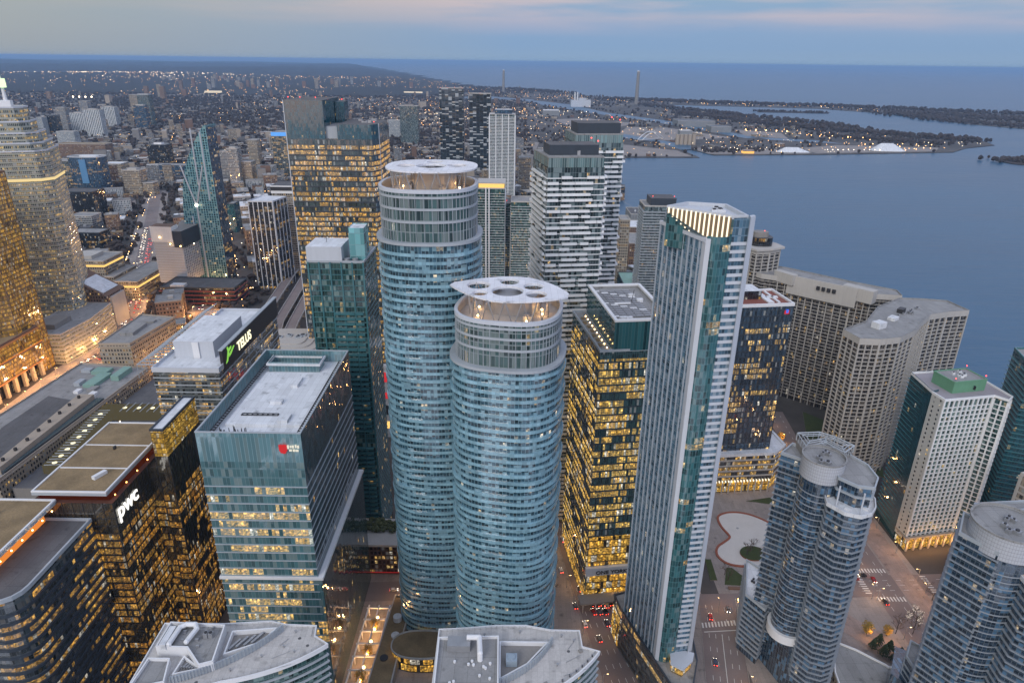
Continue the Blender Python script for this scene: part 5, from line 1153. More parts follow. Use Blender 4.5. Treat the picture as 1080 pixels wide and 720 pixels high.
# ================================================================== curved teal tower with light braces
t = thing('apartment_tower', 'teal glass tower with a curved sail top and pale Y braces', 'apartment tower', -395, 868)
prof = [(-418, 0), (-371, 0), (-371, 196), (-364.5 - 6.5, 200), (-374, 199), (-381, 190), (-389, 178), (-397, 164), (-404, 148), (-410, 128), (-414.5, 100), (-417, 70)]
m = MB(); u = 0
def side(pr, y0, y1):
    n = len(pr)
    m.face([(x, y0, z) for x, z in pr], 0, [(x, z) for x, z in pr]); m.face([(x, y1, z) for x, z in pr][::-1], 0, [(x, z) for x, z in pr][::-1])
    for i in range(n):
        a, b = pr[i], pr[(i+1) % n]
        m.face([(a[0], y1, a[1]), (b[0], y1, b[1]), (b[0], y0, b[1]), (a[0], y0, a[1])], 1 if i == 1 else 0, [(0, a[1]), (0, b[1]), (y1-y0, b[1]), (y1-y0, a[1])])
side(prof, 853, 882)
FA['ltw'] = facade('sail tower windows', 3.0, 3.0, .30, .32, (.012, .055, .08), (.14, .29, .33), (.12, .26, .30), ior=1.8, lit=0, single=.04, es=.5, blind=.2, blindc=(.2, .3, .3), seed=91)
m.build('curtain_wall', [FA['ltw'], FA['blue']], t)
for p, q in (((-409, 152), (-397, 104)), ((-382, 152), (-396, 104)), ((-396.5, 104), (-396.5, 0)), ((-390, 196), (-390, 128)), ((-379, 192), (-379, 110)), ((-404, 90), (-404, 20))):
    m = MB(); m.tube((p[0], 852.6, p[1]), (q[0], 852.6, q[1]), .9, n=4); m.build('brace', M['pier'], t)
m = MB(); m.blob((-396.5, 851.4, 104), 1.6, 0, 1, 6, 4, 0); m.build('brace_lamp', M['glowwhite'], t)
t = thing('apartment_tower', 'white concrete tower under construction with a dark wrapped top', 'apartment tower', -420, 838)
P = [(-440, 816), (-404, 813), (-400, 872), (-436, 875)]
FA['wc'] = facade('raw concrete openings', 4.2, 3.1, .68, .4, (.03, .033, .035), (.44, .46, .49), ior=1.5, lit=0, single=.05, es=.6, seed=93)
m = MB(); m.wall(P[:2], 14, 66, 1, 0, close=False); m.wall(P[1:] + P[:1], 14, 66, 0, 0, close=False); m.build('wall', [FA['wc'], M['pier']], t)
for k in range(15): m = MB(); m.box(-422, 814.2, 17 + k * 3.3, 36, .5, .35, -.083); m.build('slab_edge', M['conc'], t)
m = MB(); m.prism([(-441, 815), (-414, 812.6), (-414, 830), (-440, 832)], 66, 85, 0, 1); m.build('formwork', [M['hpband'], M['brick']], t)
m = MB(); m.prism([(-413, 812), (-402, 811.4), (-397, 874), (-430, 876)], 60, 80, 0, 1); m.build('wrap', [M['dkblue'], M['concd']], t)
for q in ((-430, 813.2, 72), (-418, 812.2, 64), (-405, 810.8, 62), (-402, 840, 58)): m = MB(); m.blob(q, .8, 0, 1, 6, 4, 0); m.build('site_lamp', M['glowwarm'], t)
t = thing('construction_podium', 'dark red scaffolded podium under the white concrete tower', 'podium', -380, 790)
P = [(-418, 770), (-330, 770), (-330, 810), (-418, 812)]
m = MB(); m.wall(P, 0, 22, 0, 0); m.build('wall', FA['dark'], t); roofing(t, P, 22, M['darkroof'], 1, M['dkblue'])
for z in (3, 8, 13, 18): m = MB(); m.ring(offset(P, 1.4), offset(P, -.2), z, z + .8); m.build('scaffold_deck', plain('red oxide %d' % z, (.22, .05, .04), .7, .2, .2), t)
m = MB(); m.box(-398, 776, 22, 16, 10, 3); m.build('site_tent', M['whiteroof'], t)

t = thing('apartment_tower', 'black apartment tower with white vertical fins beside the rail corridor', 'apartment tower', -308, 855)
P = [(-326, 836), (-296, 838), (-289, 870), (-322, 873)]
skin(t, P, 0, 112, FA['dark']); bands(t, P, 5, 2.95, 36, .3, .5, M['dark']); roofing(t, P, 112, M['whiteroof'], 1.2, M['pier'])
piers(t, P[0], P[1], 0, 112, 6, 1.0, 1.2, M['pier'], 'fin'); piers(t, P[1], P[2], 0, 112, 5, 1.0, 1.2, M['pier'], 'fin')
t = thing('apartment_tower', 'beige apartment tower with a white framed dark box on top behind the black finned tower', 'apartment tower', -296, 912)
P = box4(-316, -283, 895, 930); skin(t, P, 0, 112, FA['tan']); bands(t, P, 4, 3.0, 35, .35, .8, M['conc'])
m = MB(); m.prism(offset(P, .4), 112, 122, 0, 1); m.build('crown', [M['hpband'], M['darkroof']], t); m = MB(); m.wall(offset(P, .6)[:2], 115.5, 120.5, 0, close=False); m.build('crown_window', M['dark'], t)
# arena roof and rail corridor viaducts
t = thing('arena', 'low arena with a grey ribbed curved roof behind the boxy glass office tower', 'arena', -205, 598)
P = superell(-208, 598, 36, 34, 4, 40); m = MB(); m.prism(P, 0, 26, 0, 1); m.build('wall', [M['concd'], M['greyroof']], t)
m = MB(); q0 = P; 
for k in range(4): m.prism(superell(-208, 598, 35 - k * 7, 33 - k * 6, 4, 40), 26 + k * 1.2, 27.2 + k * 1.2, 0)
m.build('roof', M['conc'], t)
units(t, superell(-208, 598, 20, 20, 2, 10), 30.5, 7, 4, M['band'], 3, 7, 2)
for k in range(16): m = MB(); m.box(-236 + k * 3.7, 566, 26.2, .6, 10, 1.4); m.build('roof_rib', M['pier'], t)
for i, (x, hh, mt) in enumerate(((-238, 11, 'conc'), (-256, 8, 'concd'), (-276, 10, 'conc'))):
    t = thing('viaduct', ('grey rail viaduct running east past the black finned tower', 'darker middle rail viaduct of the corridor', 'grey outer rail viaduct of the corridor beside the towers')[i], 'viaduct', x, 800)
    m = MB(); m.prism(ccw(strip([(x + 18, 560 + i * 60), (x, 700), (x - 20, 880), (x - 18, 1100)], 11)), hh - 1.2, hh, 0, 1, True); m.build('deck', [M[mt], M['road']], t)
    for s in (-5.4, 5.4): m = MB(); m.prism(ccw(strip([(x + 18 + s, 560 + i * 60), (x + s, 700), (x - 20 + s, 880), (x - 18 + s, 1100)], .4)), hh, hh + 1.1, 0); m.build('parapet', M['conc'], t)
    for k in range(9): m = MB(); m.box(x + 8 - k * 3.4, 640 + k * 32, 0, 5, 2, hh - 1.2); m.build('bridge_pier', M['concd'], t)
# low block between the towers, and screen board
t = thing('low_block', 'low dark brown block with a hedge on its roof behind the lit plaza', 'low block', -74, 324)
P = box4(-86, -58, 314, 336); skin(t, P, 0, 20, facade('brown slatted windows', 2.2, 3.2, .3, .35, (.03, .02, .015), (.06, .035, .025), ior=1.5, lit=.3, single=.3, clump=3, es=.5, seed=95), 'wall')
m = MB(); m.prism(box4(-87, -57, 313, 337), 20, 21.4, 0, None, True); m.build('roof_slab', M['conc'], t)
m = MB()
for k in range(150): m.blob((rng.uniform(-85, -59), rng.uniform(324, 334), 22.4 + rng.uniform(0, 1.6)), rng.uniform(.8, 1.5), 0)
tag(m.build('hedge', M['greenroof'], t), kind='stuff')
m = MB(); m.wall(box4(-86.4, -57.6, 313.6, 337), 1.2, 1.9, 0); m.build('red_light_band', M['dimred'], t)
m = MB(); m.wall(box4(-64, -57.6, 313.4, 330), 2.4, 5, 0); m.build('lit_shopfront', FA['ybase'], t)
t = thing('billboard', 'tall pale board with red panels standing between the green tower and the rounded tower', 'billboard', -96, 470)
m = MB(); m.box(-96, 470, 0, 16, 2, 62); m.build('panel', M['whiteroof'], t)
for z, h in ((48, 8), (34, 5)): m = MB(); m.box(-97, 468.8, z, 12, .3, h); m.build('red_panel', M['signr'], t)
m = MB(); m.box(-96, 468.8, 20, 15, .3, 8); m.build('dark_panel', M['dark'], t); m = MB(); m.box(-96, 468.8, 8, 14, .3, 6); m.build('lit_panel', M['glowdim'], t)
# plaza pergola with lit trees
t = thing('plaza_pergola', 'white gridded pergola over a lit plaza beside the glass office tower', 'pergola', -68, 258)
m = MB()
for k in range(7): m.box(-70 + k * .2, 234 + k * 8, 5, 13, .7, .6, .02)
for x in (-75.6, -70.3, -64.6): m.prism(ccw(strip([(x, 232), (x + 1.2, 284)], .7)), 5.02, 5.6, 0, None, True)
m.build('frame', M['hpband'], t)
for k in range(7):
    for x in (-75.4, -64.4): m = MB(); m.box(x + k * .18, 234 + k * 8, 0, .5, .5, 5); m.build('post', M['hpband'], t)
for k in range(6): deck_lights.append((-70 + k * .2, 238 + k * 8, 3.4, 900)); m = MB(); m.blob((-70 + k * .2, 238 + k * 8, 2.6), .7, 0, 1, 8, 5, 0); m.build('globe_lamp', M['glowwarm'], t)

# ================================================================== middle distance buildings, each its own thing
def mass(name, label, cat, x0, x1, D, z, depth, fa, rf='greyroof', rot=0.0, pent=None, extra=None, band=None, group=None, z0=0):
    cx, cy = (x0 + x1) / 2, D + depth / 2
    t = thing(name, label, cat, cx, cy, group=group)
    P = rect(cx, cy, x1 - x0, depth, rot)
    skin(t, P, z0, z, FA[fa] if fa != 'shed' else FA['shed'], 'wall'); roofing(t, P, z, M[rf], 1.0, M['conc'] if fa not in ('dark', 'blue', 'teal') else M['dkblue'])
    if pent: m = MB(); m.prism(rect(cx, cy, (x1-x0) * pent[0], depth * pent[0], rot), z, z + pent[1], 0, 1); m.build('plant_room', [M[pent[2]], M['greyroof']], t)
    if band: bands(t, P, 4, band[0], int((z - 5) / band[0]), band[1], band[2], M[band[3]])
    return t
A_ = 'apartment_tower'; a_ = 'apartment tower'
mass(A_, 'pale striped apartment tower, left of the tall striped pair', a_, -1702, -1646, 2732, 71, 30, 'striped', pent=(.5, 4, 'conc'))
mass(A_, 'pale striped apartment tower, broadest and nearest of the striped cluster', a_, -1571, -1512, 2606, 93, 30, 'striped', pent=(.5, 4, 'conc'))
mass(A_, 'pale striped apartment tower right of the broad striped one', a_, -1742, -1684, 3018, 76, 30, 'striped', pent=(.5, 4, 'conc'))
mass(A_, 'thin pale tower rising behind the striped cluster', a_, -2186, -2143, 3605, 64, 30, 'grey')
mass(A_, 'grey striped tower left of the striped cluster', a_, -1794, -1755, 2796, 85, 30, 'grey', pent=(.6, 4, 'concd'))
mass(A_, 'dark squat tower at the left end of the striped cluster', a_, -1746, -1707, 2652, 68, 30, 'dark')
mass(A_, 'narrow pale tower with an orange lit edge beside the granite tower', a_, -1754, -1733, 2614, 64, 30, 'pale')
mass('office_block', 'white grid fronted block below the striped cluster', 'office block', -1496, -1438, 2310, 45, 30, 'pale')
mass(A_, 'grey blue glass tower in front of the slim twin, far inland', a_, -1550, -1500, 2913, 89, 30, 'blue', pent=(.6, 5, 'conc'))
mass(A_, 'tall glass tower with pale top rising over the far inland streets', a_, -1592, -1543, 3039, 126, 32, 'hp', pent=(.9, 3, 'pier'))
mass(A_, 'far brownish tower left of the tall inland glass tower', a_, -2054, -2003, 3840, 86, 30, 'tan')
mass('warehouse', 'long brown brick mill block behind the blue curved office', 'warehouse', -1307, -1166, 2004, 42, 40, 'brick', 'brownroof')
t = thing('office_block', 'blue glass office with a curved front and flat oval roof', 'office block', -924, 1510)
P = superell(-924, 1512, 38, 22, 3, 32); skin(t, P, 0, 74, FA['blue'], 'wall'); roofing(t, P, 74, M['greyroof'], 1.2, M['pier'])
m = MB(); m.prism(ccw(strip([(-930, 1488.6), (-916, 1489)], 2)), 20, 70, 0); m.build('bright_glass_strip', plain('sky blue glass', (.10, .24, .42), .15, .1, .1, spec=.8), t)
m = MB(); m.prism(superell(-918, 1510, 20, 10, 2.4, 24), 74, 76, 0); m.build('roof_disc', M['white'], t)
mass('office_block', 'grey green glass office left of the curved blue one', 'office block', -1008, -962, 1511, 63, 34, 'telus')
mass('office_block', 'plain dark slate office block right of the granite tower', 'office block', -812, -752, 1222, 50, 40, 'dark', 'darkroof')
mass('office_block', 'pale concrete block below the slate office', 'office block', -751, -713, 1143, 24, 30, 'grey')
mass('office_block', 'black low office with a gold lit stripe', 'office block', -681, -634, 1026, 24, 30, 'dark', 'greyroof', extra=1)
mass('office_block', 'tan windowed office block mid town, near the church', 'office block', -830, -792, 1466, 52, 30, 'tan', pent=(.5, 4, 'conc'))
t = thing('church', 'grey church with a slender pointed spire', 'church', -761, 1345)
m = MB(); m.box(-761, 1350, 0, 12, 28, 10); m.build('nave', M['conc'], t); m = MB(); m.box(-766, 1336, 0, 5, 5, 16); m.build('tower', M['conc'], t)
m = MB(); m.tube((-766, 1336, 16), (-766, 1336, 32), 3, .1, 4); m.build('spire', M['concd'], t)
m = MB(); m.face([(-767, 1336, 10), (-767, 1364, 10), (-761, 1364, 15), (-761, 1336, 15)]); m.face([(-755, 1336, 10), (-761, 1336, 15), (-761, 1364, 15), (-755, 1364, 10)]); m.build('roof', M['darkroof'], t)
mass('office_block', 'low tan block with yellow lit windows by the inland avenue', 'office block', -794, -769, 1468, 26, 24, 'tan')
mass('office_block', 'beige stone block mid town with a flat pale roof', 'office block', -982, -935, 1655, 38, 36, 'stone', 'whiteroof')
mass('office_block', 'long low teal glazed hall near the sail topped tower', 'hall', -880, -794, 1694, 30, 40, 'blue', 'greyroof')
mass('office_block', 'dark glass block with a bright white corner mast', 'office block', -983, -932, 1878, 57, 40, 'dark', 'greyroof', pent=(.4, 5, 'white'))
mass(A_, 'slim grey apartment block just right of the sail topped tower', a_, -706, -688, 1676, 67, 24, 'grey')
mass(A_, 'pale grey apartment block with a dark base, right of the slim one', a_, -656, -632, 1599, 83, 26, 'grey', pent=(.6, 4, 'conc'))
mass('office_block', 'beige block with warm lit floors beside the blue topped office', 'office block', -640, -609, 1614, 52, 30, 'tan', extra=1)
mass(A_, 'small dark teal tower at the foot of the sail topped tower', a_, -481, -469, 1143, 48, 24, 'teal')
mass('office_block', 'white gridded block in front of the blue topped office', 'office block', -626, -585, 1684, 32, 30, 'pale')
t = mass('office_block', 'broad grey glass office with a bright blue lit roof edge', 'office block', -598, -534, 1740, 106, 50, 'telus', 'greyroof')
m = MB(); m.wall(rect(-566, 1765, 65, 51), 98, 107, 0); m.build('blue_light_band', glow('blue roof light', (.14, .42, 1), .55), t)
mass('office_block', 'narrow tan slab left of the blue topped office', 'office block', -727, -701, 1918, 68, 30, 'tan')
mass(A_, 'grey glass apartment tower rising left of the wavy black pair', a_, -401, -338, 2494, 127, 40, 'hp', pent=(.5, 5, 'concd'))
mass(A_, 'short white block left of the grey glass apartment tower', a_, -480, -437, 2710, 62, 30, 'pale')
t = mass(A_, 'black tower with wavy white balcony flecks, taller and left of the pair', a_, -201, -137, 1914, 207, 40, 'wave', 'darkroof'); [beacon(t, x, 1918, 207) for x in (-197, -180, -160, -141)]
t = mass(A_, 'black tower with wavy white balcony flecks, shorter and right of the pair', a_, -118, -62, 1852, 197, 40, 'wave', 'darkroof'); beacon(t, -90, 1856, 197)
t = mass(A_, 'blue white tower with thin slab edges in front of the wavy black pair', a_, -54, 1, 1500, 172, 36, 'hp', 'whiteroof', band=(3.0, 1.2, .8, 'hpband'))
piers(t, (-54, 1500), (1, 1500), 0, 172, 5, 1.6, 3.2, M['hpband'], 'fin'); m = MB(); m.prism(rect(-24, 1518, 36, 26), 172, 181, 0, 1); m.build('plant_room', [FA['blue'], M['whiteroof']], t)
mass('office_block', 'tan block with a dark side right of the slab edged tower', 'office block', 10, 38, 1599, 72, 30, 'tan')
t = mass(A_, 'dark green glass tower with two bright fins and a gold lit top', a_, -42, -10, 758, 145, 36, 'condot', 'greyroof', band=(2.95, .8, .3, 'hpband'))
for x in (-31, -27.4): m = MB(); m.box(x, 757, 0, 1.5, 2.2, 146); m.build('fin', M['hpband'], t)
m = MB(); m.prism(rect(-25, 776, 28, 26), 145, 150, 0, 1); m.build('lit_crown', [M['glowdim'], M['greyroof']], t); m = MB(); m.prism(rect(-25, 776, 31, 30), 150, 151.2, 0, None, True); m.build('roof_slab', M['conc'], t)
mass(A_, 'dark green glass tower with thin white slab lines, right of the finned one', a_, -3, 20, 762, 130, 34, 'condot', 'greyroof', band=(2.95, .9, .3, 'hpband'))
t = mass(A_, 'narrow terraced link tower with warm lamps between the two green glass towers', a_, -12, -3.4, 770, 127, 26, 'condot', 'greyroof', band=(2.95, 1.0, .4, 'band')); beacon(t, -8, 772, 128)
mass('warehouse', 'long grey slab shed on the lake edge behind the balcony towers', 'warehouse', 205, 258, 1190, 30, 60, 'shed', 'darkroof')
mass('warehouse', 'low block with pale roof near the lake edge', 'warehouse', 182, 221, 1070, 34, 50, 'brick', 'whiteroof')
mass('office_block', 'brown glazed college block with a lit corner near the lake', 'office block', 160, 194, 922, 45, 60, 'brick', 'greyroof')
t = mass('office_block', 'low teal glass hall with a white roof box near the lake', 'hall', 131, 184, 765, 32, 60, 'teal', 'copper'); m = MB(); m.prism(box4(146, 168, 772, 800), 32, 42, 0, 1); m.build('plant_room', [M['pier'], M['whiteroof']], t)
mass('office_block', 'narrow tan tower with red lit windows beside the balcony towers', 'office block', 132, 144, 836, 96, 24, 'tan')
t = mass(A_, 'grey banded balcony tower with dark roof box on the lake edge behind the wedge tower', a_, 133.5, 168, 696, 140, 32, 'hp', 'greyroof', band=(2.95, 1.2, .9, 'band'))
m = MB(); m.prism(box4(140, 166, 700, 724), 140, 147.5, 0, 1); m.build('plant_room', [M['dkblue'], M['darkroof']], t); [beacon(t, x, 702, 147.5) for x in (142, 164)]
# tower cranes
def crane(label, x, y, h, L, rz, k_=1.0):
    t = thing('tower_crane', label, 'crane', x, y); m = MB()
    for dx in (-.8, .8):
        for dy in (-.8, .8): m.tube((x+dx, y+dy, 0), (x+dx, y+dy, h), .16, n=4)
    for k in range(int(h / 3)): m.tube((x-.8, y-.8, k*3), (x+.8, y-.8, k*3+3), .1, n=4)
    m.build('mast', M['steel'], t); c, s = math.cos(rz), math.sin(rz); m = MB()
    for dz in (0, 1.6): m.tube((x - c*9, y - s*9, h+dz), (x + c*L, y + s*L, h + dz + L*.35 * (1 if L < 40 else .1)), .2, n=4)
    m.build('jib', M['steel'], t); m = MB(); m.box(x - c*8, y - s*8, h - 1.4, 3, 3, 2.6, rz); m.build('counterweight', M['concd'], t); m = MB(); m.box(x, y, h - 1, 2, 2, 2.4, rz); m.build('cab', M['white'], t)
crane('white luffing tower crane rising beside the rail corridor', -760, 1700, 78, 36, 2.4)
crane('dark tower crane on the lake edge behind the balcony towers', 205, 1150, 44, 30, 2.2)

# ================================================================== port lands
def chimney(label, x, y, h, r): 
    t = thing('chimney', label, 'chimney', x, y); m = MB(); m.tube((x, y, 0), (x, y, h), r, r * .72, 16); m.build('stack', M['concd'], t)
    m = MB(); m.tube((x, y, h), (x, y, h + 5), r * .78, r * .72, 16); m.build('rim', M['white'], t); beacon(t, x + r * .7, y, h + 5)
chimney('tall grey power station chimney on the port lands', 870, 5190, 218, 14)
chimney('slim distant chimney far beyond the slab edged tower', -110, 6800, 195, 13)
t = thing('power_station', 'pale blocky power station with two short white stacks', 'power station', 435, 4800)
for (x0, x1, z) in ((371, 420, 42), (420, 470, 55), (470, 500, 44)): m = MB(); m.prism(box4(x0, x1, 4771, 4860), 0, z, 0, 1); m.build('hall', [M['pier'], M['greyroof']], t)
for x in (395, 412): m = MB(); m.tube((x, 4790, 40), (x, 4790, 92), 5, 4, 10); m.build('stack', M['white'], t)
mass('warehouse', 'white roofed shed on the port lands, left of the balcony towers', 'warehouse', 156, 245, 3962, 26, 90, 'shed', 'white')
mass('warehouse', 'long blue grey warehouse on the quay, nearest the channel', 'warehouse', 764, 937, 3352, 26, 120, 'shed', 'dkblue')
mass('warehouse', 'second blue grey warehouse behind the quay trees', 'warehouse', 848, 935, 3080, 24, 90, 'shed', 'dkblue')
mass('warehouse', 'small white roofed shed between the channels', 'warehouse', 681, 732, 2934, 19, 40, 'shed', 'white')
t = thing('silo_block', 'row of brownish cement silos by the port channel', 'silos', 630, 2590)
for k in range(5): m = MB(); m.tube((595 + k * 15, 2590, 0), (595 + k * 15, 2590, 36), 7.5, 7.5, 12); m.build('silo', M['tan'] if 'tan' in M else M['stone'], t)
def mound(label, x, y, a, b, h, mt):
    t = thing('storage_tent', label, 'storage tent', x, y); m = MB(); P0 = superell(x, y, a, b, 3, 24); P1 = superell(x - a * .1, y, a * .35, b * .12, 2.5, 24)
    for i in range(24): j = (i+1) % 24; m.face([(*P0[i], 0), (*P0[j], 0), (*P1[j], h), (*P1[i], h)])
    m.cap(P1, h); m.build('cover', mt, t, smooth=False); m = MB(); m.ring(offset(P0, 1), P0, 0, 2.5); m.build('base_wall', M['concd'], t)
mound('long low white storage tent on the quay', 945, 2392, 62, 24, 17, M['whiteroof'])
mound('large white pyramid shaped storage tent at the water edge', 1305, 2470, 62, 34, 26, M['whiteroof'])
t = mass('ferry_terminal', 'low orange lit building at the water edge of the port', 'terminal', 757, 792, 2330, 12, 20, 'tan', 'redroof')
m = MB(); m.wall(rect(774.5, 2340, 36, 21), 2, 9, 0); m.build('lit_front', glow('orange flood light', (1, .48, .12), .8), t)
t = thing('bridge', 'white arched road bridge over the narrow port channel', 'bridge', 520, 2700)
m = MB(); m.prism(ccw(strip([(470, 2660), (570, 2760)], 12)), 6, 7.4, 0, None, True); m.build('deck', M['conc'], t)
for s in (-7, 7):
    m = MB(); pp = [(470 + 100 * k / 10 + s, 2660 + 100 * k / 10 - s, 7 + 26 * math.sin(math.pi * k / 10)) for k in range(11)]
    for a, b in zip(pp[:-1], pp[1:]): m.tube(a, b, 1.3, n=6)
    m.build('arch', M['white'], t)

# unseen pale blocks added west of the towers to brighten the glass reflections
for (x0, x1, y0, y1, z, lab) in ((-330, -215, -160, 150, 22, 'long pale roofed exhibition hall west of the banded office block'), (-150, -30, -180, 120, 18, 'broad pale roofed exhibition hall west of the towers'), (10, 120, -190, 110, 14, 'low pale roofed depot west of the wedge tower'), (160, 300, -200, 90, 26, 'pale roofed block west of the sculpted towers')):
    t = thing('exhibition_hall', lab, 'hall', (x0 + x1) / 2, (y0 + y1) / 2); P = box4(x0, x1, y0, y1); skin(t, P, 0, z, FA['grey'], 'wall'); roofing(t, P, z, M['whiteroof'], 1, M['conc'])
# ================================================================== low streets inland of the towers
bpy.context.view_layer.update()
def inpoly(p, poly):
    x, y = p; r = False; n = len(poly)
    for i in range(n):
        x1, y1 = poly[i]; x2, y2 = poly[(i+1) % n]
        if (y1 > y) != (y2 > y) and x < (x2 - x1) * (y - y1) / (y2 - y1) + x1: r = not r
    return r
def segd(p, pts):
    b = 1e9
    for (x1, y1), (x2, y2) in zip(pts[:-1], pts[1:]):
        dx, dy = x2-x1, y2-y1; t = max(0, min(1, ((p[0]-x1)*dx + (p[1]-y1)*dy) / (dx*dx + dy*dy))); b = min(b, math.hypot(p[0]-x1-dx*t, p[1]-y1-dy*t))
    return b
def seen(x, y, z=5, pad=.03):
    q = Vector((x, y, z - CAMZ)); d = q.dot(F_); return d > 0 and abs(q.dot(cx_) / d) < .75 + pad and abs(q.dot(cy_) / d) < .5 + pad
busy = []
for t in list(COL.objects):
    if t.type == 'EMPTY' and 'category' in t.keys():
        xs, ys = [], []
        for c in t.children:
            if c.type == 'MESH':
                for b in c.bound_box: xs.append(t.location.x + c.location.x + b[0]); ys.append(t.location.y + c.location.y + b[1])
        if xs: busy.append((min(xs), max(xs), min(ys), max(ys)))
def free(x, y, r): return all(not (a - r < x < b + r and c - r < y < d + r) for a, b, c, d in busy)
wet = [[(160, 5500), (400, 5000), (543, 4251), (775, 3728), (898, 3261), (994, 2895), (930, 2850), (830, 3200), (690, 3650), (430, 4250), (200, 4900), (80, 5450)],
       [(573, 2430), (543, 2665), (431, 2800), (330, 3100), (500, 2880), (640, 2560)], [(-500, 5700), (80, 5400), (160, 5600), (-300, 6200)], [(1192, 2811), (994, 2895), (1010, 2800), (1250, 2690)]]
def dry(x, y): return inpoly((x, y), shore) and not any(inpoly((x, y), w_) for w_ in wet)
GA = R(23); gc, gs = math.cos(GA), math.sin(GA)
kinds = [('brown brick low-rise with a dark flat roof in the streets inland of the towers', 'brick', 'darkroof', 24, 20, 12), ('tan low-rise with a grey flat roof in the streets inland of the towers', 'tan', 'greyroof', 30, 22, 14),
         ('grey panelled low-rise with a pale flat roof in the streets inland of the towers', 'grey', 'whiteroof', 32, 26, 13), ('long dark glazed low-rise in the streets inland of the towers', 'dark', 'greyroof', 40, 20, 17),
         ('pale banded low-rise apartment block in the streets inland of the towers', 'pale', 'greyroof', 36, 18, 22), ('beige stone low-rise with a pale roof in the streets inland of the towers', 'stone', 'whiteroof', 28, 24, 16),
         ('small brick house row with a brown roof in the streets inland of the towers', 'brick', 'brownroof', 34, 14, 9), ('mid-height brown brick block in the streets inland of the towers', 'brick', 'greyroof', 26, 24, 27)]
protos = []
for i, (lab, fa, rf, a, b, h) in enumerate(kinds):
    m = MB(); m.wall(rect(0, 0, a, b), 0, h, 0, i * 120.0); o = m.build('low_rise_building', FA[fa])
    tag(o, lab, 'low-rise', lab.split(' in the')[0] + 's inland')
    m = MB(); P = rect(0, 0, a, b); m.cap(P, h); m.ring(offset(P, .2), offset(P, -.4), h - .3, h + .8); m.build('roof', M[rf], o)
    m = MB(); r = random.Random(i); m.box(r.uniform(-4, 4), r.uniform(-3, 3), h, 6, 5, 2.6); m.build('roof_house', M['conc' if i % 2 else 'steel'], o)
    protos.append(o)
used = [0] * len(protos); nlow = 0
cand = []
for i in range(-60, 60):
    for j in range(8, 52):
        u, v = i * 36 + rng.uniform(-5, 5), j * 44 + rng.uniform(-6, 6)
        if i % 4 == 0 or j % 4 == 0: continue
        x, y = u * gc - v * gs, u * gs + v * gc
        if 560 < y < 1640 and seen(x, y, 5, .2) and dry(x, y) and free(x, y, 15) and segd((x, y), FRONT) > 26 and segd((x, y), BAYST) > 24 and not (-330 < x < -190 and y < 1050) and abs(x + 208) > 30: cand.append((y, x, i + 7 * j))
cand.sort(key=lambda c: (not seen(c[1], c[0]), c[0])); inn = sum(seen(c[1], c[0]) for c in cand); keep_ = min(300, inn); far_over = cand[keep_:]
for y, x, k in cand[:keep_]:
    q = rng.randrange(len(protos))
    o = protos[q] if not used[q] else copytree(protos[q]); used[q] += 1
    o.location = (x, y, 0); o.rotation_euler = (0, 0, GA + (math.pi / 2 if rng.random() < .5 else 0)); s = rng.uniform(.75, 1.15); o.scale = (s, s, rng.uniform(.7, 1.35))
for o, u_ in zip(protos, used):
    if not u_: o.location = (-300, 1240, 0)
# far town: one mass nobody could count
FM = [M['concd'], M['brick'], M['darkroof'], M['stone'], M['conc'], M['concd'], FA['tan'], FA['grey'], FA['brick']]
m = MB(); n = 0
def lump(x, y, a, b, h, rz):
    wm = rng.choice((0, 1, 3, 6, 7, 8, 6, 7)); m.wall(rect(x, y, a, b, rz), 0, h, wm, rng.randrange(99) * 12.0); m.cap(rect(x, y, a, b, rz), h, rng.choice((0, 2, 2, 4, 4, 5)))
for y, x, k in far_over: lump(x, y, rng.uniform(18, 34), rng.uniform(14, 26), rng.uniform(8, 20), GA)
tries = 0
while n < 4300 and tries < 70000:
    tries += 1; y = 1600 + 7000 * rng.random() ** 2.0; x = rng.uniform(-1.05, .42) * y
    if not seen(x, y, 5, .18) or not dry(x, y) or hillz(x, y) > 1: continue
    if not free(x, y, 20): continue
    port = x > 60 and y > 2200
    if port and rng.random() < .86: continue
    if any(inpoly((x, y), q_) for q_ in LOTS) and rng.random() < .6: continue
    cl = math.sin(x * .004 + 1) * math.sin(y * .0033) + math.sin(x * .0013 + y * .0017)
    if cl < -.6 and rng.random() < .7: continue
    a, b = rng.uniform(10, 30), rng.uniform(9, 24); h = rng.uniform(5, 11)
    if rng.random() < .10: a *= 1.7; b *= 1.7
    if not port and rng.random() < .045: h = rng.uniform(20, 46)
    lump(x, y, a, b, h, GA + rng.choice((0, math.pi / 2))); n += 1
for cx, cy, k in ((-2600, 6900, 16), (-3300, 8200, 14), (-1700, 7300, 7), (-4600, 9000, 12), (-2500, 5200, 6)):
    for _ in range(k): lump(cx + rng.gauss(0, 260), cy + rng.gauss(0, 200), rng.uniform(22, 36), rng.uniform(22, 30), rng.uniform(45, 105), 0)
tag(m.build('distant_town', FM), kind='stuff')
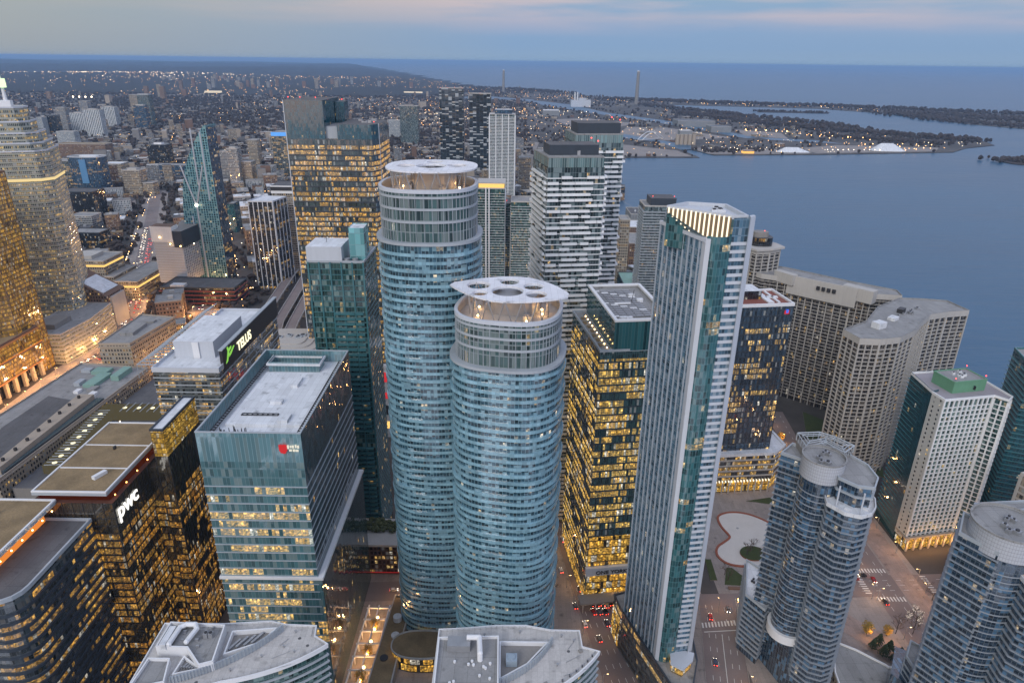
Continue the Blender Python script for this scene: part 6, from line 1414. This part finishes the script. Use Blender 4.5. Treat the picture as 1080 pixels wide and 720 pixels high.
# bare winter trees between the houses and along the shores
m = MB(); n = 0; tries = 0
while n < 22000 and tries < 220000:
    tries += 1; y = 700 + 7300 * rng.random() ** 1.25; x = rng.uniform(-1.05, .6) * y
    if not seen(x, y, 5, .18) or not dry(x, y) or hillz(x, y) > 2: continue
    if y < 1900 and not free(x, y, 4): continue
    if segd((x, y), FRONT) < 14 or segd((x, y), BAYST) < 13: continue
    if x > 60 and y > 2100 and (rng.random() < .7 or any(inpoly((x, y), q_) for q_ in LOTS)): continue
    cl = math.sin(x * .003 + 2) * math.sin(y * .0027 + 1)
    if cl < 0 and rng.random() < .55: continue
    r = rng.uniform(2.6, 5.5) * (1 + y / 9000); m.blob((x, y, r * .9), r, 0, .9, 5, 3, .35); n += 1
def treeline(pts, n, w_, r0, r1):
    L = [math.hypot(b[0]-a[0], b[1]-a[1]) for a, b in zip(pts[:-1], pts[1:])]; T_ = sum(L)
    for _ in range(n):
        s = rng.random() * T_; k = 0
        while s > L[k]: s -= L[k]; k += 1
        a, b = pts[k], pts[k+1]; t = s / L[k]; r = rng.uniform(r0, r1)
        m.blob((a[0] + (b[0]-a[0]) * t + rng.gauss(0, w_), a[1] + (b[1]-a[1]) * t + rng.gauss(0, w_), r * .8), r, 0, .95, 5, 3, .35)
treeline([(900, 5080), (1154, 4480), (1342, 3990), (1500, 3680), (1603, 3290)], 420, 35, 6, 13)
treeline([(1000, 4300), (1250, 3600), (1480, 3250), (1700, 2980), (1840, 2880)], 700, 40, 6, 12)
treeline([(1300, 3000), (1560, 2760), (1700, 2740)], 160, 30, 5, 9)
treeline([(760, 5900), (1593, 5480), (2235, 5260), (2637, 5050), (3067, 4700), (3400, 4500)], 900, 60, 6, 13)
treeline([(2340, 4500), (2420, 3800), (2600, 3560), (2900, 3460), (3400, 3400)], 700, 60, 5, 11)
treeline([(2500, 4600), (2700, 4300), (3000, 4000), (3300, 3700)], 900, 150, 5, 11)
treeline([(500, 6900), (0, 7700), (-400, 7900), (-620, 8300)], 300, 60, 7, 14)
treeline([(1560, 2230), (1600, 2270), (1700, 2230), (1800, 2180)], 130, 22, 4, 9)
treeline([(1530, 4600), (1960, 4500)], 90, 25, 4, 8)
treeline([(640, 2400), (760, 2420), (860, 2430)], 90, 25, 4, 8)
tag(m.build('distant_trees', M['wood']), kind='stuff')
# street and yard lamps of the far town
m = MB(); n = 0; tries = 0
def spark(x, y, z, r, w_=0): m.blob((x, y, z), r, w_, 1, 4, 2, .1)
def mblob2(x, y, z, r, w_):
    p = [(x + r, y, z), (x - r * .5, y + r * .87, z), (x - r * .5, y - r * .87, z)]; t_ = (x, y, z + r); b_ = (x, y, z - r)
    for i in range(3): m.face([p[i], p[(i+1) % 3], t_], w_); m.face([p[(i+1) % 3], p[i], b_], w_)
while n < 3200 and tries < 60000:
    tries += 1; y = 750 + 9500 * rng.random() ** 1.5; x = rng.uniform(-.86, .5) * y
    u, v = x * gc + y * gs, -x * gs + y * gc
    if rng.random() < .8:
        if rng.random() < .5: u = round(u / 144) * 144 + 4
        else: v = round(v / 176) * 176 + 4
        x, y = u * gc - v * gs, u * gs + v * gc
    if y < 640 or not seen(x, y) or not dry(x, y) or (y < 2000 and not free(x, y, 2)): continue
    cl = math.sin(x * .0021 + .4) * math.sin(y * .0019 + 2)
    if cl < -.1 and rng.random() < .8: continue
    mblob2(x, y, hillz(x, y) + 7, rng.uniform(.45, .8) * (.6 + y / 4200), 0 if rng.random() < .72 else 1); n += 1
for (px_, py_, sp, k, rr, wi) in ((-5200, 9800, 900, 120, 3.4, 1), (-3900, 8600, 500, 40, 3.2, 1), (-650, 3300, 150, 60, 1.3, 0), (-330, 3500, 160, 70, 1.4, 1), (-250, 4300, 300, 60, 1.6, 0), (-420, 3900, 120, 50, 1.5, 1), (1400, 2560, 90, 34, 1.3, 0), (1660, 2700, 60, 16, 1.2, 1), (1330, 2900, 80, 20, 1.6, 0), (1000, 3100, 120, 12, 1.5, 0), (760, 2440, 60, 14, 1.2, 1), (1700, 5250, 300, 12, 2.2, 1), (400, 3000, 260, 26, 1.3, 1), (150, 4200, 300, 40, 1.6, 1)):
    for _ in range(k):
        x, y = px_ + rng.gauss(0, sp), py_ + rng.gauss(0, sp * .7)
        if dry(x, y): mblob2(x, y, 8 + hillz(x, y), rr * rng.uniform(.6, 1.2), wi)
for k in range(4): mblob2(-3000 + k * 42, 4900, 16, 6.5, 1)
for k in range(13): mblob2(1075 + k * 19, 2425 + k * 2, 7, 1.5, 1)
for k in range(5): mblob2(1010 + k * 40, 3120 - k * 14, 11, 3.0, 0)
tag(m.build('distant_street_lamps', [M['blob'], M['blobw']]), kind='stuff')
# far lit lots
m = MB()
for x, y, a, b, h in ((-5000, 9900, 900, 20, 14), (-3500, 8700, 420, 18, 14), (-900, 6400, 160, 40, 16), (-2500, 6000, 120, 60, 18), (-2750, 3000, 60, 30, 8)): m.box(x, y, 0, a, b, h)
tag(m.build('distant_lit_sheds', glow('far flood lit sheds', (1, .84, .62), .5)), kind='stuff')

# ================================================================== street trees, lamps, cars
def bare_tree(seed, h):
    r = random.Random(seed); tk = MB(); cr_ = MB()
    tk.tube((0, 0, 0), (.1, .05, h * .4), h * .028, h * .02, 7)
    def grow(p, d, L, w_, k):
        q = p + d * L; (tk if k > 2 else cr_).tube(p, q, w_, w_ * .6, 5 if k > 1 else 3, caps=False)
        if k == 0: return
        for _ in range(3 if k > 1 else 4):
            nd = (d + Vector((r.uniform(-1, 1), r.uniform(-1, 1), r.uniform(-.35, .7))) * .75).normalized(); grow(p + d * L * r.uniform(.55, 1), nd, L * r.uniform(.55, .8), w_ * .6, k - 1)
    for a in range(4): grow(Vector((.1, .05, h * .4)), Vector((math.cos(a*1.6+r.random()), math.sin(a*1.6+r.random()), .95)).normalized(), h * .26, h * .015, 3)
    return tk, cr_
tproto = {}
for nm, seed, h, mt in (('bare', 1, 9, 'twig'), ('bare2', 2, 7.5, 'twig')):
    tk, cr_ = bare_tree(seed, h); o = tk.build('street_tree', M['bark']); tag(o, 'bare winter street tree beside the roads below the towers', 'tree', 'bare street trees'); cr_.build('crown', M[mt], o); tproto[nm] = o
def leafy(name, mt, h, seed, cone):
    r = random.Random(seed); tk = MB(); tk.tube((0, 0, 0), (0, 0, h * .45), h * .035, h * .02, 7); o = tk.build(name, M['bark']); c = MB()
    for _ in range(380):
        z = h * (.22 + .75 * r.random()); rad = h * ((1.05 - z / h) * .42 if cone else .34 * math.sqrt(max(.05, 1 - ((z / h - .6) / .42) ** 2)) * r.choice((.7, 1, 1.25))); a = r.random() * 6.283; d = rad * math.sqrt(r.random())
        c.blob((d * math.cos(a), d * math.sin(a), z), h * r.uniform(.02, .05), 0, .8, 4, 3, .6)
    c.build('crown', M[mt], o); return o
ever = leafy('evergreen_tree', 'leafg', 8, 5, True); tag(ever, 'dark evergreen tree in the planting by the promenade', 'tree', 'evergreens by the promenade')
gold = leafy('street_tree', 'leafy', 7, 6, False); tag(gold, 'golden lamp lit tree by the promenade', 'tree', 'golden trees by the promenade')
def scatter(o, pts, lab=None):
    for i, (x, y) in enumerate(pts):
        c = o if i == 0 else copytree(o); c.location = (x, y, .1); c.rotation_euler = (0, 0, rng.uniform(0, 6)); s = rng.uniform(.8, 1.2); c.scale = (s, s, s)
scatter(tproto['bare'], [(146.5, 336.5), (149, 340), (151.5, 333.5), (143.8, 334)] + [(198 + (k % 2) * 1.5, 330 + k * 9) for k in range(6)] + [(236 + (k % 3), 276 + k * 7.5) for k in range(5)] + [(52 - k * 1.6, 300 + k * 9) for k in range(3)] + [(24.5 + k * .2, 300 + k * 6) for k in range(4)] + [(126 - k * .4, 312 + k * 5) for k in range(2)])
scatter(tproto['bare2'], [(203 + k * 3, 274 + (k % 3) * 4) for k in range(6)] + [(238 + k * 4, 296 - (k % 2) * 3) for k in range(5)] + [(258 + k * 9, 396 + (k % 2) * 6) for k in range(4)] + [(-404 + k * 3, 612 + k * 12) for k in range(3)])
scatter(ever, [(186 + k * 2.6 + rng.uniform(-1, 1), 263 - k * 3.6 + rng.uniform(-2, 2)) for k in range(9)] + [(190 + k * 3, 266 - k * 4.5) for k in range(4)] + [(233 + k * 5, 452 + (k % 3) * 8) for k in range(8)])
scatter(gold, [(187.4, 273.5), (197.5, 272.5), (207, 253.5), (229, 268), (-70, 239), (-69.6, 255), (-69.4, 272), (219, 414), (222, 430), (213, 470), (207, 500)])
for x, y in ((187.4, 273.5), (197.5, 272.5), (229, 268), (219, 414), (222, 430), (213, 470)): deck_lights.append((x, y - 3.6, 5, 200))
# square with terrazzo pool, lawns and planting bed
px_ = [(135.2, 369.1), (137.9, 374), (146.3, 377.3), (156, 376), (164, 371), (172, 362), (172, 330), (160, 322), (150, 323.2), (142.3, 324.2), (135.5, 323.9), (128.7, 326.5), (125.0, 333.5), (127.4, 341.5), (133.5, 346.2), (138.2, 350.2), (138.4, 353), (135.8, 360)]
px_ = ccw(smoothpoly(px_, 2))
t = thing('reflecting_pool', 'kidney shaped white terrazzo basin with a red brick rim in the square', 'pool', 148, 348)
m = MB(); m.cap(offset(px_, -.8), .32); m.build('basin_floor', M['poolstone'], t); m = MB(); m.ring(offset(px_, .5), offset(px_, -.9), .07, .62); m.build('rim', M['redrim'], t)
for x, y in ((146, 360), (141, 334)): m = MB(); m.tube((x, y, .32), (x, y, .5), .8, n=12); m.build('fountain_nozzle', M['steel'], t)
t = thing('planting_bed', 'round lawn island in the white terrazzo basin', 'planting bed', 148, 335.5)
bd = superell(148, 335.4, 8, 6.6, 2, 32, .2); m = MB(); m.prism(bd, .3, .95, 0, 1); m.build('kerb_ring', [M['redrim'], M['grass']], t)
for i, (P, lab) in enumerate((([(123.2, 308.5), (128.3, 323.0), (131.5, 322.8), (137, 314), (140, 307.5)], 'wedge of lawn south of the terrazzo basin'), ([(160.7, 389.6), (178, 394), (190, 393), (190, 386), (174.9, 386.4)], 'strip of lawn before the gold lit podium'), ([(116, 312), (117.4, 330), (121, 330), (120, 312)], 'narrow planted strip beside the wedge tower'), ([(228, 450), (270, 420), (290, 470), (250, 520)], 'dark courtyard garden behind the zigzag block'))):
    t = thing('lawn', lab, 'lawn', *centre(P)); m = MB(); m.prism(ccw(P), .05, .34 + i * .004, 1, 0); m.build('turf', [M['grass'], M['pave']], t)
t = thing('planter', 'long brown planter between the lawn and the crossing', 'planter', 132, 302.5); m = MB(); m.box(132, 305.6, .1, 15, 2, .7, -.03); m.build('soil_box', M['brick'], t)
lit = None
for i, (x, y) in enumerate(((214, 283), (217.5, 279), (221, 284), (224, 279.5), (227, 283.5), (220, 288))):
    if lit is None:
        tk, cr2 = bare_tree(11, 6.5); lit = tk.build('street_tree', M['bark']); tag(lit, 'bare tree wound with small pale lights at the crossing by the promenade', 'tree', 'light wound trees'); cr2.build('crown', M['twig'], lit)
        m = MB(); r = random.Random(4)
        for _ in range(60): a, h_ = r.random() * 6.283, 2.2 + 4 * r.random(); m.blob((math.cos(a) * (1.8 * r.random()), math.sin(a) * (1.8 * r.random()), h_), .09, 0, 1, 4, 2, 0)
        m.build('string_light', glow('string lights', (1, .85, .7), 1.4), lit); c = lit
    else: c = copytree(lit)
    c.location = (x, y, .1); c.rotation_euler = (0, 0, i * 1.3)
# lamps
lamp = None
def street_lamp(x, y, rz):
    global lamp
    if lamp is None:
        m = MB(); m.tube((0, 0, 0), (0, 0, 8.4), .12, .08, 6); m.tube((0, 0, 8.3), (1.9, 0, 8.8), .07, .05, 5); m.tube((0, 0, 0), (0, 0, .8), .2, n=6); lamp = m.build('street_lamp', M['steel'])
        tag(lamp, 'grey street lamp with a glowing head along the streets', 'street lamp', 'street lamps along the streets')
        m = MB(); m.box(1.9, 0, 8.72, 1.0, .4, .16); m.build('lamp_housing', M['steel'], lamp); m = MB(); m.box(1.9, 0, 8.55, .8, .34, .16); m.build('lamp_head', M['glowwarm'], lamp); c = lamp
    else: c = copytree(lamp)
    c.location = (x, y, .1); c.rotation_euler = (0, 0, rz)
def lampline(pts, off, gap, side, en, every=1):
    d = gap * .5; k = 0
    for a, b in zip(pts[:-1], pts[1:]):
        L = math.hypot(b[0]-a[0], b[1]-a[1]); dx, dy = (b[0]-a[0])/L, (b[1]-a[1])/L
        while d < L:
            x, y = a[0]+dx*d+dy*off*side, a[1]+dy*d-dx*off*side; rz = math.atan2(dx * side, -dy * side)
            if seen(x, y, 4): street_lamp(x, y, rz); 
            if seen(x, y, 4) and k % every == 0: deck_lights.append((x + math.cos(rz) * 1.9, y + math.sin(rz) * 1.9, 8.2, en))
            k += 1; d += gap
        d -= L
lampline(HARBOUR, 13, 30, 1, 300); lampline(HARBOUR, 12.5, 34, -1, 240)
lampline(QUAY, 11.5, 26, 1, 260); lampline(LOWER, 9, 28, -1, 300); lampline(CROSS, 10, 30, 1, 300); lampline([(236, 230), (236, 410)], 0, 24, 1, 300); lampline(LAKE, 9, 26, 1, 450)
lampline(FRONT[:6], 13, 24, 1, 2200); lampline(FRONT[:6], 13, 24, -1, 2200); lampline(BAYST[:4], 12, 30, 1, 3200, 1); lampline(BAYST[:4], 12, 30, -1, 3000, 1)
for i, (x, y, z, e) in enumerate(deck_lights):
    l = bpy.data.lights.new('lamp_light', 'POINT'); l.energy = e * 2.1; l.color = (1, .50, .17); l.shadow_soft_size = .35
    o = bpy.data.objects.new('lamp_light', l); COL.objects.link(o); o.location = (x, y, z)
# cars
def car(kind, mt, lab, grp):
    m = MB(); van = kind == 'van'
    Lc, Wc = (5.4, 2.0) if van else (4.5, 1.8)
    prof = [(-Lc/2, .35), (Lc/2, .35), (Lc/2, .75), (Lc/2 - .15, .95), (1.0, 1.0), (.45, 1.45), (-1.3, 1.47), (-1.95, 1.05), (-Lc/2, .98)] if not van else [(-2.7, .4), (2.7, .4), (2.7, 1.0), (2.4, 1.25), (1.75, 2.15), (-2.65, 2.2)]
    for s in (1, -1):
        q = [(x, s * Wc / 2, z) for x, z in prof]; m.face(q[::-1] if s > 0 else q, 0)
    for i in range(len(prof)): a, b = prof[i], prof[(i+1) % len(prof)]; m.face([(a[0], Wc/2, a[1]), (b[0], Wc/2, b[1]), (b[0], -Wc/2, b[1]), (a[0], -Wc/2, a[1])], 0)
    o = m.build('van' if van else 'car', mt); tag(o, lab, 'van' if van else 'car', grp)
    g_ = MB(); zt = 1.4 if not van else 2.0; zb = 1.02 if not van else 1.3
    for s in (1, -1):
        y = s * (Wc/2 + .012); q = [(-1.7, y, zb), (.8, y, zb), (.4, y, zt), (-1.25, y, zt)]; g_.face(q if s < 0 else q[::-1])
    w0 = (1.02, 1.02, .5, 1.44) if not van else (2.42, 1.27, 1.8, 2.1); g_.face([(w0[0] + .02, -Wc*.43, w0[1]), (w0[0] + .02, Wc*.43, w0[1]), (w0[2] + .02, Wc*.4, w0[3]), (w0[2] + .02, -Wc*.4, w0[3])])
    if not van: g_.face([(-1.97, Wc*.42, 1.08), (-1.97, -Wc*.42, 1.08), (-1.36, -Wc*.4, 1.45), (-1.36, Wc*.4, 1.45)])
    g_.build('window', M['dark'], o)
    for x in (-1.4, 1.4):
        for s in (-1, 1):
            w_ = MB(); w_.tube((x, s * (Wc/2 - .2), .33), (x, s * (Wc/2 + .02), .33), .33, n=10); wo_ = w_.build('wheel', M['dark'], o); w_ = MB(); w_.tube((x, s * (Wc/2 + .0), .33), (x, s * (Wc/2 + .035), .33), .2, n=8); w_.build('rim', M['steel'], wo_)
    for s in (-1, 1):
        l = MB(); l.box(Lc/2, s * Wc * .36, .62, .12, .38, .18); l.build('headlight', M['headl'], o); l = MB(); l.box(-Lc/2, s * Wc * .36, .68, .12, .36, .2); l.build('taillight', M['tail'], o)
    return o
paints = [('car', 'white', (.6, .6, .6)), ('car', 'red', (.35, .02, .02)), ('car', 'black', (.015, .015, .017)), ('car', 'grey', (.13, .13, .14)), ('van', 'white', (.62, .62, .62)), ('car', 'dark blue', (.02, .03, .07))]
cars = [car(k, plain(n_ + ' car paint' + k, c_, .25, .05, .3, spec=.7), '%s %s on the streets below the towers' % (n_, k), '%s %ss on the streets' % (n_, k)) for k, n_, c_ in paints]
cu_ = [0] * len(cars)
def put(x, y, rz, q=None):
    q = rng.choice((0, 1, 2, 3, 5, 3, 0)) if q is None else q
    o = cars[q] if not cu_[q] else copytree(cars[q]); cu_[q] += 1; o.location = (x, y, .24); o.rotation_euler = (0, 0, rz)
def along(pts, lanes, gap, jit, seed=0, skip=.3):
    for off, dr in lanes:
        d = rng.uniform(0, gap)
        for a, b in zip(pts[:-1], pts[1:]):
            L = math.hypot(b[0]-a[0], b[1]-a[1]); dx, dy = (b[0]-a[0])/L, (b[1]-a[1])/L
            while d < L:
                x, y = a[0]+dx*d+dy*off, a[1]+dy*d-dx*off
                if rng.random() > skip and seen(x, y, 1, .0): put(x, y, math.atan2(dy * dr, dx * dr))
                d += gap * rng.uniform(.6, 1.5)
            d -= L
put(33.4, 346, 1.75, 4); put(38.5, 325, 1.75, 1); put(46, 296, 1.75, 2); put(61.3, 279.5, 1.75, 4); put(66.2, 262.5, 1.75, 1); put(54.4, 273, 1.75, 3); put(57.5, 262, 1.75, 2); put(66, 247, 1.75, 1); put(40.5, 277, 1.75, 0); put(36.4, 290, 1.75, 3); put(30.4, 318, 1.75, 0)
for k in range(7): put(46 + (k % 4) * 3.2, 292 - (k // 4) * 7 + k * .2, 1.9, (2, 3, 0, 2, 1, 3, 2)[k])
along(HARBOUR, [(-5.4, 1), (5.4, 1), (1.8, 1)], 30, .5, skip=.5)
along(QUAY, [(-5, 1), (-1.7, 1), (5, -1)], 22, .5, skip=.5)
put(200, 314, 3.2, 1); put(190, 304.5, .1, 3); put(178, 305, .1, 2); put(205.8, 317, 3.2, 2); put(196, 318, 3.2, 5); put(186, 318, 3.2, 2); put(208.6, 296, 1.6, 2); put(258, 306, .1, 1); put(262, 315, 3.2, 0)
along(LOWER, [(-3.6, -1), (3.6, 1)], 40, .5, skip=.7); along(LAKE, [(-3.4, 1), (0, 1), (3.4, 1)], 26, .5, skip=.4)
along(FRONT[:7], [(-6.6, -1), (-3, -1), (3, 1), (6.6, 1)], 11, .5, skip=.35); along(BAYST[1:4], [(-6, -1), (-2.5, -1), (2.5, 1), (6, 1)], 17, .5, skip=.4)
for i, c in enumerate(cars):
    if not cu_[i]: put(215 + i, 330, 1.6, i)

# ================================================================== dusk air
hz = MB(); hz.box(0, 44000, -4, 190000, 92400, 300); ho = hz.build('haze', M['white']); tag(ho, kind='stuff'); ho.data.materials.clear()
hm = bpy.data.materials.new('dusk haze'); hm.use_nodes = True; hn = hm.node_tree; hn.nodes.clear(); ov = hn.nodes.new('ShaderNodeOutputMaterial'); pv = hn.nodes.new('ShaderNodeVolumePrincipled')
pv.inputs['Color'].default_value = (.34, .56, .90, 1); pv.inputs['Density'].default_value = 4.0e-5; pv.inputs['Anisotropy'].default_value = 0.0
hn.links.new(pv.outputs[0], ov.inputs['Volume']); ho.data.materials.append(hm)
